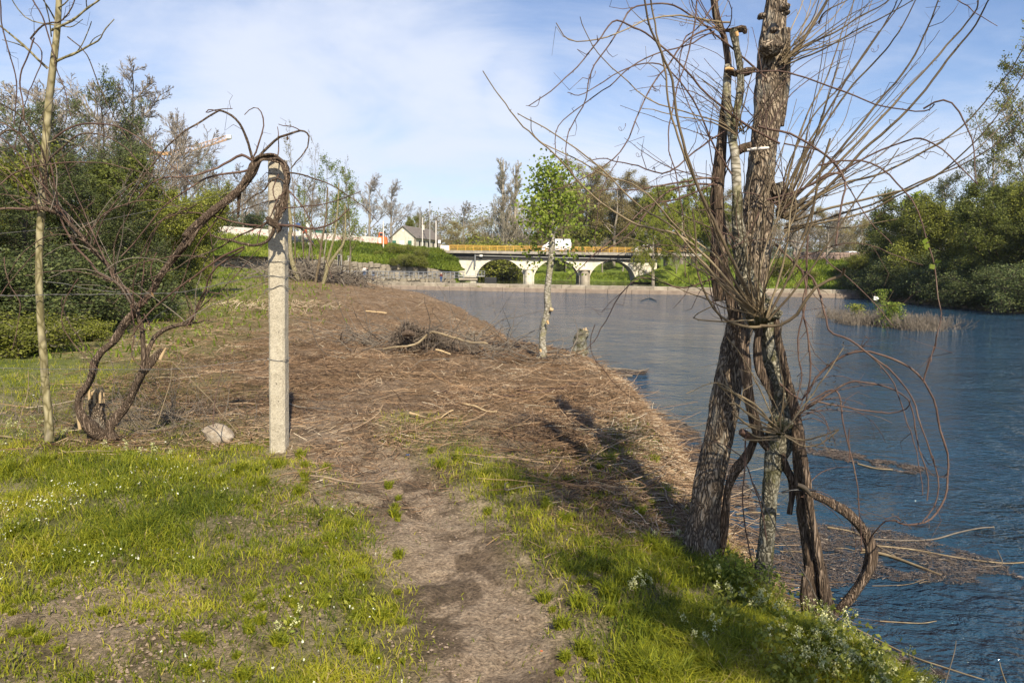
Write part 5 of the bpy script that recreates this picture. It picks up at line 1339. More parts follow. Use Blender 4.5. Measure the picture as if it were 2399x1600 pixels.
# ------------------------------------------------------------------ people
def person(u, vfoot, Y, H, pose, label, top, legs, hairm, face=0.0, bare_legs=False, bag=False):
    p = D(u, vfoot, Y); root = empty('person', p, label, 'person', rz=face); root.scale = (H / 1.75,) * 3
    st, al, ar, lean = pose              # stride, arm swings, lean
    J = {'pelvis': (0, 0, .95), 'waist': (0, -.02 * 0 + lean * .3, 1.12), 'chest': (0, lean, 1.36), 'neck': (0, lean * 1.15, 1.49), 'head': (0, lean * 1.3, 1.58), 'top': (0, lean * 1.35, 1.70),
         'sl': (-.18, lean, 1.42), 'sr': (.18, lean, 1.42), 'el': (-.24, lean + al * .15, 1.15), 'er': (.24, lean + ar * .15, 1.15), 'hl': (-.23, lean + al * .45 + .06, .92), 'hr': (.23, lean + ar * .45 + .06, .92),
         'il': (-.10, 0, .92), 'ir': (.10, 0, .92), 'kl': (-.11, st * .5 + .04, .50), 'kr': (.11, -st * .5 + .04, .50), 'fl': (-.11, st, .08), 'fr': (.11, -st - .0, .08), 'tl': (-.12, st + .16, .04), 'tr': (.12, -st + .16, .04)}
    rad = {'pelvis': .15, 'waist': .13, 'chest': .155, 'neck': .055, 'head': .095, 'top': .075, 'sl': .07, 'sr': .07, 'el': .045, 'er': .045, 'hl': .035, 'hr': .035, 'il': .095, 'ir': .095, 'kl': .06, 'kr': .06, 'fl': .042, 'fr': .042, 'tl': .035, 'tr': .035}
    def skin(name, edges, mat_, k=1.0, over=None):
        ks = []; [ks.append(a) for e in edges for a in e if a not in ks]
        V = [J[a] if not over or a not in over else over[a] for a in ks]
        me = bpy.data.meshes.new(name); me.from_pydata(V, [(ks.index(a), ks.index(b)) for a, b in edges], []); me.materials.append(mat_)
        o = bpy.data.objects.new(name, me); COL.objects.link(o); o.parent = root
        md = o.modifiers.new('skin', 'SKIN'); sv = me.skin_vertices[0].data if me.skin_vertices else None
        if sv is None: bpy.context.view_layer.update(); sv = me.skin_vertices[0].data
        for i, a in enumerate(ks): sv[i].radius = (rad[a] * k, rad[a] * k * (.8 if a in ('chest', 'waist', 'pelvis') else 1)); sv[i].use_root = (i == 0)
        s_ = o.modifiers.new('smooth', 'SUBSURF'); s_.levels = 1; s_.render_levels = 1
        return o
    body = skin('body', [('pelvis', 'waist'), ('waist', 'chest'), ('chest', 'neck'), ('neck', 'head'), ('head', 'top'), ('chest', 'sl'), ('chest', 'sr'), ('sl', 'el'), ('sr', 'er'), ('el', 'hl'), ('er', 'hr'), ('pelvis', 'il'), ('pelvis', 'ir'), ('il', 'kl'), ('ir', 'kr'), ('kl', 'fl'), ('kr', 'fr'), ('fl', 'tl'), ('fr', 'tr')], MT['skin'])
    cu = {'hl': tuple(np.array(J['el']) * .15 + np.array(J['hl']) * .85), 'hr': tuple(np.array(J['er']) * .15 + np.array(J['hr']) * .85)}
    skin('jacket', [('pelvis', 'waist'), ('waist', 'chest'), ('chest', 'sl'), ('chest', 'sr'), ('sl', 'el'), ('sr', 'er'), ('el', 'hl'), ('er', 'hr')], top, 1.22, cu)
    if bare_legs:
        sh = {'kl': tuple(np.array(J['il']) * .4 + np.array(J['kl']) * .6), 'kr': tuple(np.array(J['ir']) * .4 + np.array(J['kr']) * .6)}
        skin('shorts', [('pelvis', 'il'), ('pelvis', 'ir'), ('il', 'kl'), ('ir', 'kr')], legs, 1.25, sh)
    else: skin('trousers', [('pelvis', 'il'), ('pelvis', 'ir'), ('il', 'kl'), ('ir', 'kr'), ('kl', 'fl'), ('kr', 'fr')], legs, 1.25)
    b = B(); th = np.linspace(0, math.pi * 2, 9)[:-1]; V = [(0, 0, .125)] + [(.10 * math.sin(a) * math.cos(t), .11 * math.sin(a) * math.sin(t) - .015, .105 * math.cos(a)) for a in (.6, 1.2, 1.7) for t in th]
    b.add(np.array(V) + np.array(J['head']) + np.array([0, 0, .03]), [(1 + k * 8 + i, 1 + (k + 1) * 8 + i, 1 + (k + 1) * 8 + (i + 1) % 8, 1 + k * 8 + (i + 1) % 8) for k in range(2) for i in range(8)], [(0, 1 + i, 1 + (i + 1) % 8) for i in range(8)]); b.build('hair', hairm, root, smooth=True)
    return root
WT = ZU + .0
def foot(u, Y, z): # row of a foot standing at height z
    r = ray(u, 600); x = r[0] / r[1] * Y; return proj(np.array([x]), np.array([Y]), np.array([z]))[1][0]
def weirtop(u):
    Y = 106.5; 
    for _ in range(4): x = ray(u, 650)[0] / ray(u, 650)[1] * Y; Y = weir_y(x) + .15
    return Y
Yw = weirtop(812); person(814, foot(814, Yw, -.70), Yw, 1.85, (.30, .5, -.5, .08), 'person in a dark jacket and shorts striding along the weir', MT['cloth_dark'], MT['cloth_dark'], MT['hair'], face=R(-80), bare_legs=True)
Yw = weirtop(857); person(857, foot(857, Yw, -.70), Yw, 1.72, (.03, .1, .1, .0), 'person in a dark jacket and blue jeans standing on the weir', MT['cloth_dark'], MT['cloth_jean'], MT['greyhair'], face=R(10))
Yw = weirtop(1013); person(1013, foot(1013, Yw, -.70), Yw, 1.48, (.02, .1, .1, .0), 'person in a maroon top standing alone on the middle of the weir', MT['cloth_maroon'], MT['cloth_jean'], MT['greyhair'], face=R(160))
person(837, foot(837, 106.2, -.22), 106.2, 1.75, (.05, .1, .3, .0), 'person in a white top walking on the path behind the railing', MT['cloth_white'], MT['cloth_jean'], MT['hair'], face=R(170))
person(842.5, foot(842.5, 106.3, -.22), 106.3, 1.62, (.05, .2, .1, .0), 'person in a long dark coat beside the one in white behind the railing', MT['cloth_dark'], MT['cloth_dark'], MT['hair'], face=R(180))

# ------------------------------------------------------------------ stems through real space
YSC = 1.0
def stem(parent, name, pts, Y, w, mat_, sides=8, n=None, knots=0.0, rough=0.0, fis=0.0, wob=0.0, o0=None, cap=True, seed=0):
    """pts: where the stem shows in the photograph; Y: distance (start, end) or one per point; w: widths there"""
    P2 = np.array(pts, float); k = len(P2); t = np.linspace(0, 1, k)
    Ys = np.full(k, Y, float) if np.ndim(Y) == 0 else (np.array(Y, float) if len(Y) == k else np.interp(t, np.linspace(0, 1, len(Y)), Y))
    Ys = Ys * YSC; thin = .70 if name in ('shoot',) else (.86 if name == 'cane' else 1.0)
    ws = np.full(k, w, float) if np.ndim(w) == 0 else (np.array(w, float) if len(w) == k else np.interp(t, np.linspace(0, 1, len(w)), w))
    P3 = D(P2[:, 0], P2[:, 1], Ys); rr = ws * thin * SD / 2 / FOC * Ys
    L = np.linalg.norm(np.diff(P3, axis=0), axis=1).sum()
    n = n or int(max(8, min(140, L / (0.035 if rough or fis else 0.05))))
    C = crom(np.column_stack([P3, rr]), n); C[:, 3] = np.maximum(C[:, 3], 0.0011)
    s = np.concatenate([[0], np.cumsum(np.linalg.norm(np.diff(C[:, :3], axis=0), axis=1))])
    if wob:
        for a in range(3): C[:, a] += (wob * 1.5 * vn(s * 5, a * 9.1 + seed, 0, 3) + wob * .5 * vn(s * 19, a * 5.1 + seed, 0, 4)) * sst(np.linspace(0, 1, n), 0, .1)
    r = C[:, 3].copy()
    if knots:
        r *= 1 + knots * np.clip(np.sin(s * 2 * math.pi / 0.105 + seed) - .82, 0, 1) * 5.5
    V, Q = tubes(C[None, :, :3], r[None], sides)
    spur = None
    if thin < 1 and s[-1] > .15:
        q = np.random.default_rng(int(abs(P3[0, 0] * 977 + P3[-1, 2] * 3571)) + seed); m_ = int(s[-1] / .075); si = np.sort(q.uniform(.02, s[-1], m_)); pb = np.stack([np.interp(si, s, C[:, a]) for a in range(3)], 1)
        tg = unit(np.stack([np.interp(si + .02, s, C[:, a]) - np.interp(si - .02, s, C[:, a]) for a in range(3)], 1) + 1e-6); d = unit(tg * .9 + unit(q.normal(size=(m_, 3))) * .9)
        ln = np.where(q.random(m_) < (.13 if name == 'shoot' else .22), q.uniform(.05, .26, m_), q.uniform(.006, .018, m_))[:, None]; rb = np.interp(si, s, C[:, 3])
        PP = np.stack([pb, pb + d * ln * .4, pb + unit(d + q.normal(size=(m_, 3)) * .25) * ln * .75, pb + unit(d + q.normal(size=(m_, 3)) * .4) * ln], 1)
        spur = tubes(PP, np.minimum(rb * .6, .0022)[:, None] * np.array([1.2, 1, .8, .45])[None], 3)
    if rough or fis:
        vine = mat_ is MT['vine_bark']
        V = V.reshape(n, sides, 3); th = np.arange(sides) * 2 * math.pi / sides; c = C[:, None, :3]
        f = 1 + rough * fbm(np.cos(th)[None] * 1.6 + seed, np.sin(th)[None] * 1.6 + s[:, None] * 5, s[:, None] * 3, 4, 7)
        if fis: f = f - fis * np.abs(fbm(np.cos(th)[None] * (4 if vine else 6) + seed + (.9 if vine else .4) * vn(s * 4, 0, 0, 5)[:, None], np.sin(th)[None] * (4 if vine else 6), s[:, None] * (1.1 if vine else 5.0), 3, 17))
        V = (c + (V - c) * f[..., None]).reshape(-1, 3)
    b = B(); o0 = np.array(parent.location) if parent is not None else (V[0] if o0 is None else np.array(o0))
    b.add(V - o0, Q)
    if spur is not None: b.add(spur[0] - o0, spur[1])
    if cap:
        for kk, fl in ((0, 1), (n - 1, 0)):
            ring = V.reshape(n, sides, 3)[kk] - o0; cc = C[kk, :3] - o0
            b.add(np.vstack([ring, cc]), T=[((i + 1) % sides, i, sides) if fl else (i, (i + 1) % sides, sides) for i in range(sides)])
    return b.build(name, mat_, parent, smooth=True, loc=None if parent is not None else o0), C
def buds(b, C, every, r, rs):
    pass
def random_canes(parent, name, base, Y, n, fan, length, w, mat_, curve=0.0, jitY=.5, w1=2.0, sides=5, minpts=5, seedn=1, tw=0.0):
    """shoots springing from one place; fan in degrees (0 = up, + = right) and lengths in picture units"""
    rr = random.Random(seedn)
    for i in range(n):
        a = R(rr.uniform(*fan)); L = rr.uniform(*length); x, y = base[0] + rr.uniform(-12, 12), base[1] + rr.uniform(-10, 10)
        cu = rr.uniform(-curve, curve) if not isinstance(curve, tuple) else rr.uniform(*curve); pts = []
        for k in range(minpts):
            pts.append((x, y)); x += math.sin(a) * L / (minpts - 1); y -= math.cos(a) * L / (minpts - 1); a += cu / (minpts - 1) + rr.uniform(-.05, .05)
        y1 = Y + rr.uniform(-jitY, jitY)
        stem(parent, name, pts, (Y, y1), (rr.uniform(*w), w1), mat_, sides, knots=.1, seed=i, cap=False, wob=.006)

# ---- concrete post and its wires
PY = 6.4
def build_post():
    a, c = D(635.5, 1036, PY), D(632.0, 361, PY); base = a.copy()
    root = empty('concrete_post', (base[0], PY + .07, base[2] - .02), 'square grey concrete vineyard post with wires twisted round it', 'post'); o0 = np.array(root.location)
    hw = 0.0715; n = 60; ch = .018
    prof = [(-hw + ch, -hw), (hw - ch, -hw), (hw, -hw + ch), (hw, hw - ch), (hw - ch, hw), (-hw + ch, hw), (-hw, hw - ch), (-hw, -hw + ch)]
    pr = []
    for i in range(8):
        p, q = np.array(prof[i]), np.array(prof[(i + 1) % 8]); m_ = 7 if i % 2 == 0 else 2
        for j in range(m_): pr.append(p + (q - p) * j / m_)
    pr = np.array(pr); m_ = len(pr); z = np.linspace(-.12, c[2] - a[2], n * 2); V = []
    ax = (c[0] - a[0]) / (c[2] - a[2])
    for zz in z:
        k = 1 + 0.028 * fbm(pr[:, 0] * 30, pr[:, 1] * 30, zz * 22, 3, 3) + .015 * vn(zz * 5, 0, 0, 4) - .02 * np.clip(vn(pr[:, 0] * 40, pr[:, 1] * 40, zz * 30, 8) - .45, 0, 1) * 3
        # the right side keeps a rougher edge
        V.append(np.column_stack([pr[:, 0] * k + ax * zz, pr[:, 1] * k, np.full(m_, zz) + (.012 * vn(pr[:, 0] * 30, pr[:, 1] * 30, 0, 6) if zz > z[-2] else 0)]))
    V = np.vstack(V); nn = len(z)
    Q = [(i * m_ + j, i * m_ + (j + 1) % m_, (i + 1) * m_ + (j + 1) % m_, (i + 1) * m_ + j) for i in range(nn - 1) for j in range(m_)]
    top = len(V); V = np.vstack([V, [[ax * z[-1], 0, z[-1] + .004]]])
    T_ = [((nn - 1) * m_ + j, (nn - 1) * m_ + (j + 1) % m_, top) for j in range(m_)]
    b = B(); b.add(V, Q, T_); b.build('shaft', MT['concrete'], root, smooth=False)
    for v, dv in ((398, 2), (465, -2), (512, 3), (600, 2), (634, 1), (664, -8), (825, 3)):
        z0 = D(635, v, PY)[2] - o0[2]; e = hw + .006; pz = lambda k_: z0 + .004 * math.sin(k_ * 2.1 + v)
        sl = -dv * .0037
        pts = [(-e, -e, pz(0)), (-e * .3, -e - .002, pz(1) + sl * .2), (e * .5, -e, pz(2) + sl), (e, -e * .9, pz(3) + sl), (e, 0, pz(4)), (e, e, pz(5)), (0, e, pz(6)), (-e, e, pz(7)), (-e, 0, pz(8)), (-e, -e, pz(0) + .003)]
        pts = [(x + ax * z0, y, zq) for x, y, zq in pts]
        b = B(); b.tube(crom(np.array(pts), 40), .0028, 5); b.build('wire_loop', MT['wire'], root)
        b = B(); b.tube(crom(np.array([(-e + ax * z0, -e, z0), (-e - .02 + ax * z0, -e - .02, z0 - .03), (-e - .01 + ax * z0, -e - .02, z0 - .05)]), 6), .0022, 4); b.build('wire_end', MT['wire'], root)
    return root
build_post()
def wire(pts, Y, label, w=1.9, twist=False):
    P2 = np.array(pts, float); Ys = np.interp(np.linspace(0, 1, len(P2)), np.linspace(0, 1, len(Y)), Y); P3 = D(P2[:, 0], P2[:, 1], Ys)
    C = crom(P3, 70); o0 = P3[0]; b = B(); b.tube(C - o0, .0022 * w / 1.9, 5)
    if twist:
        th = np.linspace(0, 120, len(C)); b.tube(C - o0 + .006 * np.stack([np.cos(th), 0 * th, np.sin(th)], 1), .0020, 4)
    o = b.build('fence_wire', MT['wire'], None, loc=o0); tag(o, label, 'wire', 'wires of the vine fence')
wire([(-60, 678), (60, 679), (90, 677), (230, 676), (330, 674), (420, 670), (560, 640), (608, 631)], (6.1, 6.3, 6.36), 'twisted wire running level from the left edge to the post at mid height', 2.0, True)
wire([(95, 646), (150, 652), (200, 663), (280, 672), (330, 675)], (6.2, 6.5), 'short slack wire joining the middle wire from above near the sapling')
wire([(-60, 844), (0, 845), (110, 847), (280, 848), (400, 847), (520, 835), (608, 824)], (6.1, 6.36), 'lowest wire running along the ground side from the left edge to the post')
wire([(-40, 540), (100, 527), (200, 513), (330, 487), (450, 462), (605, 415)], (6.4, 6.6), 'uppermost wire sloping up behind the vine towards the post top')
wire([(235, 1000), (330, 760), (430, 690), (520, 640), (560, 570), (625, 500)], (7.0, 6.3), 'slanting wire rising from the vine towards the upper post')

# ---- old vine at the left: a thing of trunks, arms and canes
VY = 6.55
def build_left_vine():
    g = G(232, 1003); root = empty('grapevine', (g[0], VY, g[2] - .03), 'old gnarled grapevine leaning to the post and arching over its top', 'grapevine')
    S = lambda nm, pts, Y, w, mt_='vine_bark', sd=14, **k: stem(root, nm, pts, Y, w, MT[mt_], sd, **k)
    S('trunk', [(268, 1012), (240, 1003), (212, 985), (192, 960), (182, 935), (186, 910), (202, 885), (212, 855), (217, 830), (230, 812), (262, 782), (285, 745), (318, 705), (350, 668), (370, 630), (398, 595), (425, 560), (436, 536), (466, 506), (498, 480), (530, 452), (556, 430), (573, 405), (580, 384), (592, 367), (612, 361), (634, 363), (651, 378), (658, 402), (656, 432), (650, 465), (640, 490), (631, 512)],
      [6.6, 6.6, 6.55, 6.5, 6.5, 6.5, 6.5, 6.5, 6.5, 6.5, 6.5, 6.5, 6.5, 6.45, 6.4, 6.4, 6.35, 6.35, 6.3, 6.3, 6.3, 6.3, 6.28, 6.27, 6.27, 6.28, 6.28, 6.26, 6.24, 6.23, 6.22, 6.22, 6.22],
      [26, 30, 34, 24, 20, 20, 18, 18, 19, 18, 17, 18, 17, 16, 17, 17, 18, 24, 18, 17, 17, 17, 20, 19, 14, 13, 13, 14, 15, 16, 17, 17, 14], sd=20, n=230, rough=.22, fis=.5)
    S('trunk', [(262, 1008), (252, 985), (262, 965), (285, 938), (300, 915), (312, 888), (325, 862), (338, 842), (350, 828), (364, 810), (371, 802)], (6.6, 6.5), [30, 26, 22, 19, 20, 19, 22, 24, 20, 14, 10], sd=18, rough=.3, fis=.55, n=90)
    S('arm', [(328, 850), (330, 815), (328, 780), (325, 750), (318, 728), (314, 708)], 6.48, [14, 13, 12, 12, 11, 11], sd=10, rough=.15, fis=.3)
    S('arm', [(334, 846), (338, 812), (347, 790), (358, 772), (380, 756), (405, 748), (430, 743), (436, 741)], (6.5, 6.6), [14, 13, 12, 11, 10, 10, 13, 14], sd=10, rough=.2, fis=.3)
    S('arm', [(318, 715), (300, 690), (275, 655), (258, 625), (240, 600), (215, 575), (196, 555), (176, 530), (150, 505), (128, 488), (90, 478), (60, 482)], (6.45, 6.2), [12, 12, 11, 12, 12, 12, 11, 10, 9, 12, 11, 7], sd=10, rough=.15, fis=.3)
    for q, (dx, dy, seed_) in enumerate(((-4, -5, 3), (5, 4, 8), (0, 6, 12))):
        pts = [(425, 560), (466, 506), (530, 452), (573, 405), (592, 367), (612, 361), (634, 363), (651, 378), (658, 402), (656, 432), (650, 465), (640, 490)]
        S('bark_strip', [(u + dx + 4 * math.sin(i * 1.9 + seed_), v + dy + 3 * math.cos(i * 2.3 + seed_)) for i, (u, v) in enumerate(pts)], [6.3] * 4 + [6.24] * 4 + [6.2] * 4, (6, 5), sd=7, rough=.3, wob=.004, seed=seed_)
    # stubs and lumpy heads
    S('head', [(612, 500), (622, 508), (632, 514), (642, 524), (636, 534)], 6.2, [10, 22, 24, 16, 6], sd=12, rough=.5, fis=.6)
    S('head', [(424, 545), (434, 540), (444, 530)], 6.33, [22, 28, 20], sd=12, rough=.4, fis=.6)
    S('stub', [(552, 428), (549, 455), (548, 480), (546, 500)], 6.34, [9, 8, 6, 5], sd=8, rough=.2)
    canes = [
     ([(630, 520), (622, 545), (608, 560), (585, 565), (560, 560), (530, 552), (505, 548), (485, 540)], 6.2, (9, 6)),
     ([(632, 515), (655, 517), (680, 518), (705, 526), (730, 526), (755, 518), (778, 505), (800, 480)], (6.2, 6.0), (8, 3)),
     ([(680, 520), (700, 535), (712, 552), (725, 566)], (6.15, 6.1), (6, 3)),
     ([(698, 535), (698, 555), (696, 592)], (6.15, 6.1), (4, 4)),
     ([(560, 567), (520, 585), (480, 610), (440, 640), (400, 668), (360, 705), (330, 735), (300, 775)], (6.2, 6.4), (6, 3)),
     ([(600, 520), (560, 512), (520, 505), (470, 492), (440, 488), (400, 492), (350, 520)], (6.25, 6.4), (5, 3)),
     ([(628, 505), (580, 525), (540, 548), (490, 575), (430, 600), (380, 625), (300, 660), (260, 700)], (6.2, 6.4), (5, 2.5)),
     ([(585, 372), (570, 362), (552, 355), (520, 372), (490, 388), (450, 400), (410, 405), (380, 408), (350, 420), (320, 452)], (6.27, 6.1), (8, 3)),
     ([(575, 390), (540, 395), (505, 400), (470, 410), (420, 440), (380, 470), (330, 530), (280, 590)], (6.27, 6.2), (6, 3)),
     ([(580, 372), (575, 345), (566, 318), (555, 290), (535, 268), (510, 256), (495, 262), (462, 284), (430, 302), (395, 330), (360, 370), (318, 420), (290, 470)], (6.27, 5.9), (7, 3)),
     ([(500, 256), (482, 252), (476, 260), (500, 250), (532, 250)], (6.1, 6.0), (3, 2)),
     ([(578, 368), (590, 338), (600, 310), (605, 285), (600, 262), (590, 250), (575, 250), (560, 262)], (6.27, 6.2), (5, 2)),
     ([(590, 365), (612, 340), (635, 320), (650, 312), (672, 305), (695, 300), (708, 305), (712, 320), (705, 345), (690, 365), (670, 385)], (6.27, 6.1), (7, 3)),
     ([(690, 302), (675, 292), (655, 288), (640, 283)], (6.2, 6.2), (3, 2)),
     ([(572, 395), (560, 420), (545, 440), (520, 470), (500, 500), (470, 540), (440, 590), (420, 640), (395, 690)], (6.3, 6.4), (5, 2.5)),
     ([(655, 420), (640, 410), (620, 418), (605, 440), (585, 450), (560, 470), (530, 490)], (6.2, 6.3), (5, 2.5)),
     ([(655, 440), (630, 470), (618, 500), (600, 520), (590, 560)], (6.2, 6.2), (4, 2.5)),
     ([(640, 400), (625, 430), (628, 455), (640, 470), (652, 460)], 6.22, (4, 2.5)),
     ([(650, 395), (690, 400), (720, 410), (760, 425), (800, 450), (840, 478), (870, 510)], (6.22, 5.8), (5, 1.8)),
     ([(658, 430), (680, 455), (700, 480), (710, 505), (725, 540), (745, 590), (762, 640)], (6.22, 6.0), (4, 2)),
     ([(650, 480), (690, 478), (740, 470), (790, 455), (830, 440)], (6.2, 6.0), (3.5, 1.8)),
     ([(645, 455), (600, 468), (560, 480), (520, 492)], (6.2, 6.3), (3, 2)),
     ([(634, 365), (638, 340), (640, 310), (636, 290)], (6.27, 6.3), (4, 2)),
     ([(436, 741), (450, 720), (460, 690), (470, 665), (478, 640), (500, 612), (530, 590), (560, 570)], (6.6, 6.3), (6, 4)),
     ([(436, 741), (455, 742), (475, 738), (492, 742)], (6.6, 6.6), (7, 2)),
     ([(470, 665), (490, 672), (515, 680), (525, 692)], (6.5, 6.4), (4, 2)),
     ([(445, 722), (440, 700), (430, 680)], 6.6, (4, 2)),
     ([(128, 488), (110, 440), (105, 400), (95, 350), (70, 300), (40, 260), (0, 235)], (6.25, 5.8), (7, 3)),
     ([(112, 470), (95, 400), (60, 330), (20, 290), (-30, 270)], (6.3, 6.0), (5, 3)),
     ([(122, 320), (150, 298), (190, 284), (230, 284), (270, 292), (310, 310), (345, 338), (380, 368), (410, 395), (440, 430)], (6.2, 6.0), (5, 2.5)),
     ([(110, 370), (150, 328), (190, 308), (240, 310), (290, 342), (320, 372), (350, 405), (380, 445), (410, 480)], (6.2, 6.0), (5, 2.5)),
     ([(60, 480), (30, 478), (0, 480), (-40, 490)], (6.2, 6.1), (7, 5)),
     ([(176, 530), (150, 500), (130, 470), (110, 440), (70, 395), (30, 340), (-20, 300)], (6.3, 6.0), (5, 3)),
     ([(240, 600), (200, 560), (160, 540), (120, 540), (80, 560), (40, 600), (10, 640)], (6.3, 6.2), (4, 2.2)),
     ([(318, 715), (290, 665), (255, 640), (225, 625), (195, 590), (170, 565), (155, 540), (140, 500), (128, 440), (110, 360)], (6.45, 6.2), (8, 4)),
     ([(196, 555), (215, 520), (240, 490), (280, 470), (320, 460), (380, 465), (430, 480)], (6.3, 6.1), (4, 2)),
     ([(262, 628), (262, 590), (270, 540), (290, 500), (320, 450), (350, 400), (355, 345), (320, 300), (285, 265)], (6.35, 6.1), (4, 2)),
     ([(320, 705), (330, 640), (335, 590), (350, 540), (380, 500), (420, 485), (450, 470)], (6.45, 6.3), (4, 2.2)),
     ([(-20, 440), (30, 400), (80, 385), (150, 372), (230, 372), (300, 390), (360, 405)], (6.0, 6.3), (3.5, 2)),
     ([(-20, 330), (20, 300), (60, 320), (100, 380), (130, 440), (170, 480), (210, 540), (240, 580)], (6.0, 6.3), (5, 3)),
     ([(0, 0), (8, 60), (20, 110), (35, 170), (38, 230), (30, 290)], (6.0, 6.2), (3.5, 2.5)),
     ([(75, 0), (98, 40), (110, 80), (125, 130), (130, 160), (150, 210), (165, 275)], (6.0, 6.2), (4, 2)),
     ([(70, 90), (88, 65), (110, 52), (140, 50), (165, 20), (175, -20)], (6.1, 6.0), (5, 3)),
     ([(60, 290), (45, 200), (60, 140), (78, 90)], (6.2, 6.1), (3.5, 4)),
     ([(70, 90), (95, 120), (85, 180), (60, 230), (40, 300), (35, 360)], (6.2, 6.3), (3, 2)),
     ([(155, 85), (190, 115), (205, 140), (225, 190), (245, 235), (270, 280), (300, 330), (305, 360)], (6.1, 6.2), (3, 2)),
     ([(100, 560), (60, 600), (20, 650), (-20, 720)], (6.3, 6.3), (3, 2)),
     ([(10, 590), (20, 650), (45, 690), (42, 740), (30, 800)], (6.3, 6.3), (2.5, 2)),
     ([(145, 680), (150, 720), (180, 770), (200, 800), (230, 830)], (6.3, 6.4), (3, 2)),
     ([(180, 640), (150, 690), (145, 740), (160, 780), (190, 815), (225, 850)], (6.2, 6.3), (3, 2)),
     ([(300, 695), (310, 760), (305, 820), (330, 850)], (6.4, 6.4), (4, 2)),
     ([(420, 640), (430, 690), (445, 735)], (6.4, 6.55), (3, 3)),
     ([(360, 580), (345, 620), (350, 660), (330, 700)], (6.4, 6.4), (3, 3)),
     ([(330, 720), (345, 755), (335, 760), (300, 740)], (6.4, 6.4), (4, 2)),
    ]
    for i, (pts, Y, w) in enumerate(canes): stem(root, 'cane', pts, Y, w, MT['cane_red'] if i % 3 else MT['vine_bark'], 6, knots=.16, wob=.007, seed=i, cap=False)
    rr = random.Random(21)
    for i in range(34):                         # more fine canes spread through the tangle
        bx, by = rr.choice([(310, 700), (250, 630), (180, 540), (128, 485), (430, 545), (330, 700), (90, 480), (436, 740), (210, 570), (60, 480)])
        random_canes(root, 'cane', (bx, by), rr.uniform(6.1, 6.6), 1, (-75, 75), (110, 340), (2.4, 4.2), MT['cane_red'] if i % 2 else MT['twig_grey'], curve=1.9, jitY=.4, w1=1.4, seedn=i * 7 + 3)
    # dry leaves hanging on it, and a few first leaves
    P_ = np.array([D(u, v, 6.2) for u, v in ((345, 672), (350, 676), (652, 313), (660, 318), (640, 315), (118, 535), (250, 690), (165, 480), (560, 480), (436, 645))]) - np.array(root.location)
    V, Q, a = leafcards(P_, .055, .6); b = B(); b.add(V, Q, a=a); b.build('dry_leaf', MT['l_brown'], root)['kind'] = 'stuff'
build_left_vine()

# ---- dry grey twigs under the vine
def fine_brush(name, pts_uv, spread, n, L, label, mat_, w=(1.5, 2.4), seed=1, cat='brush', Yo=0.0, up=.8):
    g0 = G(*pts_uv[0]); P_, Rr = [], []
    r = np.random.default_rng(seed); G_ = [G(*p) for p in pts_uv]
    for i in range(n):
        g = G_[i % len(G_)] + np.array([r.normal() * spread, r.normal() * spread * .7, 0]); g[2] = float(hz(g[0], g[1])) - .01
        d = unit(np.array([r.normal(), r.normal(), abs(r.normal()) * up + .12])); ln = L * r.uniform(.4, 1.2); c = []
        p = g.copy()
        for k in range(7): c.append(p.copy()); p = p + d * ln / 6; d = unit(d + r.normal(size=3) * .22 + np.array([0, 0, -.08]))
        P_.append(c); Rr.append(np.linspace(r.uniform(*w) * .001, .0008, 7))
    V, Q = tubes(np.array(P_), np.array(Rr) * 1.5, 4); b = B(); b.add(V - g0, Q); o = b.build(name, mat_, None, loc=g0); tag(o, label, cat); return o
stuff(fine_brush('dry_twigs', [(330, 960), (400, 980), (440, 985), (360, 1000), (480, 960)], .30, 170, .8, 'dry grey twigs standing in the grass between the vine and the pale rock', MT['twig_grey'], seed=2))
stuff(fine_brush('dry_twigs', [(40, 960), (120, 970), (60, 900)], .25, 40, .7, 'thin dry stalks in the grass left of the vine', MT['twig_grey'], seed=5))
for k, (pts, lb) in enumerate([([(360, 975), (372, 940), (388, 885), (396, 835)], 'pale dry stalk standing upright between the vine and the post'), ([(40, 985), (48, 950), (62, 900), (66, 850)], 'thin pale stalk left of the sapling'), ([(545, 995), (500, 940), (455, 890), (400, 835), (385, 828)], 'long dry stalk leaning from the rock to the vine'), ([(490, 980), (493, 920), (505, 870), (517, 808)], 'thin brown stalk with a green tip between the vine and the post')]):
    o, C = stem(None, 'dry_stalk', pts, (6.2, 6.5), (2.6, 1.5), MT['cane_tan' if k < 3 else 'cane_red'], 5, wob=.006, seed=k); tag(o, lb, 'stalk')

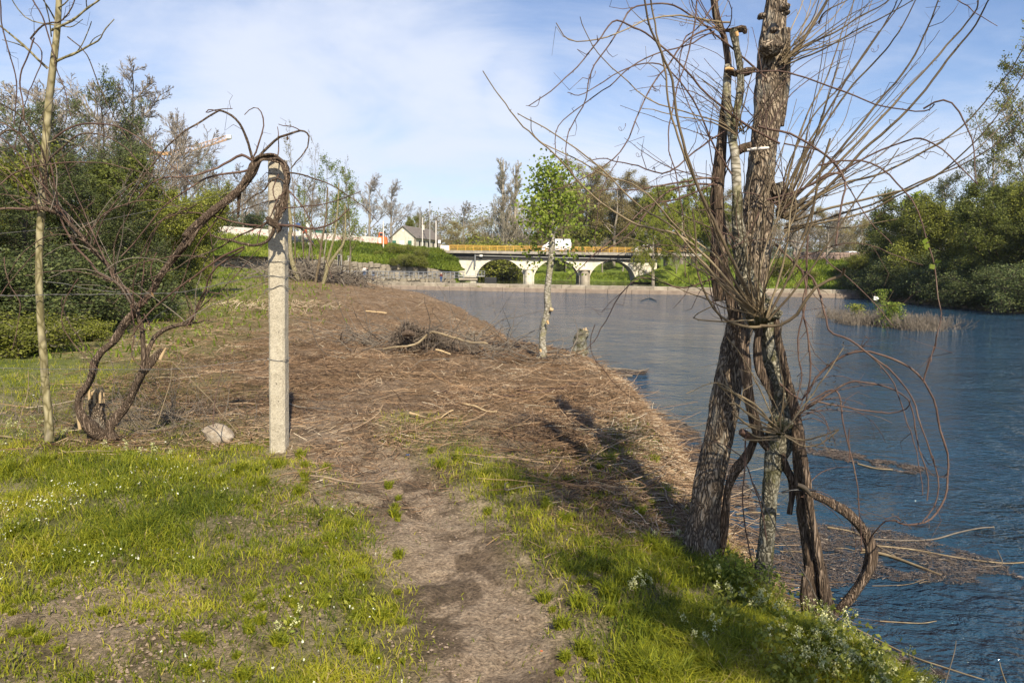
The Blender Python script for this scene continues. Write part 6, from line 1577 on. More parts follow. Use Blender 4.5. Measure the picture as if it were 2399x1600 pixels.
# ---- pale young trunk at the left
def build_sapling():
    Y = 6.3; g = G(112, 1000); root = empty('pale_sapling', (D(113, 1000, Y)[0], Y, D(113, 1000, Y)[2]), 'slender pale olive trunk with a few bare branches at the left edge', 'tree')
    S = lambda nm, pts, Yy, w, mt_='sap_bark', sd=12, **k: stem(root, nm, pts, Yy, w, MT[mt_], sd, **k)
    S('trunk', [(113, 1012), (112, 960), (106, 900), (100, 820), (94, 740), (90, 640), (91, 560), (96, 470), (103, 360), (111, 250), (122, 150), (132, 60), (137, -40)], Y, [21, 19, 17, 17, 16, 16, 16, 16.5, 17, 16, 15, 13, 11.5], rough=.05, n=120)
    for pts, w in (([(116, 150), (140, 136), (175, 122), (205, 105), (228, 92), (240, 70), (262, 45)], (6, 2)), ([(118, 70), (140, 60), (170, 45), (200, 20), (222, 5), (240, -10)], (6, 3)), ([(110, 158), (90, 140), (60, 110), (25, 80), (0, 60), (-20, 45)], (6, 3)),
                   ([(126, 45), (112, 20), (92, -10)], (4, 2)), ([(175, 122), (190, 100), (205, 65), (210, 50)], (3, 1.5)), ([(128, 58), (100, 55), (65, 45), (40, 20), (25, -5)], (3, 2)), ([(131, 20), (150, 8), (168, -15)], (4, 2)), ([(104, 330), (140, 320), (170, 330)], (3, 2)),
                   ([(118, 85), (112, 40), (100, -5)], (3, 2)), ([(60, 110), (35, 100), (5, 92)], (3, 1.5)), ([(205, 105), (215, 90), (232, 80)], (2.5, 1.5)), ([(200, 20), (198, 5), (200, -10)], (2.5, 1.5)), ([(140, 60), (165, 62), (190, 45)], (3, 1.5))):
        S('branch', pts, (Y, Y - .2), w, 'sap_bark', 6, knots=.25, cap=False)
build_sapling()

# ---- broken stump with torn pale wood, at the vine foot
def build_stump():
    Y = 6.75; root = empty('broken_stump', D(222, 985, Y), 'short broken stump with torn pale wood beside the vine foot', 'stump')
    stem(root, 'bark', [(228, 990), (226, 960), (222, 930), (222, 905)], Y, [34, 32, 33, 30], MT['poplar_bark'], 20, rough=.2, fis=.3)
    rr = random.Random(3)
    for i in range(9):
        u = 206 + i * 4; stem(root, 'splinter', [(u, 925), (u + rr.uniform(-2, 2), 905), (u + rr.uniform(-4, 4), 900 - rr.uniform(0, 14))], Y - .06 + .03 * (i % 3), [7, 7, 2], MT['wood'], 5)
    stem(root, 'splinter', [(184, 985), (180, 945), (181, 915), (184, 895)], Y, [9, 10, 8, 3], MT['wood'], 7, rough=.2)
    Y = 6.5; stem(root, 'splinter', [(368, 825), (374, 812), (381, 798)], Y, [9, 8, 3], MT['wood'], 6, rough=.2)
build_stump()

def rock(name, u, v, w, h, label, mat_, seed, depth=.6, sink=.1):
    g = G(u, v); r = np.random.default_rng(seed); k = g[1] / FOC * SD
    bm = bmesh.new(); bmesh.ops.create_icosphere(bm, subdivisions=3, radius=1)
    for q in bm.verts:
        c = np.array(q.co); f = 1 + .22 * float(fbm(c[0] * 1.3 + seed, c[1] * 1.3, c[2] * 1.3, 3, seed)); c = c * f
        for nrm, dd in (((.6, -.6, .5), .68), ((-.5, -.5, .7), .7), ((.1, -.9, -.1), .75), ((.8, 0, .6), .72)):
            nv = unit(np.array(nrm)); e = c @ nv - dd
            if e > 0: c = c - nv * e * .85
        q.co = c * np.array([w * k / 2, w * k / 2 * depth, h * k / 2])
    me = bpy.data.meshes.new(name); bm.to_mesh(me); bm.free(); me.materials.append(mat_)
    o = link(name, me, loc=(g[0], g[1] + .05, g[2] + h * k * (.5 - sink))); o.rotation_euler = (0, R(12), 0); tag(o, label, 'rock'); return o
MT['rock'] = simple('pale_rock', (0.33, 0.27, 0.20), (0.17, 0.13, 0.09), 7, .9, .9, 24, c3=(0.48, 0.44, 0.37))
rock('rock', 500, 1018, 76, 46, 'pale angular rock in the grass between vine and post', MT['rock'], 3)
rock('stone', 1495, 1077, 20, 11, 'small pale stone on the shaded bank slope', MT['rock'], 6)
rock('stone', 1490, 970, 12, 8, 'small pale stone near the waterline', MT['rock'], 9)

# ---- fallen thin poles in the grass at the left
for k, (pts, w, lb) in enumerate([([(-20, 1004), (100, 1014), (180, 1024), (240, 1036), (330, 1034)], 6, 'long thin pole lying in the grass at the left, upper one'), ([(100, 1004), (170, 1016), (230, 1028)], 5, 'thin pole lying beside the vine foot'), ([(110, 1044), (180, 1042), (250, 1048), (330, 1050)], 5, 'thin pole lying lowest in the grass below the vine')]):
    gs = [G(u, v) for u, v in pts]; Ys = [g[1] for g in gs]
    o, C = stem(None, 'fallen_pole', [(u, v - 3) for u, v in pts], Ys, (w, w * .6), MT['cane_tan'], 6, wob=.01, seed=k); tag(o, lb, 'pole')

# ---- root heap with pale branches on the cleared ground
def build_heap():
    g = G(975, 812); root = empty('uprooted_root_mass', g, 'dark uprooted root ball with frayed roots lying on the cleared ground', 'root ball')
    k = g[1] / FOC * SD; r = np.random.default_rng(4); P_, Rr = [], []
    for i in range(2200):
        t = r.random() ** 1.3; cx = (-62 + 185 * t) * k; hgt = (np.interp(t, [0, .12, .3, .42, .55, .7, 1], [56, 84, 62, 72, 46, 26, 8])) * k * r.uniform(.1, 1)
        p = np.array([cx + r.normal() * 6 * k, r.normal() * 16 * k, hgt * .9]); d = unit(np.array([r.normal(), r.normal(), r.normal() * .5 - .5])); c = []
        for j in range(6): c.append(p.copy()); p = p + d * k * r.uniform(2, 9); d = unit(d + r.normal(size=3) * .5 + np.array([0, 0, -.12])); p[2] = max(p[2], 0)
        P_.append(c); Rr.append(np.linspace(r.uniform(.5, 1.4) * k, .3 * k, 6))
    V, Q = tubes(np.array(P_), np.array(Rr), 4); b = B(); b.add(V, Q); o = b.build('roots', MT['twig_dark_root'], root)
    o['kind'] = 'stuff'
    bm = bmesh.new(); bmesh.ops.create_icosphere(bm, subdivisions=4, radius=1)
    for q in bm.verts:
        c = np.array(q.co); f = 1 + .35 * float(fbm(c[0] * 2, c[1] * 2, c[2] * 2, 4, 9)); q.co = c * f * np.array([46 * k, 14 * k, 20 * k]) + np.array([-10 * k, 4 * k, 8 * k])
    me = bpy.data.meshes.new('core'); bm.to_mesh(me); bm.free(); me.materials.append(MT['twig_dark_root']); link('core', me, root)
    stem(root, 'stump_end', [(925, 768), (938, 764), (952, 768)], g[1] - .5, [12, 16, 10], MT['vine_bark'], 10, rough=.3)
MT['twig_dark_root'] = simple('dark_root', (0.20, 0.155, 0.115), (0.07, 0.052, 0.038), 9, .9, .8, 30)
build_heap()
stuff(fine_brush('dry_twigs', [(900, 800), (960, 806), (1020, 806), (1080, 805), (1140, 812), (930, 790), (1180, 822), (860, 790)], .8, 240, 2.0, 'grey twigs and roots spread round the uprooted root ball', MT['twig_grey'], w=(5, 11), seed=9, up=.25))
for k, (pts, w, mt_, lb) in enumerate([
    ([(880, 806), (920, 800), (955, 795), (985, 772), (1000, 770), (1040, 780), (1080, 790), (1120, 795)], (5, 7), 'cane_tan', 'long pale bent branch lying across the root ball'),
    ([(885, 815), (920, 805), (960, 798), (1000, 800)], (4, 5), 'twig_grey', 'grey branch lying under the pale bent branch'),
    ([(870, 775), (900, 790), (940, 800)], (4, 3), 'twig_grey', 'grey branch left of the root ball'),
    ([(1078, 768), (1072, 785), (1068, 802), (1060, 806)], (12, 6), 'poplar_bark', 'forked pale limb standing at the right end of the root ball'),
    ([(1075, 770), (1095, 768), (1115, 772)], (10, 7), 'poplar_bark', 'short thick limb lying at the right of the root ball'),
    ([(1000, 808), (1018, 812), (1034, 818)], (5, 4), 'wood', 'short bright peeled stick in front of the root ball'),
    ([(930, 755), (965, 765), (1000, 760), (1050, 770), (1120, 800), (1170, 810)], (4, 3), 'twig_grey', 'long grey branch trailing right from the root ball'),
    ([(1030, 790), (1080, 810), (1140, 818), (1200, 815)], (4, 3), 'cane_red', 'reddish branch trailing towards the water'),
    ([(840, 716), (862, 718), (888, 722)], (4, 4), 'wood', 'pale straight stick lying above the root ball'),
    ([(1060, 935), (1100, 945), (1140, 956)], (5, 4), 'wood', 'pale peeled stick at the shadow edge'),
    ([(940, 958), (965, 962), (985, 968)], (7, 3), 'wood', 'pale wood splinter lying above the grass patch'),
    ([(1040, 950), (1010, 965), (960, 985)], (3.5, 2), 'wood', 'thin pale stick crossing the wood splinter'),
    ([(1000, 905), (1060, 908), (1130, 916), (1200, 915)], (4, 2), 'cane_red', 'dark branch lying at the left of the shadow'),
    ([(620, 935), (700, 940), (760, 948)], (4, 3), 'twig_grey', 'thin grey branch on the ground just right of the post'),
    ([(1180, 900), (1250, 905), (1330, 890), (1400, 905)], (4, 3), 'cane_red', 'dark branch lying in the tree shadow'),
    ([(720, 1150), (735, 1180), (742, 1200), (728, 1230)], (3, 3), 'cane_olive', 'small dark twig standing in the grass beside the path'),
    ([(1165, 1120), (1158, 1140), (1200, 1130), (1240, 1128)], (4, 3), 'twig_grey', 'forked grey twig in the tree shadow beside the path')]):
    gs = [G(u, v) for u, v in pts]; Ys = [g[1] for g in gs]
    if 'root ball' in lb: Ys = [min(Ys) - (.75 if 'across' in lb or 'peeled' in lb else .35)] * len(Ys)
    kk = [FOC / SD / y * .04 for y in Ys]
    o, C = stem(None, 'fallen_branch', [(u, v - q) for (u, v), q in zip(pts, kk)], Ys, w, MT[mt_], 6, wob=.012, seed=k + 40, knots=.1, rough=.05); tag(o, lb, 'branch', 'fallen branches on the cleared ground')

# ---- young alder with fresh leaves, and the stump in the water
def build_alder():
    Y = float(G(1243, 822)[1]); root = empty('young_alder', D(1243, 824, Y), 'young alder with fresh green leaves standing at the water edge', 'tree')
    stem(root, 'trunk', [(1240, 830), (1246, 810), (1245, 780), (1250, 745), (1258, 710), (1256, 680), (1260, 640), (1265, 600), (1268, 560), (1268, 520), (1270, 470), (1268, 430), (1270, 395)], Y, [28, 19, 16, 16, 17, 15, 15, 14, 14, 9, 6, 4, 2], MT['pale_bark'], 12, rough=.08, n=110)
    stem(root, 'cut_stub', [(1262, 710), (1270, 712)], Y - .1, [9, 8], MT['wood'], 8); stem(root, 'wound', [(1256, 736), (1259, 744)], Y - .16, [6, 5], MT['orange_wood'], 8); stem(root, 'wound', [(1240, 802), (1242, 808)], Y - .16, [6, 5], MT['orange_wood'], 8)
    rr = random.Random(2); curves = []
    for i in range(46):
        v = rr.uniform(398, 535); u = 1268; s = rr.choice((-1, 1)); L = np.interp(v, [380, 430, 500, 570], [20, 50, 80, 85]) * rr.uniform(.4, 1.1) * (1.35 if s > 0 else .9)
        a = R(rr.uniform(28, 80)) * s; pts = [(u, v)]; x, y = u, v
        for k in range(4): x += math.sin(a) * L / 4; y -= math.cos(a) * L / 4 * .7; a += rr.uniform(-.2, .35) * s; pts.append((x, y))
        dy = rr.uniform(-1.1, 1.1) * L / 90
        o, C = stem(root, 'branch', pts, (Y, Y + dy), (2.6, .8), MT['twig_grey'], 4, n=12, cap=False); curves.append(C[:, :3])
    for i in range(4):
        v = rr.uniform(570, 592); s = rr.choice((-1, 1, 1)); pts = [(1266, v), (1266 + s * 25, v - 5), (1266 + s * 50, v + 5), (1266 + s * rr.uniform(50, 75), v + 22)]
        o, C = stem(root, 'branch', pts, (Y, Y + rr.uniform(-.6, .6)), (2, .8), MT['twig_grey'], 4, n=12, cap=False); curves.append(C[:, :3])
    P_ = np.array(curves); V, Q, a = leaves(P_, 3000, .068, .16, .8, .2, t0=.3); b = B(); b.add(V - np.array(root.location), Q, a=a); b.build('crown', MT['l_light'], root)
build_alder()
def build_water_stump():
    Y = 27.5; root = empty('stump_in_water', D(1330, 815, Y), 'weathered broken tree stump standing in the river beside the alder', 'stump')
    stem(root, 'stump', [(1328, 820), (1330, 800), (1335, 775), (1340, 757)], Y, [40, 36, 31, 25], MT['moss_bark'], 24, rough=.3, fis=.3, n=24)
    for i, (u, v) in enumerate(((1345, 752), (1340, 754), (1334, 758), (1348, 757))): stem(root, 'splinter', [(u, 765), (u, v)], Y - .1 + .08 * i, [9, 3], MT['wood'], 6)
build_water_stump()
for k, (pts, lb) in enumerate([([(1355, 842), (1390, 846), (1430, 848), (1468, 852), (1490, 846)], 'dark waterlogged branch floating off the bank below the stump'), ([(1400, 860), (1430, 862), (1452, 863)], 'short piece of driftwood just below the floating branch'), ([(1470, 690), (1490, 684), (1508, 690)], 'small branch sticking out of the river in front of the weir')]):
    v0_ = pts; gs = [flat_xy(u, v, ZW + .03)[1] for u, v in pts]; o, C = stem(None, 'driftwood', pts, gs, ([4, 7, 7, 5, 2] if v0_[0][0] < 1460 else [1, 1.6, .8])[:len(pts)], MT['twig_grey'], 6, rough=.2, seed=k); tag(o, lb, 'driftwood')

# ------------------------------------------------------------------ the big trees at the right
YSC = 0.78
def place(name, u, v, Y, label, cat='tree'):
    Y = Y * YSC
    return empty(name, D(u, v, Y), label, cat)
def build_poplar():
    root = place('pollarded_poplar', 1607, 1262, 5.6, 'thick furrowed poplar trunk leaning up to the right, with long straight shoots')
    S = lambda nm, pts, Y, w, mt_='poplar_bark', sd=40, **k: stem(root, nm, pts, Y, w, MT[mt_], sd, **k)
    S('trunk', [(1596, 1330), (1604, 1275), (1612, 1215), (1625, 1130), (1643, 1040), (1660, 940), (1675, 850), (1695, 770), (1716, 690), (1730, 600), (1738, 510), (1745, 430), (1752, 350), (1760, 270), (1767, 190), (1772, 120), (1777, 60), (1783, 0), (1790, -70)],
      (5.6, 6.3), [118, 90, 78, 70, 68, 66, 64, 63, 66, 72, 74, 62, 60, 60, 60, 58, 52, 48, 44], n=420, sd=72, rough=.10, fis=.13)
    S('dead_stub', [(1790, 290), (1796, 220), (1802, 140), (1806, 66)], 6.12, [22, 26, 24, 20], sd=18, rough=.2, fis=.4)
    for (u, v, w) in ((1768, 112, 64), (1748, 38, 24), (1800, 18, 30), (1805, 30, 20), (1775, 70, 22)): S('burl', [(u, v + w * .28), (u, v), (u, v - w * .28)], 6.0, [w * .5, w * .95, w * .5], sd=18, rough=.5, fis=.5, n=20)
    S('burl', [(1795, 500), (1806, 480), (1812, 455)], 5.95, [30, 52, 30], sd=20, rough=.6, fis=.6, n=24)
    S('burl', [(1785, 420), (1790, 440), (1795, 470)], 5.95, [30, 40, 30], sd=20, rough=.6, fis=.6, n=24)
    S('tape', [(1715, 345), (1735, 342), (1753, 341), (1765, 340)], 5.86, [6, 7, 7, 6], 'whitewall', 6)
    S('dead_limb', [(1722, 338), (1705, 340), (1690, 350), (1682, 354)], 6.1, [26, 22, 20, 14], 'vine_bark', 12, rough=.3, fis=.4)
    # straight shoots from the burls, up and to the right
    for i, (pts, Y, w, mt_) in enumerate([
        ([(1800, 480), (1850, 430), (1920, 350), (2000, 255), (2080, 160), (2130, 70), (2155, -10)], (5.9, 5.2), (10, 4), 'cane_olive'),
        ([(1800, 500), (1870, 430), (1960, 340), (2060, 230), (2160, 120), (2230, 30), (2250, -10)], (5.9, 5.0), (10, 4), 'cane_tan'),
        ([(1805, 520), (1900, 430), (2000, 330), (2100, 230), (2190, 120), (2250, 40), (2280, -10)], (5.9, 5.0), (11, 4), 'cane_olive'),
        ([(1805, 505), (1900, 440), (2010, 400), (2120, 350), (2220, 280), (2300, 190), (2351, 110)], (5.8, 4.6), (9, 3), 'cane_tan'),
        ([(1805, 515), (1900, 480), (2000, 455), (2100, 430), (2200, 370), (2280, 280), (2360, 150)], (5.8, 4.6), (9, 3), 'cane_tan'),
        ([(1800, 530), (1880, 510), (1980, 490), (2060, 450), (2150, 400), (2240, 350), (2351, 235)], (5.8, 4.8), (8, 3), 'cane_tan'),
        ([(1800, 525), (1900, 500), (2000, 470), (2090, 430), (2180, 390), (2290, 330), (2360, 260)], (5.9, 5.0), (8, 3), 'cane_olive'),
        ([(1790, 470), (1830, 380), (1900, 250), (1980, 130), (2040, 40), (2065, -10)], (5.9, 5.2), (8, 3), 'cane_olive'),
        ([(1795, 480), (1850, 350), (1930, 230), (2000, 150), (2050, 90), (2110, -10)], (5.9, 5.0), (8, 3.5), 'cane_tan'),
        ([(1790, 480), (1820, 370), (1850, 280), (1900, 180), (1930, 90), (1965, -10)], (5.9, 5.5), (7, 3), 'cane_tan'),
        ([(1790, 470), (1810, 380), (1860, 280), (1935, 190), (2005, 90), (2060, 20), (2080, -10)], (6.0, 5.5), (6, 3), 'cane_olive'),
        ([(1800, 145), (1840, 95), (1870, 50), (1890, 20), (1905, -10)], (6.0, 5.8), (13, 8), 'cane_tan'),
        ([(1800, 138), (1850, 105), (1910, 78), (1970, 40), (2030, 8), (2050, -10)], (6.0, 5.5), (7, 3), 'cane_tan'),
        ([(1800, 150), (1860, 125), (1930, 95), (2000, 55), (2060, 20), (2110, -10)], (6.0, 5.4), (6, 3), 'cane_olive'),
        ([(1800, 140), (1840, 120), (1890, 110), (1950, 90), (2000, 60)], (6.0, 5.6), (5, 2), 'cane_olive'),
        ([(1790, 150), (1830, 90), (1870, 40), (1885, -10)], (6.0, 5.8), (5, 3), 'cane_olive'),
        ([(1880, 55), (1900, 25), (1950, -5)], (5.8, 5.6), (6, 3), 'cane_tan'),
        ([(1800, 535), (1860, 520), (1920, 525), (1980, 520), (2060, 505)], (5.9, 5.4), (6, 2), 'cane_tan'),
        ([(1840, 550), (1862, 480), (1885, 400), (1908, 318)], (5.5, 5.3), (10, 6), 'cane_olive'),
    ]): stem(root, 'shoot', pts, Y, w, MT[mt_], 7, knots=.1, wob=.006, seed=i, cap=False)
    random_canes(root, 'shoot', (1795, 485), 5.9, 20, (12, 72), (200, 620), (3, 5.5), MT['cane_olive'], curve=(-.5, .15), jitY=1.0, w1=1.8, seedn=3, minpts=6)
    random_canes(root, 'shoot', (1800, 135), 6.0, 14, (20, 75), (150, 330), (3, 5), MT['cane_tan'], curve=(-.5, .1), jitY=.7, w1=1.6, seedn=5, minpts=6)
    return root
build_poplar()
def build_mossy():
    root = place('pollarded_willow', 1745, 1350, 5.35, 'slender mossy grey willow trunk with two pollard heads bristling with shoots')
    S = lambda nm, pts, Y, w, mt_='moss_bark', sd=24, **k: stem(root, nm, pts, Y, w, MT[mt_], sd, **k)
    S('trunk', [(1734, 1420), (1742, 1375), (1752, 1300), (1762, 1220), (1768, 1140), (1775, 1070), (1786, 1020), (1792, 985), (1794, 950), (1788, 900), (1776, 850), (1768, 800), (1758, 755), (1742, 715), (1724, 675), (1708, 625), (1700, 570), (1694, 510), (1692, 440)],
      (5.35, 5.6), [56, 46, 42, 38, 36, 44, 62, 60, 48, 42, 42, 40, 48, 66, 62, 40, 34, 28, 22], n=210, sd=30, rough=.12, fis=.2)
    S('stem', [(1692, 450), (1690, 400), (1686, 350), (1681, 320), (1672, 260), (1669, 200), (1672, 150)], (5.6, 5.7), [21, 22, 19, 19, 17, 18, 16], 'pale_bark', 18, rough=.07)
    S('stem', [(1684, 320), (1690, 260), (1700, 200), (1698, 150), (1690, 105), (1684, 70)], 5.62, [18, 17, 16, 17, 16, 20], 'moss_bark', 14, rough=.2, fis=.3)
    S('stem', [(1655, 690), (1648, 620), (1650, 540), (1648, 450), (1652, 380), (1656, 320), (1662, 250), (1672, 160), (1664, 90), (1648, 50), (1640, 0), (1636, -40)], 5.75, [40, 38, 36, 34, 30, 22, 18, 16, 14, 16, 14, 12], 'vine_bark', 18, rough=.2, fis=.4, n=130)
    S('cut_end', [(1664, 160), (1672, 158), (1684, 160)], 5.5, [6, 8, 5], 'orange_wood', 10, rough=.2); S('cut_end', [(1690, 74), (1693, 84)], 5.5, [9, 8], 'orange_wood', 10)
    S('knob', [(1664, 162), (1690, 168), (1714, 164), (1735, 158)], 5.62, [10, 18, 22, 6], 'vine_bark', 12, rough=.5, fis=.5)
    S('knob', [(1660, 72), (1684, 68), (1706, 66), (1712, 78)], 5.62, [6, 14, 20, 8], 'vine_bark', 12, rough=.5, fis=.5)
    S('knob', [(1740, 705), (1762, 715), (1790, 725)], 5.3, [36, 52, 26], 'moss_bark', 20, rough=.5, fis=.5, n=26)
    S('knob', [(1770, 965), (1790, 972), (1815, 975)], 5.25, [30, 50, 26], 'moss_bark', 20, rough=.5, fis=.5, n=26)
    canes = [([(1740, 720), (1700, 640), (1650, 540), (1610, 440), (1570, 320), (1545, 200), (1520, 130), (1490, 60), (1480, -10)], (5.2, 4.6), (12, 6), 'cane_olive'),
     ([(1735, 720), (1690, 620), (1640, 520), (1600, 430), (1560, 330), (1530, 230), (1520, 120), (1500, 20), (1495, -10)], (5.3, 4.8), (9, 5), 'cane_tan'),
     ([(1730, 720), (1660, 660), (1600, 590), (1540, 520), (1460, 470), (1390, 400), (1310, 330), (1240, 290), (1190, 262)], (5.2, 4.6), (8, 3), 'cane_tan'),
     ([(1725, 715), (1640, 610), (1560, 540), (1480, 520), (1420, 490), (1350, 440), (1260, 345), (1200, 290), (1150, 230), (1107, 163)], (5.2, 4.4), (9, 3), 'cane_tan'),
     ([(1730, 710), (1650, 600), (1560, 530), (1480, 440), (1390, 400), (1290, 355), (1230, 315), (1222, 268)], (5.3, 4.6), (7, 2.5), 'cane_tan'),
     ([(1730, 735), (1650, 735), (1590, 730), (1640, 700)], (5.2, 5.0), (6, 3), 'cane_tan'),
     ([(1750, 750), (1700, 745), (1650, 720), (1610, 640), (1600, 560), (1590, 480)], (5.2, 5.0), (10, 5), 'cane_olive'),
     ([(1745, 748), (1790, 745), (1830, 720), (1870, 660), (1930, 630), (1935, 615)], (5.2, 4.9), (11, 10), 'cane_olive'),
     ([(1760, 730), (1810, 640), (1850, 540), (1870, 460), (1880, 400)], (5.2, 5.0), (9, 4), 'cane_olive'),
     ([(1760, 730), (1790, 640), (1810, 560), (1820, 480), (1850, 380)], (5.2, 5.0), (8, 4), 'cane_tan'),
     ([(1750, 720), (1760, 640), (1790, 560), (1830, 480), (1800, 380)], (5.2, 5.1), (7, 3), 'cane_tan'),
     ([(1740, 715), (1740, 640), (1760, 560), (1790, 470), (1770, 380)], (5.2, 5.1), (6, 3), 'cane_tan'),
     ([(1765, 735), (1830, 660), (1900, 560), (1990, 430), (2060, 340)], (5.2, 4.8), (8, 3), 'cane_olive'),
     ([(1735, 725), (1690, 670), (1640, 640), (1560, 590), (1490, 560), (1420, 545)], (5.2, 4.7), (6, 2.4), 'cane_tan'),
     ([(1690, 310), (1650, 280), (1590, 265), (1500, 235), (1430, 180), (1380, 130), (1340, 70), (1328, 40)], (5.5, 5.0), (5, 2.4), 'cane_tan'),
     ([(1688, 310), (1640, 285), (1560, 268), (1470, 250)], (5.5, 5.2), (5, 2.5), 'cane_tan'),
     ([(1690, 312), (1700, 260), (1715, 200), (1730, 150)], (5.5, 5.3), (5, 2.5), 'cane_tan'),
     ([(1675, 52), (1620, 48), (1560, 38), (1500, 45), (1440, 70), (1370, 92), (1310, 90), (1279, 52)], (5.6, 5.2), (6, 3), 'cane_tan'),
     ([(1790, 985), (1720, 930), (1650, 880), (1578, 905)], (5.2, 4.9), (7, 3), 'cane_tan'),
     ([(1785, 985), (1730, 925), (1660, 890), (1647, 878)], (5.2, 5.0), (8, 7), 'cane_tan'),
     ([(1785, 990), (1730, 960), (1690, 930), (1672, 927)], (5.2, 5.0), (7, 6), 'cane_tan'),
     ([(1780, 995), (1730, 985), (1700, 965), (1683, 950)], (5.2, 5.0), (7, 6), 'cane_tan'),
     ([(1785, 1000), (1740, 1000), (1715, 988)], (5.2, 5.0), (6, 5), 'cane_tan'), ([(1790, 1008), (1740, 1012), (1708, 1010)], (5.2, 5.0), (6, 5), 'cane_tan'),
     ([(1790, 990), (1740, 880), (1700, 810), (1665, 770)], (5.2, 4.9), (5, 3), 'cane_tan'),
     ([(1792, 985), (1800, 900), (1790, 820), (1800, 740)], (5.1, 5.0), (5, 3), 'cane_olive'),
     ([(1800, 990), (1850, 930), (1890, 870), (1940, 800)], (5.1, 5.0), (6, 3), 'cane_tan'),
     ([(1805, 1000), (1850, 1010), (1890, 1000), (1925, 985)], (5.2, 5.0), (7, 4), 'cane_olive'),
     ([(1800, 1000), (1840, 1022), (1880, 1020), (1925, 985)], (5.15, 5.0), (7, 4), 'cane_olive')]
    for i, (pts, Y, w, mt_) in enumerate(canes): stem(root, 'shoot', pts, Y, w, MT[mt_], 7, knots=.1, wob=.006, seed=i, cap=False)
    random_canes(root, 'shoot', (1742, 720), 5.2, 26, (-78, 40), (170, 520), (3, 6), MT['cane_olive'], curve=(-.2, .7), jitY=.9, w1=1.8, seedn=11, minpts=6)
    random_canes(root, 'shoot', (1790, 985), 5.2, 13, (-80, 55), (60, 170), (2.5, 4.5), MT['cane_olive'], curve=.6, jitY=.6, w1=2, seedn=12)
    random_canes(root, 'shoot', (1700, 300), 5.6, 16, (-60, 55), (100, 250), (2.5, 4), MT['cane_olive'], curve=.6, jitY=.6, w1=1.4, seedn=13)
    random_canes(root, 'shoot', (1655, 70), 5.7, 8, (-80, 40), (60, 200), (2.5, 4), MT['cane_tan'], curve=.6, jitY=.4, w1=1.4, seedn=14)
build_mossy()
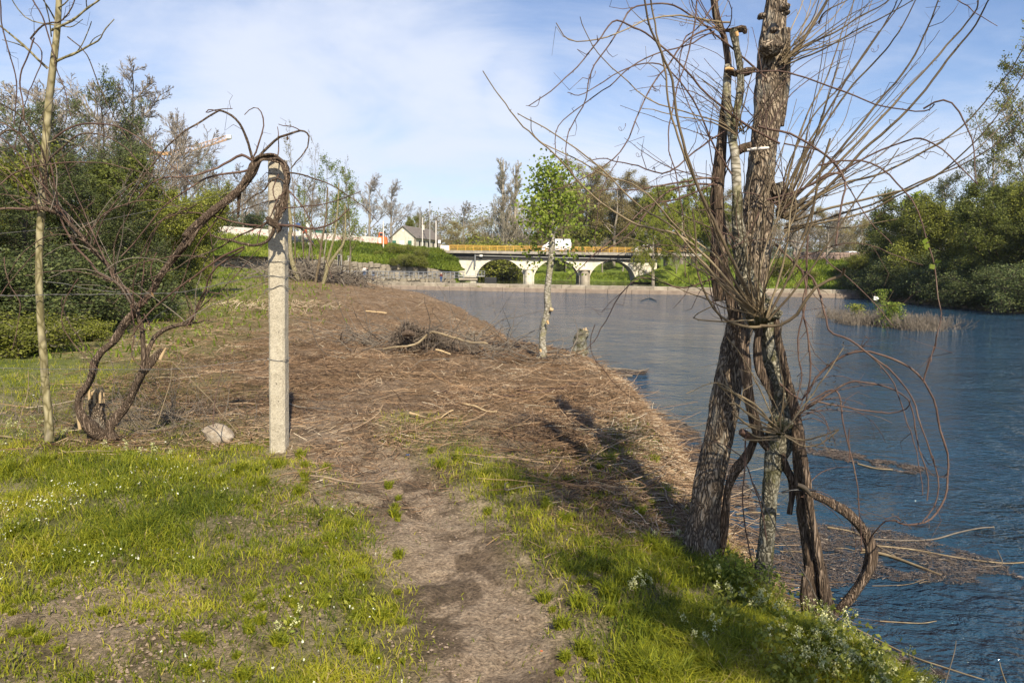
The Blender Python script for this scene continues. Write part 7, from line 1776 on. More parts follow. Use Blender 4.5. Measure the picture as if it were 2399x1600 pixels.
def build_vines():
    root = place('climbing_vine', 1885, 1420, 5.35, 'dark twisted grapevine stems climbing the willow at the water side', 'grapevine')
    S = lambda nm, pts, Y, w, mt_='vine_bark', sd=16, **k: stem(root, nm, pts, Y, w, MT[mt_], sd, **k)
    S('trunk', [(1872, 1465), (1870, 1420), (1868, 1360), (1862, 1300), (1856, 1240), (1846, 1180), (1838, 1120), (1834, 1060), (1830, 990), (1822, 930), (1808, 870), (1796, 820), (1786, 770), (1780, 720)], (5.3, 5.3), [44, 40, 34, 36, 30, 30, 28, 30, 28, 26, 22, 20, 18, 14], n=150, rough=.25, fis=.5)
    S('trunk', [(1908, 1465), (1900, 1400), (1888, 1330), (1876, 1260), (1866, 1200), (1856, 1140), (1846, 1080), (1838, 1030)], (5.25, 5.2), [30, 28, 26, 24, 24, 24, 22, 20], rough=.25, fis=.5)
    S('trunk', [(1850, 1440), (1852, 1400), (1848, 1350), (1856, 1300)], 5.25, [24, 34, 26, 18], rough=.3, fis=.5)
    S('loop', [(1848, 1128), (1880, 1140), (1915, 1158), (1950, 1180), (1978, 1210), (1998, 1245), (2002, 1280), (1985, 1325), (1955, 1370), (1925, 1405), (1905, 1425)], (5.2, 5.2), [16, 20, 22, 24, 26, 30, 30, 26, 25, 22, 20], n=110, rough=.2, fis=.5)
    S('stem', [(1850, 1180), (1830, 1130), (1810, 1080), (1795, 1040)], 5.35, [16, 15, 13, 12], rough=.2, fis=.4)
    S('stem', [(1812, 1180), (1818, 1130), (1812, 1090), (1780, 1050), (1745, 1000), (1728, 940), (1716, 880), (1708, 820), (1698, 770), (1684, 720), (1672, 660), (1662, 600), (1655, 540)], (5.4, 5.5), [14, 16, 18, 18, 24, 26, 28, 28, 30, 30, 28, 26, 20], n=130, rough=.2, fis=.45)
    S('stem', [(1790, 960), (1770, 900), (1745, 850), (1738, 800), (1745, 750)], 5.45, [18, 20, 22, 20, 16], rough=.2, fis=.45)
    S('stem', [(1648, 1290), (1658, 1230), (1666, 1170), (1672, 1120), (1690, 1080), (1715, 1050), (1730, 1015), (1738, 980)], (5.75, 5.5), [26, 22, 20, 18, 24, 24, 20, 18], rough=.2, fis=.4)
    S('stem', [(1700, 990), (1720, 1000), (1740, 1010)], 5.5, [16, 18, 14], 'cane_red', 12, rough=.25)
    S('band', [(1795, 1130), (1820, 1125), (1846, 1124), (1872, 1126)], 5.05, [5, 6, 8, 6], 'black', 6); S('band', [(1830, 1112), (1848, 1120), (1862, 1136)], 5.03, [9, 12, 5], 'twig_dark', 8, rough=.3)
    canes = [([(1790, 880), (1840, 920), (1870, 870), (1900, 835), (1940, 812), (1980, 806), (2020, 812), (2060, 825), (2100, 845), (2130, 880), (2150, 925), (2162, 975), (2172, 1030), (2174, 1090), (2168, 1140), (2150, 1175), (2125, 1195), (2085, 1200), (2060, 1195)], (5.2, 4.6), (6, 5), 'cane_red'),
     ([(2060, 1195), (2030, 1200), (2005, 1225), (1995, 1240)], (4.7, 4.9), (4, 3), 'cane_red'),
     ([(2068, 1195), (2055, 1180), (2030, 1190)], (4.7, 4.7), (3, 2), 'cane_red'),
     ([(1840, 620), (1870, 640), (1890, 690), (1900, 740), (1910, 765), (1950, 780), (1990, 810), (2040, 850), (2085, 900), (2105, 940), (2120, 1000), (2140, 1060), (2150, 1110), (2145, 1160), (2120, 1195)], (5.2, 4.6), (6, 3), 'cane_red'),
     ([(1910, 765), (1960, 785), (2020, 840), (2060, 900), (2080, 950), (2100, 1010), (2112, 1075), (2110, 1130)], (5.1, 4.7), (4, 2.2), 'cane_red'),
     ([(1850, 940), (1900, 905), (1940, 880), (1985, 878), (2040, 890), (2075, 915), (2095, 960), (2110, 1010), (2125, 1090), (2128, 1150)], (5.2, 4.7), (5, 3), 'cane_red'),
     ([(1860, 920), (1900, 895), (1920, 900), (1930, 940), (1945, 1000), (1960, 1060), (1975, 1130), (1980, 1200), (1985, 1270)], (5.2, 4.9), (5, 2.5), 'cane_red'),
     ([(1870, 920), (1930, 935), (1990, 945), (2050, 945), (2080, 935), (2090, 920)], (5.1, 4.8), (5, 2.5), 'cane_red'),
     ([(1950, 985), (1955, 1060), (1945, 1060)], (5.0, 5.0), (3, 2), 'cane_red'),
     ([(1780, 560), (1820, 600), (1850, 640), (1840, 700), (1850, 760), (1858, 830), (1850, 900), (1845, 940)], (5.2, 5.1), (6, 4), 'cane_red'),
     ([(1855, 540), (1852, 620), (1848, 700), (1835, 780), (1840, 860), (1830, 920)], (5.2, 5.1), (5, 3), 'cane_red'),
     ([(2120, 878), (2135, 830), (2150, 800), (2152, 770)], (4.8, 4.7), (4, 3), 'cane_red'),
     # high arches to the left, before the sky
     ([(1790, 330), (1700, 280), (1620, 215), (1560, 150), (1500, 95), (1460, 65), (1420, 45), (1390, 70), (1360, 110), (1320, 160), (1280, 200), (1245, 225), (1215, 245)], (5.6, 4.9), (6, 2.4), 'cane_red'),
     ([(1240, 222), (1232, 240), (1205, 245)], (4.9, 4.9), (2, 1.2), 'cane_red'),
     ([(1760, 180), (1690, 120), (1620, 60), (1560, 20), (1520, 12), (1460, 18), (1430, 50), (1400, 90), (1370, 140), (1350, 190), (1335, 240), (1310, 300), (1300, 360), (1320, 400)], (5.7, 5.1), (5, 2.5), 'cane_red'),
     ([(1640, 72), (1580, 100), (1500, 130), (1440, 160), (1400, 200), (1330, 250), (1280, 300), (1275, 370)], (5.6, 5.2), (4, 2.2), 'cane_red'),
     ([(1650, 60), (1600, 78), (1560, 110), (1530, 155), (1500, 200), (1470, 260), (1440, 320), (1400, 370), (1320, 420), (1260, 440)], (5.6, 5.0), (5, 2.4), 'cane_red'),
     ([(1650, 410), (1600, 410), (1540, 420), (1480, 430), (1420, 435), (1370, 440)], (5.6, 5.2), (6, 2.5), 'cane_red'),
     ([(1645, 425), (1590, 420), (1540, 432), (1500, 470), (1450, 530), (1390, 570), (1366, 580)], (5.5, 5.0), (6, 2.5), 'cane_red'),
     ([(1640, 640), (1560, 660), (1480, 640), (1440, 660), (1400, 720), (1370, 780), (1350, 800)], (5.5, 5.0), (4, 1.8), 'cane_red'),
     ([(1366, 745), (1358, 780), (1362, 815), (1390, 850), (1410, 880), (1450, 915)], (5.0, 5.2), (2.2, 1.3), 'cane_red'),
     ([(1420, 360), (1400, 400), (1370, 480), (1365, 560)], (5.2, 5.0), (2.5, 1.6), 'cane_red'),
     ([(1680, 400), (1640, 330), (1600, 240), (1540, 170), (1480, 150), (1420, 170), (1340, 215), (1305, 210)], (5.6, 5.2), (5, 2), 'cane_red'),
     ([(1665, 300), (1600, 350), (1530, 400), (1460, 380), (1390, 365), (1350, 375)], (5.6, 5.1), (5, 2.2), 'cane_red'),
     ([(1640, 420), (1560, 460), (1480, 480), (1400, 560), (1350, 600), (1300, 640)], (5.4, 5.0), (5, 2), 'cane_red'),
     ([(1600, 0), (1590, 80), (1560, 180), (1545, 260), (1540, 340), (1560, 430), (1570, 520), (1575, 640)], (5.5, 5.1), (4, 2.5), 'cane_red'),
     ([(1650, 0), (1610, 60), (1570, 90), (1560, 160), (1580, 230), (1620, 320)], (5.6, 5.4), (4, 2), 'cane_red'),
     # to the right, before the sky
     ([(1700, 170), (1780, 165), (1850, 175), (1920, 205), (2000, 235), (2060, 250), (2120, 255), (2140, 240)], (5.5, 4.9), (4.5, 3), 'cane_red'),
     ([(2120, 250), (2150, 235), (2180, 240), (2205, 270), (2225, 310), (2235, 350), (2240, 400), (2250, 420)], (5.0, 4.7), (5, 2), 'cane_red'),
     ([(1740, 290), (1810, 310), (1870, 345), (1930, 400), (1935, 450), (1925, 520), (1915, 560)], (5.5, 5.1), (6, 5), 'cane_red'),
     ([(1760, 460), (1830, 440), (1890, 410), (1960, 380), (2030, 345), (2090, 320), (2130, 325), (2180, 360), (2220, 400), (2240, 420)], (5.5, 4.9), (6, 3), 'cane_red'),
     ([(1880, 380), (1950, 372), (2010, 380), (2060, 420), (2100, 480), (2130, 560), (2150, 620), (2155, 680), (2165, 730), (2150, 790), (2142, 830)], (5.2, 4.7), (5, 2), 'cane_red'),
     ([(1930, 400), (1900, 395), (1870, 420), (1830, 445), (1780, 470)], (5.3, 5.4), (5, 4), 'cane_red'),
     ([(1800, 330), (1900, 360), (1970, 460), (2010, 520), (2050, 560)], (5.5, 5.0), (4, 2), 'cane_red'),
     ([(1820, 600), (1870, 580), (1930, 560), (2000, 565), (2060, 590), (2120, 610)], (5.3, 4.8), (3, 1.6), 'cane_red'),
     ([(1890, 590), (1950, 640), (2010, 700), (2055, 745)], (5.2, 4.9), (3, 2), 'cane_red'),
     ([(2180, -10), (2230, 20), (2290, 60)], (5.0, 4.9), (3, 1.6), 'cane_red'),
     ([(1760, 1240), (1720, 1080), (1690, 1040), (1640, 1010)], (5.3, 5.4), (4, 2), 'cane_red'),
     ([(1730, 1110), (1790, 1230), (1850, 1330), (1900, 1400), (1970, 1430)], (5.1, 5.0), (4, 3), 'twig_grey'),
     ([(1712, 1000), (1706, 1100), (1712, 1200), (1732, 1300), (1735, 1350)], (5.3, 5.3), (4, 3), 'cane_red'),
     ([(1620, 620), (1640, 700), (1660, 740), (1640, 690)], (5.4, 5.4), (3, 2), 'cane_red')]
    for i, (pts, Y, w, mt_) in enumerate(canes): stem(root, 'cane', pts, Y, w, MT[mt_], 7, knots=.15, wob=.008, seed=i * 3, cap=False)
    rr = random.Random(5)
    for i in range(34):
        bx, by = rr.choice([(1650, 410), (1660, 250), (1690, 560), (1655, 80), (1700, 350), (1760, 300), (1790, 480), (1640, 600)])
        random_canes(root, 'cane', (bx, by), rr.uniform(5.3, 5.8), 1, (-90, 60), (120, 330), (2.2, 3.8), MT['cane_red'], curve=2.2, jitY=.5, w1=1.2, seedn=i * 5 + 1)
    for i in range(12):
        random_canes(root, 'cane', rr.choice([(1830, 960), (1845, 940), (1850, 1130)]), 5.2, 1, (20, 110), (100, 260), (2.2, 4), MT['cane_red'], curve=(.6, 2.2), jitY=.4, w1=1.2, seedn=i * 5 + 2)
    # withered clusters and tendrils, first buds
    r = np.random.default_rng(3); o0 = np.array(root.location); P_ = []
    for (u, v, n) in ((1912, 925, 30), (1910, 1005, 26), (1905, 838, 12), (1912, 880, 14), (1930, 800, 10), (2062, 1190, 12), (2020, 470, 10)):
        P_.append(D(u, v, 5.0 * YSC) + r.normal(size=(n, 3)) * np.array([.02, .02, .025]))
    V, Q, a = leafcards(np.vstack(P_), .018, .4); b = B(); b.add(V - o0, Q, a=a * .3); b.build('withered_fruit', MT['twig_dark'], root)['kind'] = 'stuff'
    P_ = np.vstack([D(u, v, 4.9 * YSC) + r.normal(size=(3, 3)) * .008 for u, v in ((2075, 468), (2100, 450), (2105, 440), (2120, 560), (2125, 570), (2150, 600), (2140, 612))])
    V, Q, a = leafcards(P_, .034, .8); b = B(); b.add(V - o0, Q, a=a); b.build('young_leaf', MT['l_light'], root)['kind'] = 'stuff'
    for k, (u, v, Y) in enumerate([(1500, 210, 5.3), (1420, 300, 5.3), (1460, 360, 5.2), (1900, 270, 5.2), (2030, 400, 5.1), (1560, 60, 5.4), (1350, 180, 5.1), (1870, 60, 5.5), (2000, 120, 5.2), (1530, 480, 5.3)]):
        t = np.linspace(0, 9, 26); c = D(u, v, Y * YSC) + .8 * np.stack([.02 * np.cos(t) * (1 - t / 14) + t * .006, .01 * np.sin(t), .02 * np.sin(t * 1.1) + t * .004], 1)
        b = B(); b.tube(c - o0, .0013, 3, cap=False); b.build('tendril', MT['cane_red'], root)
build_vines()
YSC = 1.0

# ------------------------------------------------------------------ trees that stand behind the camera and throw the shade on the right
def shade_tree(loc, H, label, wide=1.0, key='tall_sparse'):
    s = H / 10.0; o = copy_tree(PROTO[key], (loc[0], loc[1], float(hz(loc[0], loc[1]))), 1.3, (s * wide, s * wide, s), label); o['category'] = 'tree'
    if 'group' in o: del o['group']
shade_tree((2.8, -1.25), 7.2, 'sparse riverside tree behind the camera whose shade falls on the near bank', .85)

# ------------------------------------------------------------------ ground cover
def scatter(n, y0, y1, half, bias=1.0):
    """points on the near bank, thicker towards the viewer"""
    t = rng.random(n); y = 1 / (1 / y0 + t * (1 / y1 - 1 / y0)) if bias == 1.0 else y0 + (y1 - y0) * t ** bias
    x = (rng.random(n) * 2 - 1) * (half * y + 1.0)
    return x, y
def blades(x, y, h, w, lean, rnd, z=None):
    n = len(x); z = hz(x, y) if z is None else z
    th = rng.random(n) * 2 * math.pi; d = np.stack([np.cos(th), np.sin(th), np.zeros(n)], 1)
    fa = rng.random(n) * 2 * math.pi; s = np.stack([np.cos(fa), np.sin(fa), np.zeros(n)], 1) * (w / 2)[:, None]
    p = np.stack([x, y, z - .005], 1); up = np.array([0, 0, 1.0])
    m1 = p + d * (h * lean * .35)[:, None] + up * (h * .62)[:, None]; tip = p + d * (h * lean)[:, None] + up * (h * (1.0 - .25 * lean))[:, None]
    V = np.stack([p - s, p + s, m1 + s * .75, m1 - s * .75, tip], 1).reshape(-1, 3); k = np.arange(n) * 5
    Q = np.stack([k, k + 1, k + 2, k + 3], 1); T_ = np.stack([k + 3, k + 2, k + 4], 1)
    return V, Q, T_, np.repeat(rnd, 5)
def grass():
    x, y = scatter(520000, 2.3, 12, .80)
    u, v = proj(x, y, hz(x, y)); g, l, pm = masks(x, y, hz(x, y)); dl = ls(y) - x
    keep = (rng.random(len(x)) < np.clip(g, 0, 1) ** 1.25 * np.clip(.74 + .75 * fbm(x * 3, y * 3, s=61, o=3), .12, 1.3)) & (dl > 1.0) & (u > -150) & (u < 2500)
    x, y, g, v, u = x[keep], y[keep], g[keep], v[keep], u[keep]
    n = len(x); cl = .5 + .5 * fbm(x * 1.8, y * 1.8, s=91, o=3); tall = np.clip(.5 + .5 * fbm(x * .9, y * .9, s=97, o=2), 0, 1)
    h = (.022 + .048 * g * (0.35 + tall)) * rng.uniform(.45, 1.4, n) * (1 + .05 * y) * (1 + .55 * sst(u, 1350, 1700) * sst(v, 1150, 1300))
    w = rng.uniform(.0028, .0055, n) * (1 + .07 * y); lean = rng.uniform(.2, 1.5, n)
    rnd = np.clip(rng.normal(.42, .17, n) + .5 * (cl - .5) + .16 * vn(x * 6, y * 6, 0, 71) + (rng.random(n) < .06) * .5, 0, 1)
    V, Q, T_, a = blades(x, y, h, w, lean, rnd)
    o = link('grass', mk('grass', V, Q, T_, MT['grass'], attrs={'rnd': a})); stuff(o, 'bright green spring grass covering the near bank', 'grass')
    # coarse tufts
    V_, Q_, TT, A_ = [], [], [], []; k = 0
    r = random.Random(6); spots = [(540, 1090, 26), (505, 1110, 22), (560, 1075, 18), (640, 1075, 24), (690, 1050, 22), (700, 1075, 18), (1010, 1075, 22), (1050, 1060, 20), (990, 1040, 16), (1110, 1090, 14), (1120, 1180, 16), (1400, 1060, 22), (1380, 1080, 18), (1430, 1340, 40), (1400, 1370, 40), (1470, 1330, 36), (1500, 1270, 46), (1540, 1290, 44), (1500, 1560, 60), (1560, 1580, 64), (1460, 1540, 50), (1640, 1560, 50), (560, 1560, 30), (440, 1470, 22), (820, 1500, 34), (880, 1420, 26), (640, 1480, 30), (30, 1230, 34), (100, 1070, 28), (20, 1090, 36), (250, 1120, 24), (1290, 1440, 30), (1250, 1380, 26), (1340, 1500, 34), (760, 1250, 28), (830, 1330, 30), (740, 1390, 30), (800, 1210, 20), (1700, 1500, 50), (1330, 1390, 30)]
    for _ in range(150): spots.append((r.choice([r.uniform(0, 940), r.uniform(1250, 1800)]), r.uniform(1060, 1560), r.uniform(9, 24)))
    gx, gy, gh, gw, gr = [], [], [], [], []
    for (su, sv, sh) in spots:
        g_ = G(su, sv); hh = sh * SD / FOC * g_[1] * 1.3; m_ = int(50 + sh * 3)
        if ls(g_[1]) - g_[0] < .9: continue
        a = rng.random(m_) * 6.28; q = rng.random(m_) ** .7 * hh * .45
        gx.append(g_[0] + np.cos(a) * q); gy.append(g_[1] + np.sin(a) * q); gh.append(hh * rng.uniform(.5, 1.15, m_)); gw.append(np.full(m_, .0055 + hh * .012)); gr.append(np.clip(rng.normal(.38, .14, m_), 0, 1))
    x, y, h, w, rn = [np.concatenate(q) for q in (gx, gy, gh, gw, gr)]
    V, Q, T_, a = blades(x, y, h, w, rng.uniform(.3, 1.1, len(x)), rn); stuff(link('grass_tufts', mk('grass_tufts', V, Q, T_, MT['grass'], attrs={'rnd': a})), 'taller tufts of grass standing out of the lawn', 'grass')
    # broad leaved herbs
    x, y = scatter(42000, 2.4, 11, .78); g, l, pm = masks(x, y, hz(x, y)); u, v = proj(x, y, hz(x, y))
    pk = np.where((u > 1500) & (v > 1230), 1.0, .25) * (fbm(x * 1.5, y * 1.5, s=55, o=2) > .0)
    keep = (rng.random(len(x)) < g ** 2 * pk) & (ls(y) - x > .8); x, y, u, v = x[keep], y[keep], u[keep], v[keep]
    z = hz(x, y) + rng.uniform(.01, .07, len(x)) + .14 * sst(u, 1500, 1750) * rng.random(len(x)) * sst(v, 1200, 1350)
    V, Q, a = leafcards(np.stack([x, y, z], 1), .026, .6, 0, .0); stuff(link('herbs', mk('herbs', V, Q, None, MT['l_mid'], attrs={'rnd': a})), 'small broad leaved herbs growing in the grass', 'herbs')
    # tiny white flowers
    x, y = scatter(26000, 2.6, 9, .80); u, v = proj(x, y, hz(x, y)); g, l, pm = masks(x, y, hz(x, y))
    dens = sst(620 - u, 0, 520) * sst(v, 1010, 1090) * (1 - sst(v, 1270, 1370)) * .5 + .035
    dens = dens * (fbm(x * 1.6, y * 1.6, s=77, o=2) > -.2) * (g > .5)
    keep = (rng.random(len(x)) < dens * .95) & (u < 1000) & (u > -100); x, y = x[keep], y[keep]
    P_ = np.stack([x, y, hz(x, y) + rng.uniform(.05, .11, len(x))], 1)
    P_ = np.repeat(P_, 2, 0) + rng.normal(size=(2 * len(P_), 3)) * .003
    V, Q, a = leafcards(P_, .0095, 1.0, 0, .6); stuff(link('small_white_flowers', mk('small_white_flowers', V, Q, None, MT['flower'], attrs={'rnd': a})), 'tiny white flowers sprinkled over the grass at the left', 'flowers')
grass()

def ribbon(x, y, z, L, w, up, rnd, curl=.3, sags=None):
    n = len(x); th = rng.random(n) * math.pi * 2; d = np.stack([np.cos(th), np.sin(th), rng.normal(size=n) * up], 1); d = unit(d)
    s = unit(np.cross(d, unit(np.stack([rng.normal(size=n) * .6, rng.normal(size=n) * .6, np.ones(n)], 1)))) * (w / 2)[:, None]
    b_ = unit(rng.normal(size=(n, 3)) * np.array([1, 1, .35])) * (L * curl * rng.random(n))[:, None]
    p = np.stack([x, y, z], 1); a0, a1, a2 = p - d * (L / 2)[:, None], p + b_ * .5, p + d * (L / 2)[:, None]
    V = np.stack([a0 - s, a0 + s, a1 + s, a1 - s, a2 + s * .6, a2 - s * .6], 1).reshape(-1, 3); k = np.arange(n) * 6
    Q = np.concatenate([np.stack([k, k + 1, k + 2, k + 3], 1), np.stack([k + 3, k + 2, k + 4, k + 5], 1)])
    return V, Q, np.repeat(rnd, 6)
def litter():
    x, y = scatter(470000, 4.0, 75, .82)
    z0 = hz(x, y); g, l, pm = masks(x, y, z0); dl = ls(y) - x
    slope = (dl < 2.1) & (dl > -.25) & (y > 4.6)
    l = np.where(slope, np.maximum(l, .85 * sst(y, 4.6, 6.5)), l)
    keep = (rng.random(len(x)) < l * (.8 + .5 * vn(x * 2, y * 2, 0, 33)) * (.28 + .95 * sst(fbm(x * .8, y * 1.1, s=37, o=4), -.45, .25))) & (dl > -.15)
    x, y, l, dl, z0 = x[keep], y[keep], l[keep], dl[keep], z0[keep]; n = len(x); k = 1 + .055 * y
    L = (.025 + .15 * rng.random(n) ** 2) * k * (1 + .35 * (y > 12)); w = rng.uniform(.0018, .0048, n) * k
    clump = np.clip(fbm(x * 1.2, y * 1.2, s=23, o=3), -1, 1)
    z = z0 + rng.random(n) ** 2 * .07 * k * (.6 + 1.2 * np.maximum(clump, -.3)) * l + .012 + l * .05 * fbm(x * 3, y * 3, s=71, o=3) * (y < 60)
    rnd = np.clip(rng.normal(.46, .23, n) + .25 * fbm(x * .7, y * .7, s=29, o=3) + .22 * ((dl < 1.9) & (y < 16)), 0, 1)
    V, Q, a = ribbon(x, y, z, L, w, .22, rnd, .35); stuff(link('reed_litter', mk('reed_litter', V, Q, None, MT['straw'], attrs={'rnd': a})), 'brown matted reed and twig litter left by the flood on the cleared ground', 'litter')
    # longer twigs strewn among it
    x, y = scatter(8000, 5.2, 40, .6, 1.0); z0 = hz(x, y); g, l, pm = masks(x, y, z0); dl = ls(y) - x
    l = np.where((dl < 2.4) & (dl > -.1) & (y > 4.8), 1.0, l * .45); keep = (rng.random(len(x)) < l) & (dl > -.4); x, y, z0 = x[keep], y[keep], z0[keep]; n = len(x); k = 1 + .04 * y
    th = rng.random(n) * 6.28; L = rng.uniform(.2, .9, n); d = np.stack([np.cos(th), np.sin(th), rng.normal(size=n) * .10], 1); P_ = []
    p = np.stack([x, y, z0 + .03 * k], 1)
    for j in range(6): P_.append(p.copy()); p = p + d * (L / 5)[:, None]; d = unit(d + rng.normal(size=(n, 3)) * np.array([.2, .2, .07])); 
    P_ = np.stack(P_, 1); P_[..., 2] = np.maximum(P_[..., 2], hz(P_[..., 0], P_[..., 1]) + .012)
    V, Q = tubes(P_, (rng.uniform(.0015, .0048, n) * k)[:, None] * np.linspace(1, .4, 6)[None], 3); a = np.repeat(np.clip(rng.normal(.5, .22, n), 0, 1), 18)
    stuff(link('twig_litter', mk('twig_litter', V, Q, None, MT['straw'], attrs={'rnd': a})), 'brown and grey twigs strewn over the bank', 'twigs')
    # pale reed clumps left of and right behind the post
    for (u, v, nm) in ((590, 712, 'pale cut reed clump just left of the post'), (690, 705, 'pale cut reed clump just right of the post')):
        g0 = G(u, v); n = 420; x = g0[0] + rng.normal(size=n) * .9; y = g0[1] + rng.normal(size=n) * .5
        V, Q, a = ribbon(x, y, hz(x, y) + rng.random(n) * .2, rng.uniform(.2, .6, n), rng.uniform(.008, .02, n), .35, np.clip(rng.normal(.93, .08, n), 0, 1), .4)
        o = stuff(link('cut_reeds', mk('cut_reeds', V - g0, Q, None, MT['straw'], attrs={'rnd': a}), loc=g0), nm, 'reeds')
litter()
def clods():
    x, y = scatter(60000, 2.3, 9, .8); g, l, pm = masks(x, y, hz(x, y)); keep = (rng.random(len(x)) < (1 - g) * .8 * (.4 + fbm(x * 2, y * 2, s=13, o=2))) & (ls(y) - x > 1.0); x, y = x[keep], y[keep]; n = len(x)
    r_ = rng.uniform(.002, .010, n) * (1 + .5 * (rng.random(n) < .05)); o6 = np.array([(1, 0, 0), (0, 1, 0), (-1, 0, 0), (0, -1, 0), (0, 0, .7), (0, 0, -.7)], float)
    V = o6[None] * r_[:, None, None] * rng.uniform(.6, 1.4, (n, 6, 1)) + np.stack([x, y, hz(x, y) + r_ * .3], 1)[:, None]
    T_ = np.array([(0, 1, 4), (1, 2, 4), (2, 3, 4), (3, 0, 4), (1, 0, 5), (2, 1, 5), (3, 2, 5), (0, 3, 5)])[None] + (np.arange(n) * 6)[:, None, None]
    stuff(link('soil_clods', mk('soil_clods', V.reshape(-1, 3), None, T_.reshape(-1, 3), MT['clod'])), 'small clods and grit on the bare path', 'soil')
MT['clod'] = simple('soil_clod', (0.34, 0.26, 0.19), (0.14, 0.10, 0.07), 30, .95, world=True)
clods()
def far_ground_cover():
    # rough grass on the embankment and along both banks further off
    n = 60000; ti, j = rng.random(n), rng.integers(0, len(L0) - 1, n); f = rng.random(n)[:, None]
    a = L0[j] * (1 - f) + L0[j + 1] * f; c = L1[j] * (1 - f) + L1[j + 1] * f; t = ti[:, None]
    prof = 0.10 * t + 0.90 * (0.42 * sst(t, 0.03, 0.36) + 0.58 * sst(t, 0.52, 0.97))
    p = a * (1 - t) + c * t; p[:, 2] = (a[:, 2:] * (1 - prof) + c[:, 2:] * prof)[:, 0]
    keep = (p[:, 0] > -60) & (ti < .93); p = p[keep]; ti = ti[keep]; n = len(p)
    h = rng.uniform(.25, .7, n) * np.where((ti > .3) & (ti < .62), 1.7, 1.0) * (.6 + .8 * np.clip(.5 + fbm(p[:, 0] * .3, p[:, 1] * .3, s=5, o=3), 0, 1))
    rn = np.clip(rng.normal(.55, .18, n) + .5 * fbm(p[:, 0] * .15, p[:, 1] * .15, s=8, o=3) - .22 * ((ti > .3) & (ti < .6)), 0, 1)
    V, Q, T_, a = blades(p[:, 0], p[:, 1], h, rng.uniform(.08, .2, n), rng.uniform(.3, 1.2, n), rn, z=p[:, 2])
    stuff(link('embankment_grass', mk('embankment_grass', V, Q, T_, MT['grass_far'], attrs={'rnd': a})), 'rough green grass on the embankment below the white wall', 'grass')
    x = np.concatenate([rng.uniform(-26, -8, 9000), rng.uniform(22, 85, 42000), rng.uniform(-4, 34, 8000)]); y = np.concatenate([rng.uniform(100, 122, 9000), rng.uniform(92, 128, 42000), rng.uniform(147, 175, 8000)])
    dd = np.maximum(ls(y) - x, x - rs(y)); wz = hz(x, y); keep = (dd > .6) & ((x > 0) | (dd < 7.5)) & ~((abs(x - .5 * (ls(y) + rs(y))) < 1)); x, y, wz = x[keep], y[keep], wz[keep]; n = len(x)
    V, Q, T_, a = blades(x, y, rng.uniform(.2, .8, n), rng.uniform(.08, .2, n), rng.uniform(.3, 1.2, n), np.clip(rng.normal(.62, .2, n) + .3 * fbm(x * .2, y * .2, s=8), 0, 1), z=wz)
    stuff(link('waterside_grass', mk('waterside_grass', V, Q, T_, MT['grass_far'], attrs={'rnd': a})), 'green grass along the banks near the weir and bridge', 'grass')
    # grass in the distance of the near bank
    x = rng.uniform(-34, 0, 60000); y = rng.uniform(12, 92, 60000); z = hz(x, y); g, l, pm = masks(x, y, z); keep = (rng.random(60000) < g * 1.2) & (ls(y) - x > 2); x, y, z = x[keep], y[keep], z[keep]; n = len(x)
    V, Q, T_, a = blades(x, y, rng.uniform(.06, .2, n) * (1 + y * .01), rng.uniform(.02, .04, n) * (1 + y * .03), rng.uniform(.3, 1.2, n), np.clip(rng.normal(.5, .18, n), 0, 1), z=z)
    stuff(link('meadow_grass', mk('meadow_grass', V, Q, T_, MT['grass_far'], attrs={'rnd': a})), 'thin green grass on the far part of the near bank', 'grass')
far_ground_cover()

# brush mound under the thin saplings
for k, (u, v) in enumerate(((690, 640), (745, 645))):
    g0 = G(u, v); n = 420; P_ = []
    p = g0 + rng.normal(size=(n, 3)) * np.array([2.2 if k == 0 else 1.8, 1.2, 0]); p[:, 2] = hz(p[:, 0], p[:, 1]) + rng.random(n) * .9; d = unit(rng.normal(size=(n, 3)) * np.array([1, .6, .7]))
    for j in range(6): P_.append(p.copy()); p = p + d * .28; d = unit(d + rng.normal(size=(n, 3)) * .3 - np.array([0, 0, .12]))
    P_ = np.stack(P_, 1); V, Q = tubes(P_, rng.uniform(.02, .045, n)[:, None] * np.linspace(1, .4, 6)[None], 3)
    o = stuff(link('brush_pile', mk('brush_pile', V - g0, Q, None, MT['twig_grey'], attrs={'rnd': np.full(len(V), .5)}), loc=g0), ('pile of brushwood at the foot of the pale thick sapling', 'pile of brushwood under the leafy young trees')[k], 'brush')
for k, (pts, w, mt_, lb) in enumerate([
    ([(684, 645), (676, 620), (668, 590), (665, 550), (668, 520), (664, 480), (660, 430)], (13, 6), 'sap_bark', 'thick pale leaning sapling just right of the post'),
    ([(742, 652), (755, 610), (775, 580), (788, 560), (793, 530), (792, 470)], (9, 3), 'sap_bark', 'curved pale sapling sweeping up in front of the notice board'),
    ([(724, 650), (733, 600), (738, 560), (748, 500), (752, 430)], (7, 3), 'cane_olive', 'straight thin sapling in the middle of the copse'),
    ([(744, 648), (752, 600), (768, 540), (775, 480), (778, 420)], (7, 3), 'sap_bark', 'pale sapling second from the right in the copse'),
    ([(702, 640), (708, 600), (712, 560), (712, 520)], (5, 3), 'twig_grey', 'short grey sapling in the copse next to the thick one')]):
    Y = float(G(pts[0][0], pts[0][1])[1]); o, C = stem(None, 'sapling', pts, Y, w, MT[mt_], 8, rough=.08, seed=k); tag(o, lb, 'sapling')

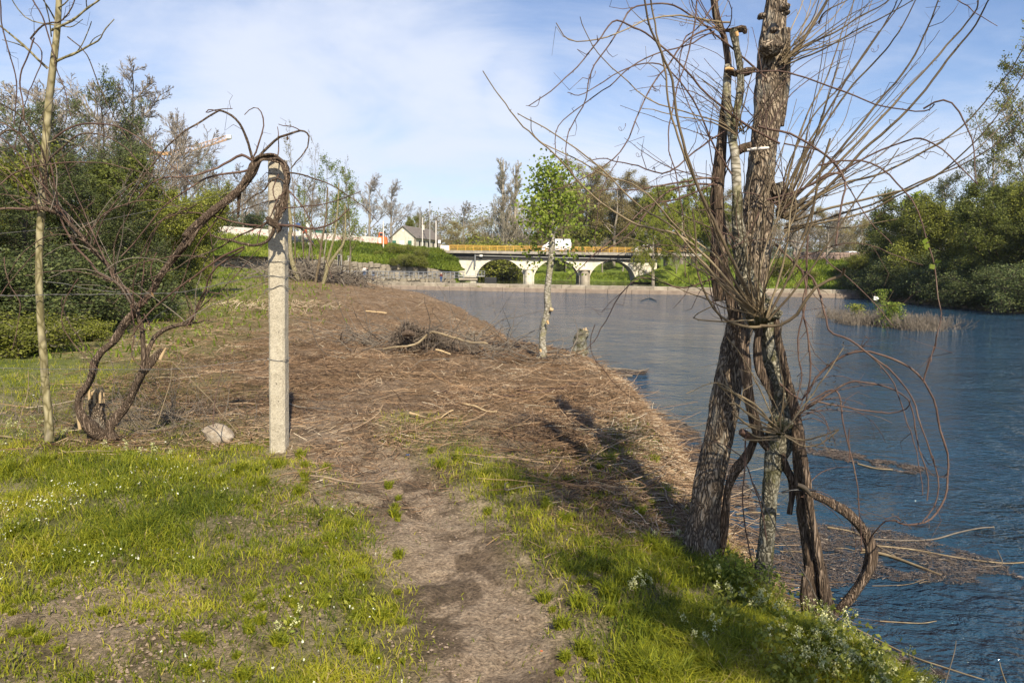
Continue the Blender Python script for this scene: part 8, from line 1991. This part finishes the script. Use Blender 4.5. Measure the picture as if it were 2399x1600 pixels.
# ------------------------------------------------------------------ reedy islet and floating flood debris
def islet():
    r = np.random.default_rng(9)
    for k, (u0, u1, v, hh, n, lb, mt_) in enumerate([(1885, 1930, 731, 26, 170, 'small clump of dry stems at the left end of the islet', 'twig_grey'), (1935, 2020, 745, 34, 360, 'wide clump of dry brown stems in the middle of the islet', 'twig_grey'), (2060, 2150, 757, 40, 380, 'clump of dry brown stems at the right end of the islet', 'twig_grey'), (2110, 2200, 752, 40, 60, 'thin stems leaning out over the water at the right tip of the islet', 'twig_grey')]):
        (xa, ya), (xb, yb) = flat_xy(u0, v, ZW), flat_xy(u1, v, ZW); P_ = []; x = r.uniform(xa, xb, n); y = (ya + yb) / 2 + r.normal(size=n) * .9
        H = hh * SD / FOC * ya * r.uniform(.35, 1.15, n); p = np.stack([x, y, np.full(n, ZW - .05)], 1); lean = .9 if k == 3 else .28
        d = unit(np.stack([r.normal(size=n) * lean + (.9 if k == 3 else 0), r.normal(size=n) * lean, np.ones(n)], 1))
        for j in range(6): P_.append(p.copy()); p = p + d * (H / 5)[:, None]; d = unit(d + r.normal(size=(n, 3)) * .16)
        P_ = np.stack(P_, 1); V, Q = tubes(P_, np.full(n, .016)[:, None] * np.linspace(1, .45, 6)[None], 3)
        S_, R2 = grow(P_, np.full((n, 6), .016), 3, .3, 1, R(40), .4, 4, .2, .15, rmin=.008); V2, Q2 = tubes(S_, R2, 3)
        b = B(); o0 = np.array([xa, ya, ZW]); b.add(V - o0, Q); b.add(V2 - o0, Q2); o = b.build('dry_reeds', MT[mt_], None, loc=o0); tag(o, lb, 'reeds'); o['kind'] = 'stuff'
    for k, (u, v, w, h, n, lb) in enumerate([(2048, 752, 36, 58, 1500, 'green leafy bush in front at the right half of the islet'), (2020, 730, 20, 66, 700, 'taller light green bush behind on the islet'), (1965, 738, 26, 40, 700, 'greyish green low bush on the left half of the islet')]):
        x, y = flat_xy(u, v, ZW); k_ = y / FOC * SD; P_ = np.stack([x + r.normal(size=n) * w * .42 * k_, y + r.normal(size=n) * .5, ZW + r.random(n) ** .8 * h * k_], 1); P_[:, 0] = x + (P_[:, 0] - x) * (1.1 - .7 * (P_[:, 2] - ZW) / (h * k_))
        root = empty('islet_bush', (x, y, ZW), lb, 'bush'); V, Q, a = leafcards(P_ - np.array([x, y, ZW]), .13, .6); b = B(); b.add(V, Q, a=a); b.build('crown', MT['l_light' if k < 2 else 'l_mid'], root)
        b = B(); 
        for i in range(14): b.tube([(r.normal() * .2, 0, -.1), (r.normal() * .35, r.normal() * .2, h * k_ * r.uniform(.6, 1))], .012, 4)
        b.build('stems', MT['cane_olive'], root)['kind'] = 'stuff'
    x, y = flat_xy(1996, 705, ZW + .5); b = B(); b.box((0, 0, 0), (.35, .1, .3), jit=.08); o = b.build('plastic_bag', MT['white'], None, loc=(x, y - 1, ZW + 1.25)); tag(o, 'white plastic bag caught on the islet bushes', 'bag')
islet()
MT['wet'] = leafmat('wet_litter', [(0, (0.035, 0.028, 0.024)), (0.5, (0.11, 0.085, 0.068)), (0.85, (0.20, 0.155, 0.12)), (1, (0.40, 0.33, 0.25))], trans=0, objvar=0, rough=.6)
def floating():
    r = np.random.default_rng(12)
    def field(nm, poly, n, L, w, lb, mt_='wet', mu=.42):
        poly = [flat_xy(u, v, ZW + .01) for u, v in poly]; poly = np.array(poly); lo, hi = poly.min(0), poly.max(0); p = r.uniform(lo, hi, (n * 4, 2)); ins = np.zeros(len(p), bool); j = len(poly) - 1
        for i in range(len(poly)):
            (xi, yi), (xj, yj) = poly[i], poly[j]; c = ((yi > p[:, 1]) != (yj > p[:, 1])) & (p[:, 0] < (xj - xi) * (p[:, 1] - yi) / (yj - yi + 1e-9) + xi); ins ^= c; j = i
        ins &= fbm(p[:, 0] * 2.2, p[:, 1] * 2.2, s=44, o=3) > -.25
        p = p[ins][:n]; m_ = len(p); V, Q, a = ribbon(p[:, 0], p[:, 1], ZW + .008 + r.random(m_) * .02, r.uniform(*L, m_), r.uniform(*w, m_), .05, np.clip(r.normal(mu, .22, m_), 0, 1), .3)
        V[:, 2] = np.maximum(V[:, 2], ZW + .003); return stuff(link(nm, mk(nm, V, Q, None, MT[mt_], attrs={'rnd': a})), lb, 'debris')
    field('floating_litter', [(1500, 940), (1600, 985), (1640, 1100), (1600, 1180), (1540, 1080), (1470, 960)], 7000, (.02, .2), (.003, .010), 'raft of brown reed litter floating along the bank left of the big trunk')
    field('floating_litter', [(1620, 1030), (1700, 1060), (1740, 1180), (1900, 1230), (1900, 1400), (1800, 1480), (1660, 1330), (1600, 1200)], 17000, (.008, .10), (.003, .009), 'dense floating litter between the trunks and the water')
    field('floating_litter', [(1860, 1020), (1960, 1040), (2130, 1075), (2100, 1090), (1960, 1062), (1850, 1040)], 3000, (.02, .12), (.004, .012), 'long drifting strip of litter beyond the vine loop')
    field('floating_litter', [(1860, 1200), (2060, 1220), (2300, 1290), (2351, 1330), (2200, 1340), (2000, 1330), (1880, 1360)], 9000, (.008, .10), (.003, .008), 'loose floating litter at the right below the vine loop')
    field('floating_litter', [(1900, 1430), (2060, 1500), (2180, 1550), (2170, 1568), (2000, 1530), (1860, 1470)], 2600, (.01, .10), (.003, .008), 'strip of floating litter along the grass at the lower right')
    field('floating_litter', [(1250, 800), (1330, 830), (1400, 850), (1490, 850), (1480, 862), (1380, 870), (1300, 860), (1230, 835)], 2600, (.05, .4), (.01, .03), 'litter drifting around the foot of the alder')
    # foam-like fine scum lies flush on the water under the litter
    rr = random.Random(17)
    sticks = [([(1960, 1235), (2060, 1240), (2140, 1238), (2200, 1222), (2250, 1212), (2280, 1210)], 5, 'long pale forked branch floating at the right, upper one'), ([(2280, 1208), (2295, 1230), (2310, 1248)], 3, 'short upright tip at the end of the upper floating branch'), ([(1990, 1250), (2100, 1262), (2200, 1280), (2300, 1292), (2360, 1290)], 5, 'long pale branch floating at the right, lower one'), ([(2255, 1300), (2300, 1296), (2290, 1262)], 3, 'forked twig at the right end of the lower floating branch'), ([(1900, 1210), (1960, 1222), (2010, 1250), (2060, 1280)], 5, 'pale curved branch floating just right of the vine loop'), ([(1980, 1262), (2040, 1275), (2110, 1300), (2160, 1320)], 9, 'thick dark branch floating at the right'), ([(1700, 1130), (1740, 1150), (1790, 1158)], 5, 'pale stick floating between the two trunks'), ([(1690, 1180), (1730, 1176), (1790, 1180)], 6, 'second pale stick floating between the two trunks'), ([(1970, 1065), (2010, 1075), (2050, 1078)], 5, 'dark plank like driftwood in the drifting strip'), ([(1740, 1330), (1800, 1340), (1870, 1345)], 4, 'stick floating left of the dark vine trunk'), ([(1960, 1440), (2080, 1500), (2180, 1535), (2260, 1560)], 5, 'long dark branch floating at the lower right'), ([(2020, 1425), (2110, 1430), (2150, 1425)], 3, 'thin dark stem floating right of the loop'), ([(2170, 1568), (2190, 1500), (2195, 1470)], 3, 'thin bare stem standing in the water at the lower right'), ([(2310, 1568), (2300, 1540), (2295, 1520)], 3, 'short bare stem standing in the water near the corner')]
    WHERE = ['under the thick trunk', 'between the thick trunk and the mossy willow', 'just right of the mossy willow', 'behind the dark vine trunk', 'inside the vine loop', 'right below the vine loop', 'at the outer side of the vine loop', 'in the open water past the vine loop']
    for i in range(16):
        q = i // 2; u, v = 1665 + q * 62 + rr.uniform(0, 30), (1215 + q * 4 if i % 2 else 1330) + rr.uniform(0, 45); a = rr.uniform(-.3, .5); L = rr.uniform(20, 70)
        sticks.append(([(u, v), (u + L * .5, v + L * .5 * a + rr.uniform(-4, 4)), (u + L, v + L * a)], rr.uniform(1.8, 4), 'small bare stick floating %s, %s one' % (WHERE[q], 'the farther' if i % 2 else 'the nearer')))
    for k, (pts, w, lb) in enumerate(sticks):
        ys = [float(flat_xy(u, v, ZW + .02)[1]) for u, v in pts]
        if lb and ('upright' in lb or 'standing' in lb or 'forked twig' in lb): ys = [ys[0]] * len(ys)
        o, C = stem(None, 'floating_branch', pts, ys, (w, w * .6), MT['cane_tan' if k % 3 else 'twig_grey'], 5, knots=.1, seed=k, rough=.08)
        tag(o, lb or 'small bare stick floating in the litter on the water at the right', 'branch', None if lb else 'small sticks floating in the litter')
floating()

# ------------------------------------------------------------------ flowering plants at the lower right, spurge by the trunk
def wildflower(u, v, Y, hh, n, label, seed, spread=40, gz=None):
    Y = min(Y, float(G(u, v)[1])); r = np.random.default_rng(seed); k = Y / FOC * SD; c0 = D(u, v, Y); x, y = c0[0], Y; z0 = float(hz(x, y)) if gz is None else gz
    root = empty('wild_radish', (x, y, z0), label, 'wildflower'); o0 = np.array([x, y, z0]); H = max(.12, c0[2] - z0 + hh * k * .5)
    P_ = []; base = r.normal(size=(n, 3)) * np.array([spread * k * .45, .08, 0]); base[:, 2] = hz(base[:, 0] + x, base[:, 1] + y) - z0
    d = unit(np.stack([r.normal(size=n) * .3, r.normal(size=n) * .3, np.ones(n)], 1)); p = base.copy(); h = H * r.uniform(.65, 1.1, n)
    for j in range(7): P_.append(p.copy()); p = p + d * (h / 6)[:, None]; d = unit(d + r.normal(size=(n, 3)) * .12)
    P_ = np.stack(P_, 1); S_, R2 = grow(P_, np.full((n, 7), .0018), 4, .5, 1, R(35), .3, 4, .5, .1, rmin=.0009)
    b = B(); V, Q = tubes(P_, np.full((n, 7), .0019), 3); b.add(V, Q); V, Q = tubes(S_, R2, 3); b.add(V, Q); b.build('stems', MT['l_mid'], root)['kind'] = 'stuff'
    tips = np.vstack([S_[:, -1], P_[:, -1], S_[:, -2]]); fl = np.repeat(tips, 5, 0) + r.normal(size=(len(tips) * 5, 3)) * .006
    V, Q, a = leafcards(fl, .0085, .85, 0, .3); b = B(); b.add(V, Q, a=a); b.build('flowers', MT['flower_y'], root)['kind'] = 'stuff'
    t = r.random(n * 12); i = r.integers(0, n, n * 12); lp = P_[i, (t * 4).astype(int)] + r.normal(size=(n * 12, 3)) * .02
    V, Q, a = leafcards(lp, .026, .35, 0, 0); b = B(); b.add(V, Q, a=a); b.build('leaves', MT['l_light'], root)['kind'] = 'stuff'
for k, (u, v, Y, hh, n, sp, lb) in enumerate([
    (1925, 1465, 3.7, 40, 34, 90, 'tall wild radish with pale flowers in front of the vine foot'), (1990, 1500, 3.4, 40, 28, 110, 'largest clump of pale flowering wild radish at the lower right'),
    (2080, 1540, 3.3, 36, 30, 90, 'rightmost clump of pale wild radish at the bottom edge'), (1860, 1500, 3.6, 34, 22, 80, 'wild radish clump left of the largest one'),
    (1760, 1410, 4.2, 26, 16, 70, 'wild radish at the foot of the mossy willow'), (1910, 1560, 3.0, 34, 26, 110, 'wild radish clump at the bottom edge below the vine'),
    (1660, 1390, 4.3, 20, 4, 60, 'single tall wild radish left of the mossy willow'), (1540, 1260, 5.0, 14, 5, 60, 'thin wild radish in front of the thick trunk'),
    (1480, 1365, 4.1, 12, 5, 60, 'low flowering plants in the grass on the path side'), (1610, 1480, 3.6, 16, 5, 90, 'small wild radish in the shaded grass'),
    (2020, 1568, 3.0, 30, 24, 100, 'wild radish cut by the bottom edge of the picture'),
    (40, 960, 6.4, 10, 9, 80, 'white flowering weeds at the left edge by the sapling'), (330, 1020, 6.2, 8, 8, 120, 'white flowering weeds below the old vine'), (620, 1480, 3.6, 8, 3, 50, 'small white flowering plant in the lawn'),
    ]): wildflower(u, v, Y, hh, n, lb, 50 + k, sp)
def spurge(u, v, Y, hh, label, seed):
    Y = min(Y, 3.95); r = np.random.default_rng(seed); k = Y / FOC * SD; c0 = D(u, v, Y); z0 = float(hz(c0[0], Y)); root = empty('spurge_plant', (c0[0], Y, z0), label, 'plant'); H = c0[2] - z0
    b, lf = B(), []
    for i in range(9):
        t = np.array([r.normal() * .09, r.normal() * .05, H * r.uniform(.65, 1.0)]); b.tube(crom([(0, 0, -.03), tuple(t * .5 + r.normal(size=3) * .01), tuple(t)], 8), .003, 4)
        for rr_ in (0, .02, .045): lf.append(t + r.normal(size=(16, 3)) * np.array([.04, .04, .012]) + np.array([0, 0, -rr_]))
        lf.append(t * r.uniform(.3, .9, (20, 1)) + r.normal(size=(20, 3)) * .03)
    b.build('stems', MT['cane_olive'], root)['kind'] = 'stuff'; V, Q, a = leafcards(np.repeat(np.vstack(lf), 2, 0) + r.normal(size=(2 * sum(len(q) for q in lf), 3)) * .008, .019, .6, 0, .4); b = B(); b.add(V, Q, a=a); b.build('leaves', MT['l_light'], root)['kind'] = 'stuff'
spurge(1690, 1290, 4.6, 60, 'bushy yellow green spurge between the thick trunk and the mossy willow', 3)
spurge(1640, 1340, 4.4, 60, 'lower spurge plant just left of the tall one', 4)
spurge(1735, 1420, 3.9, 60, 'broad leaved plant at the foot of the mossy willow', 6)
spurge(1560, 1420, 3.6, 60, 'broad leaved plant in the shaded grass left of the willow', 8)
spurge(1420, 1480, 3.3, 60, 'small broad leaved plant at the right edge of the path', 9)
for k, (u, v, w, c, lb) in enumerate([(645, 572, 5, 'white', 'white scrap of litter on the stone wall left of the post'), (672, 628, 14, 'white', 'white plastic sheet lying at the wall foot behind the post'), (311, 775, 6, 'blue', 'blue scrap on the ground beyond the vine'), (937, 1046, 8, 'blue', 'small blue scrap at the edge of the bare path'), (1243, 1496, 5, 'orange', 'small orange leaf on the path'), (2018, 1459, 14, 'orange', 'orange brown dead leaf floating by the flowers')]):
    g = G(u, v); kk = g[1] / FOC * SD; b = B(); b.box((0, 0, .3 * w * kk), (w * kk, w * kk * .5, w * kk * .35), jit=w * kk * .15); o = b.build('scrap', MT[c], None, loc=g); tag(o, lb, 'litter')

# ------------------------------------------------------------------ thin spring haze over the valley
def haze():
    b = B(); b.box((250, 560, 34), (2600, 1500, 76)); o = b.build('haze', None, None); o.data.materials.clear()
    m_ = bpy.data.materials.new('haze'); m_.use_nodes = True; t = m_.node_tree; t.nodes.clear(); ou = N(t, 'ShaderNodeOutputMaterial'); v = N(t, 'ShaderNodeVolumePrincipled')
    v.inputs['Color'].default_value = (0.88, 0.93, 1.0, 1); v.inputs['Density'].default_value = 0.00014; v.inputs['Anisotropy'].default_value = 0.3
    lk(t, v.outputs[0], ou.inputs['Volume']); o.data.materials.append(m_); o['kind'] = 'stuff'
haze()
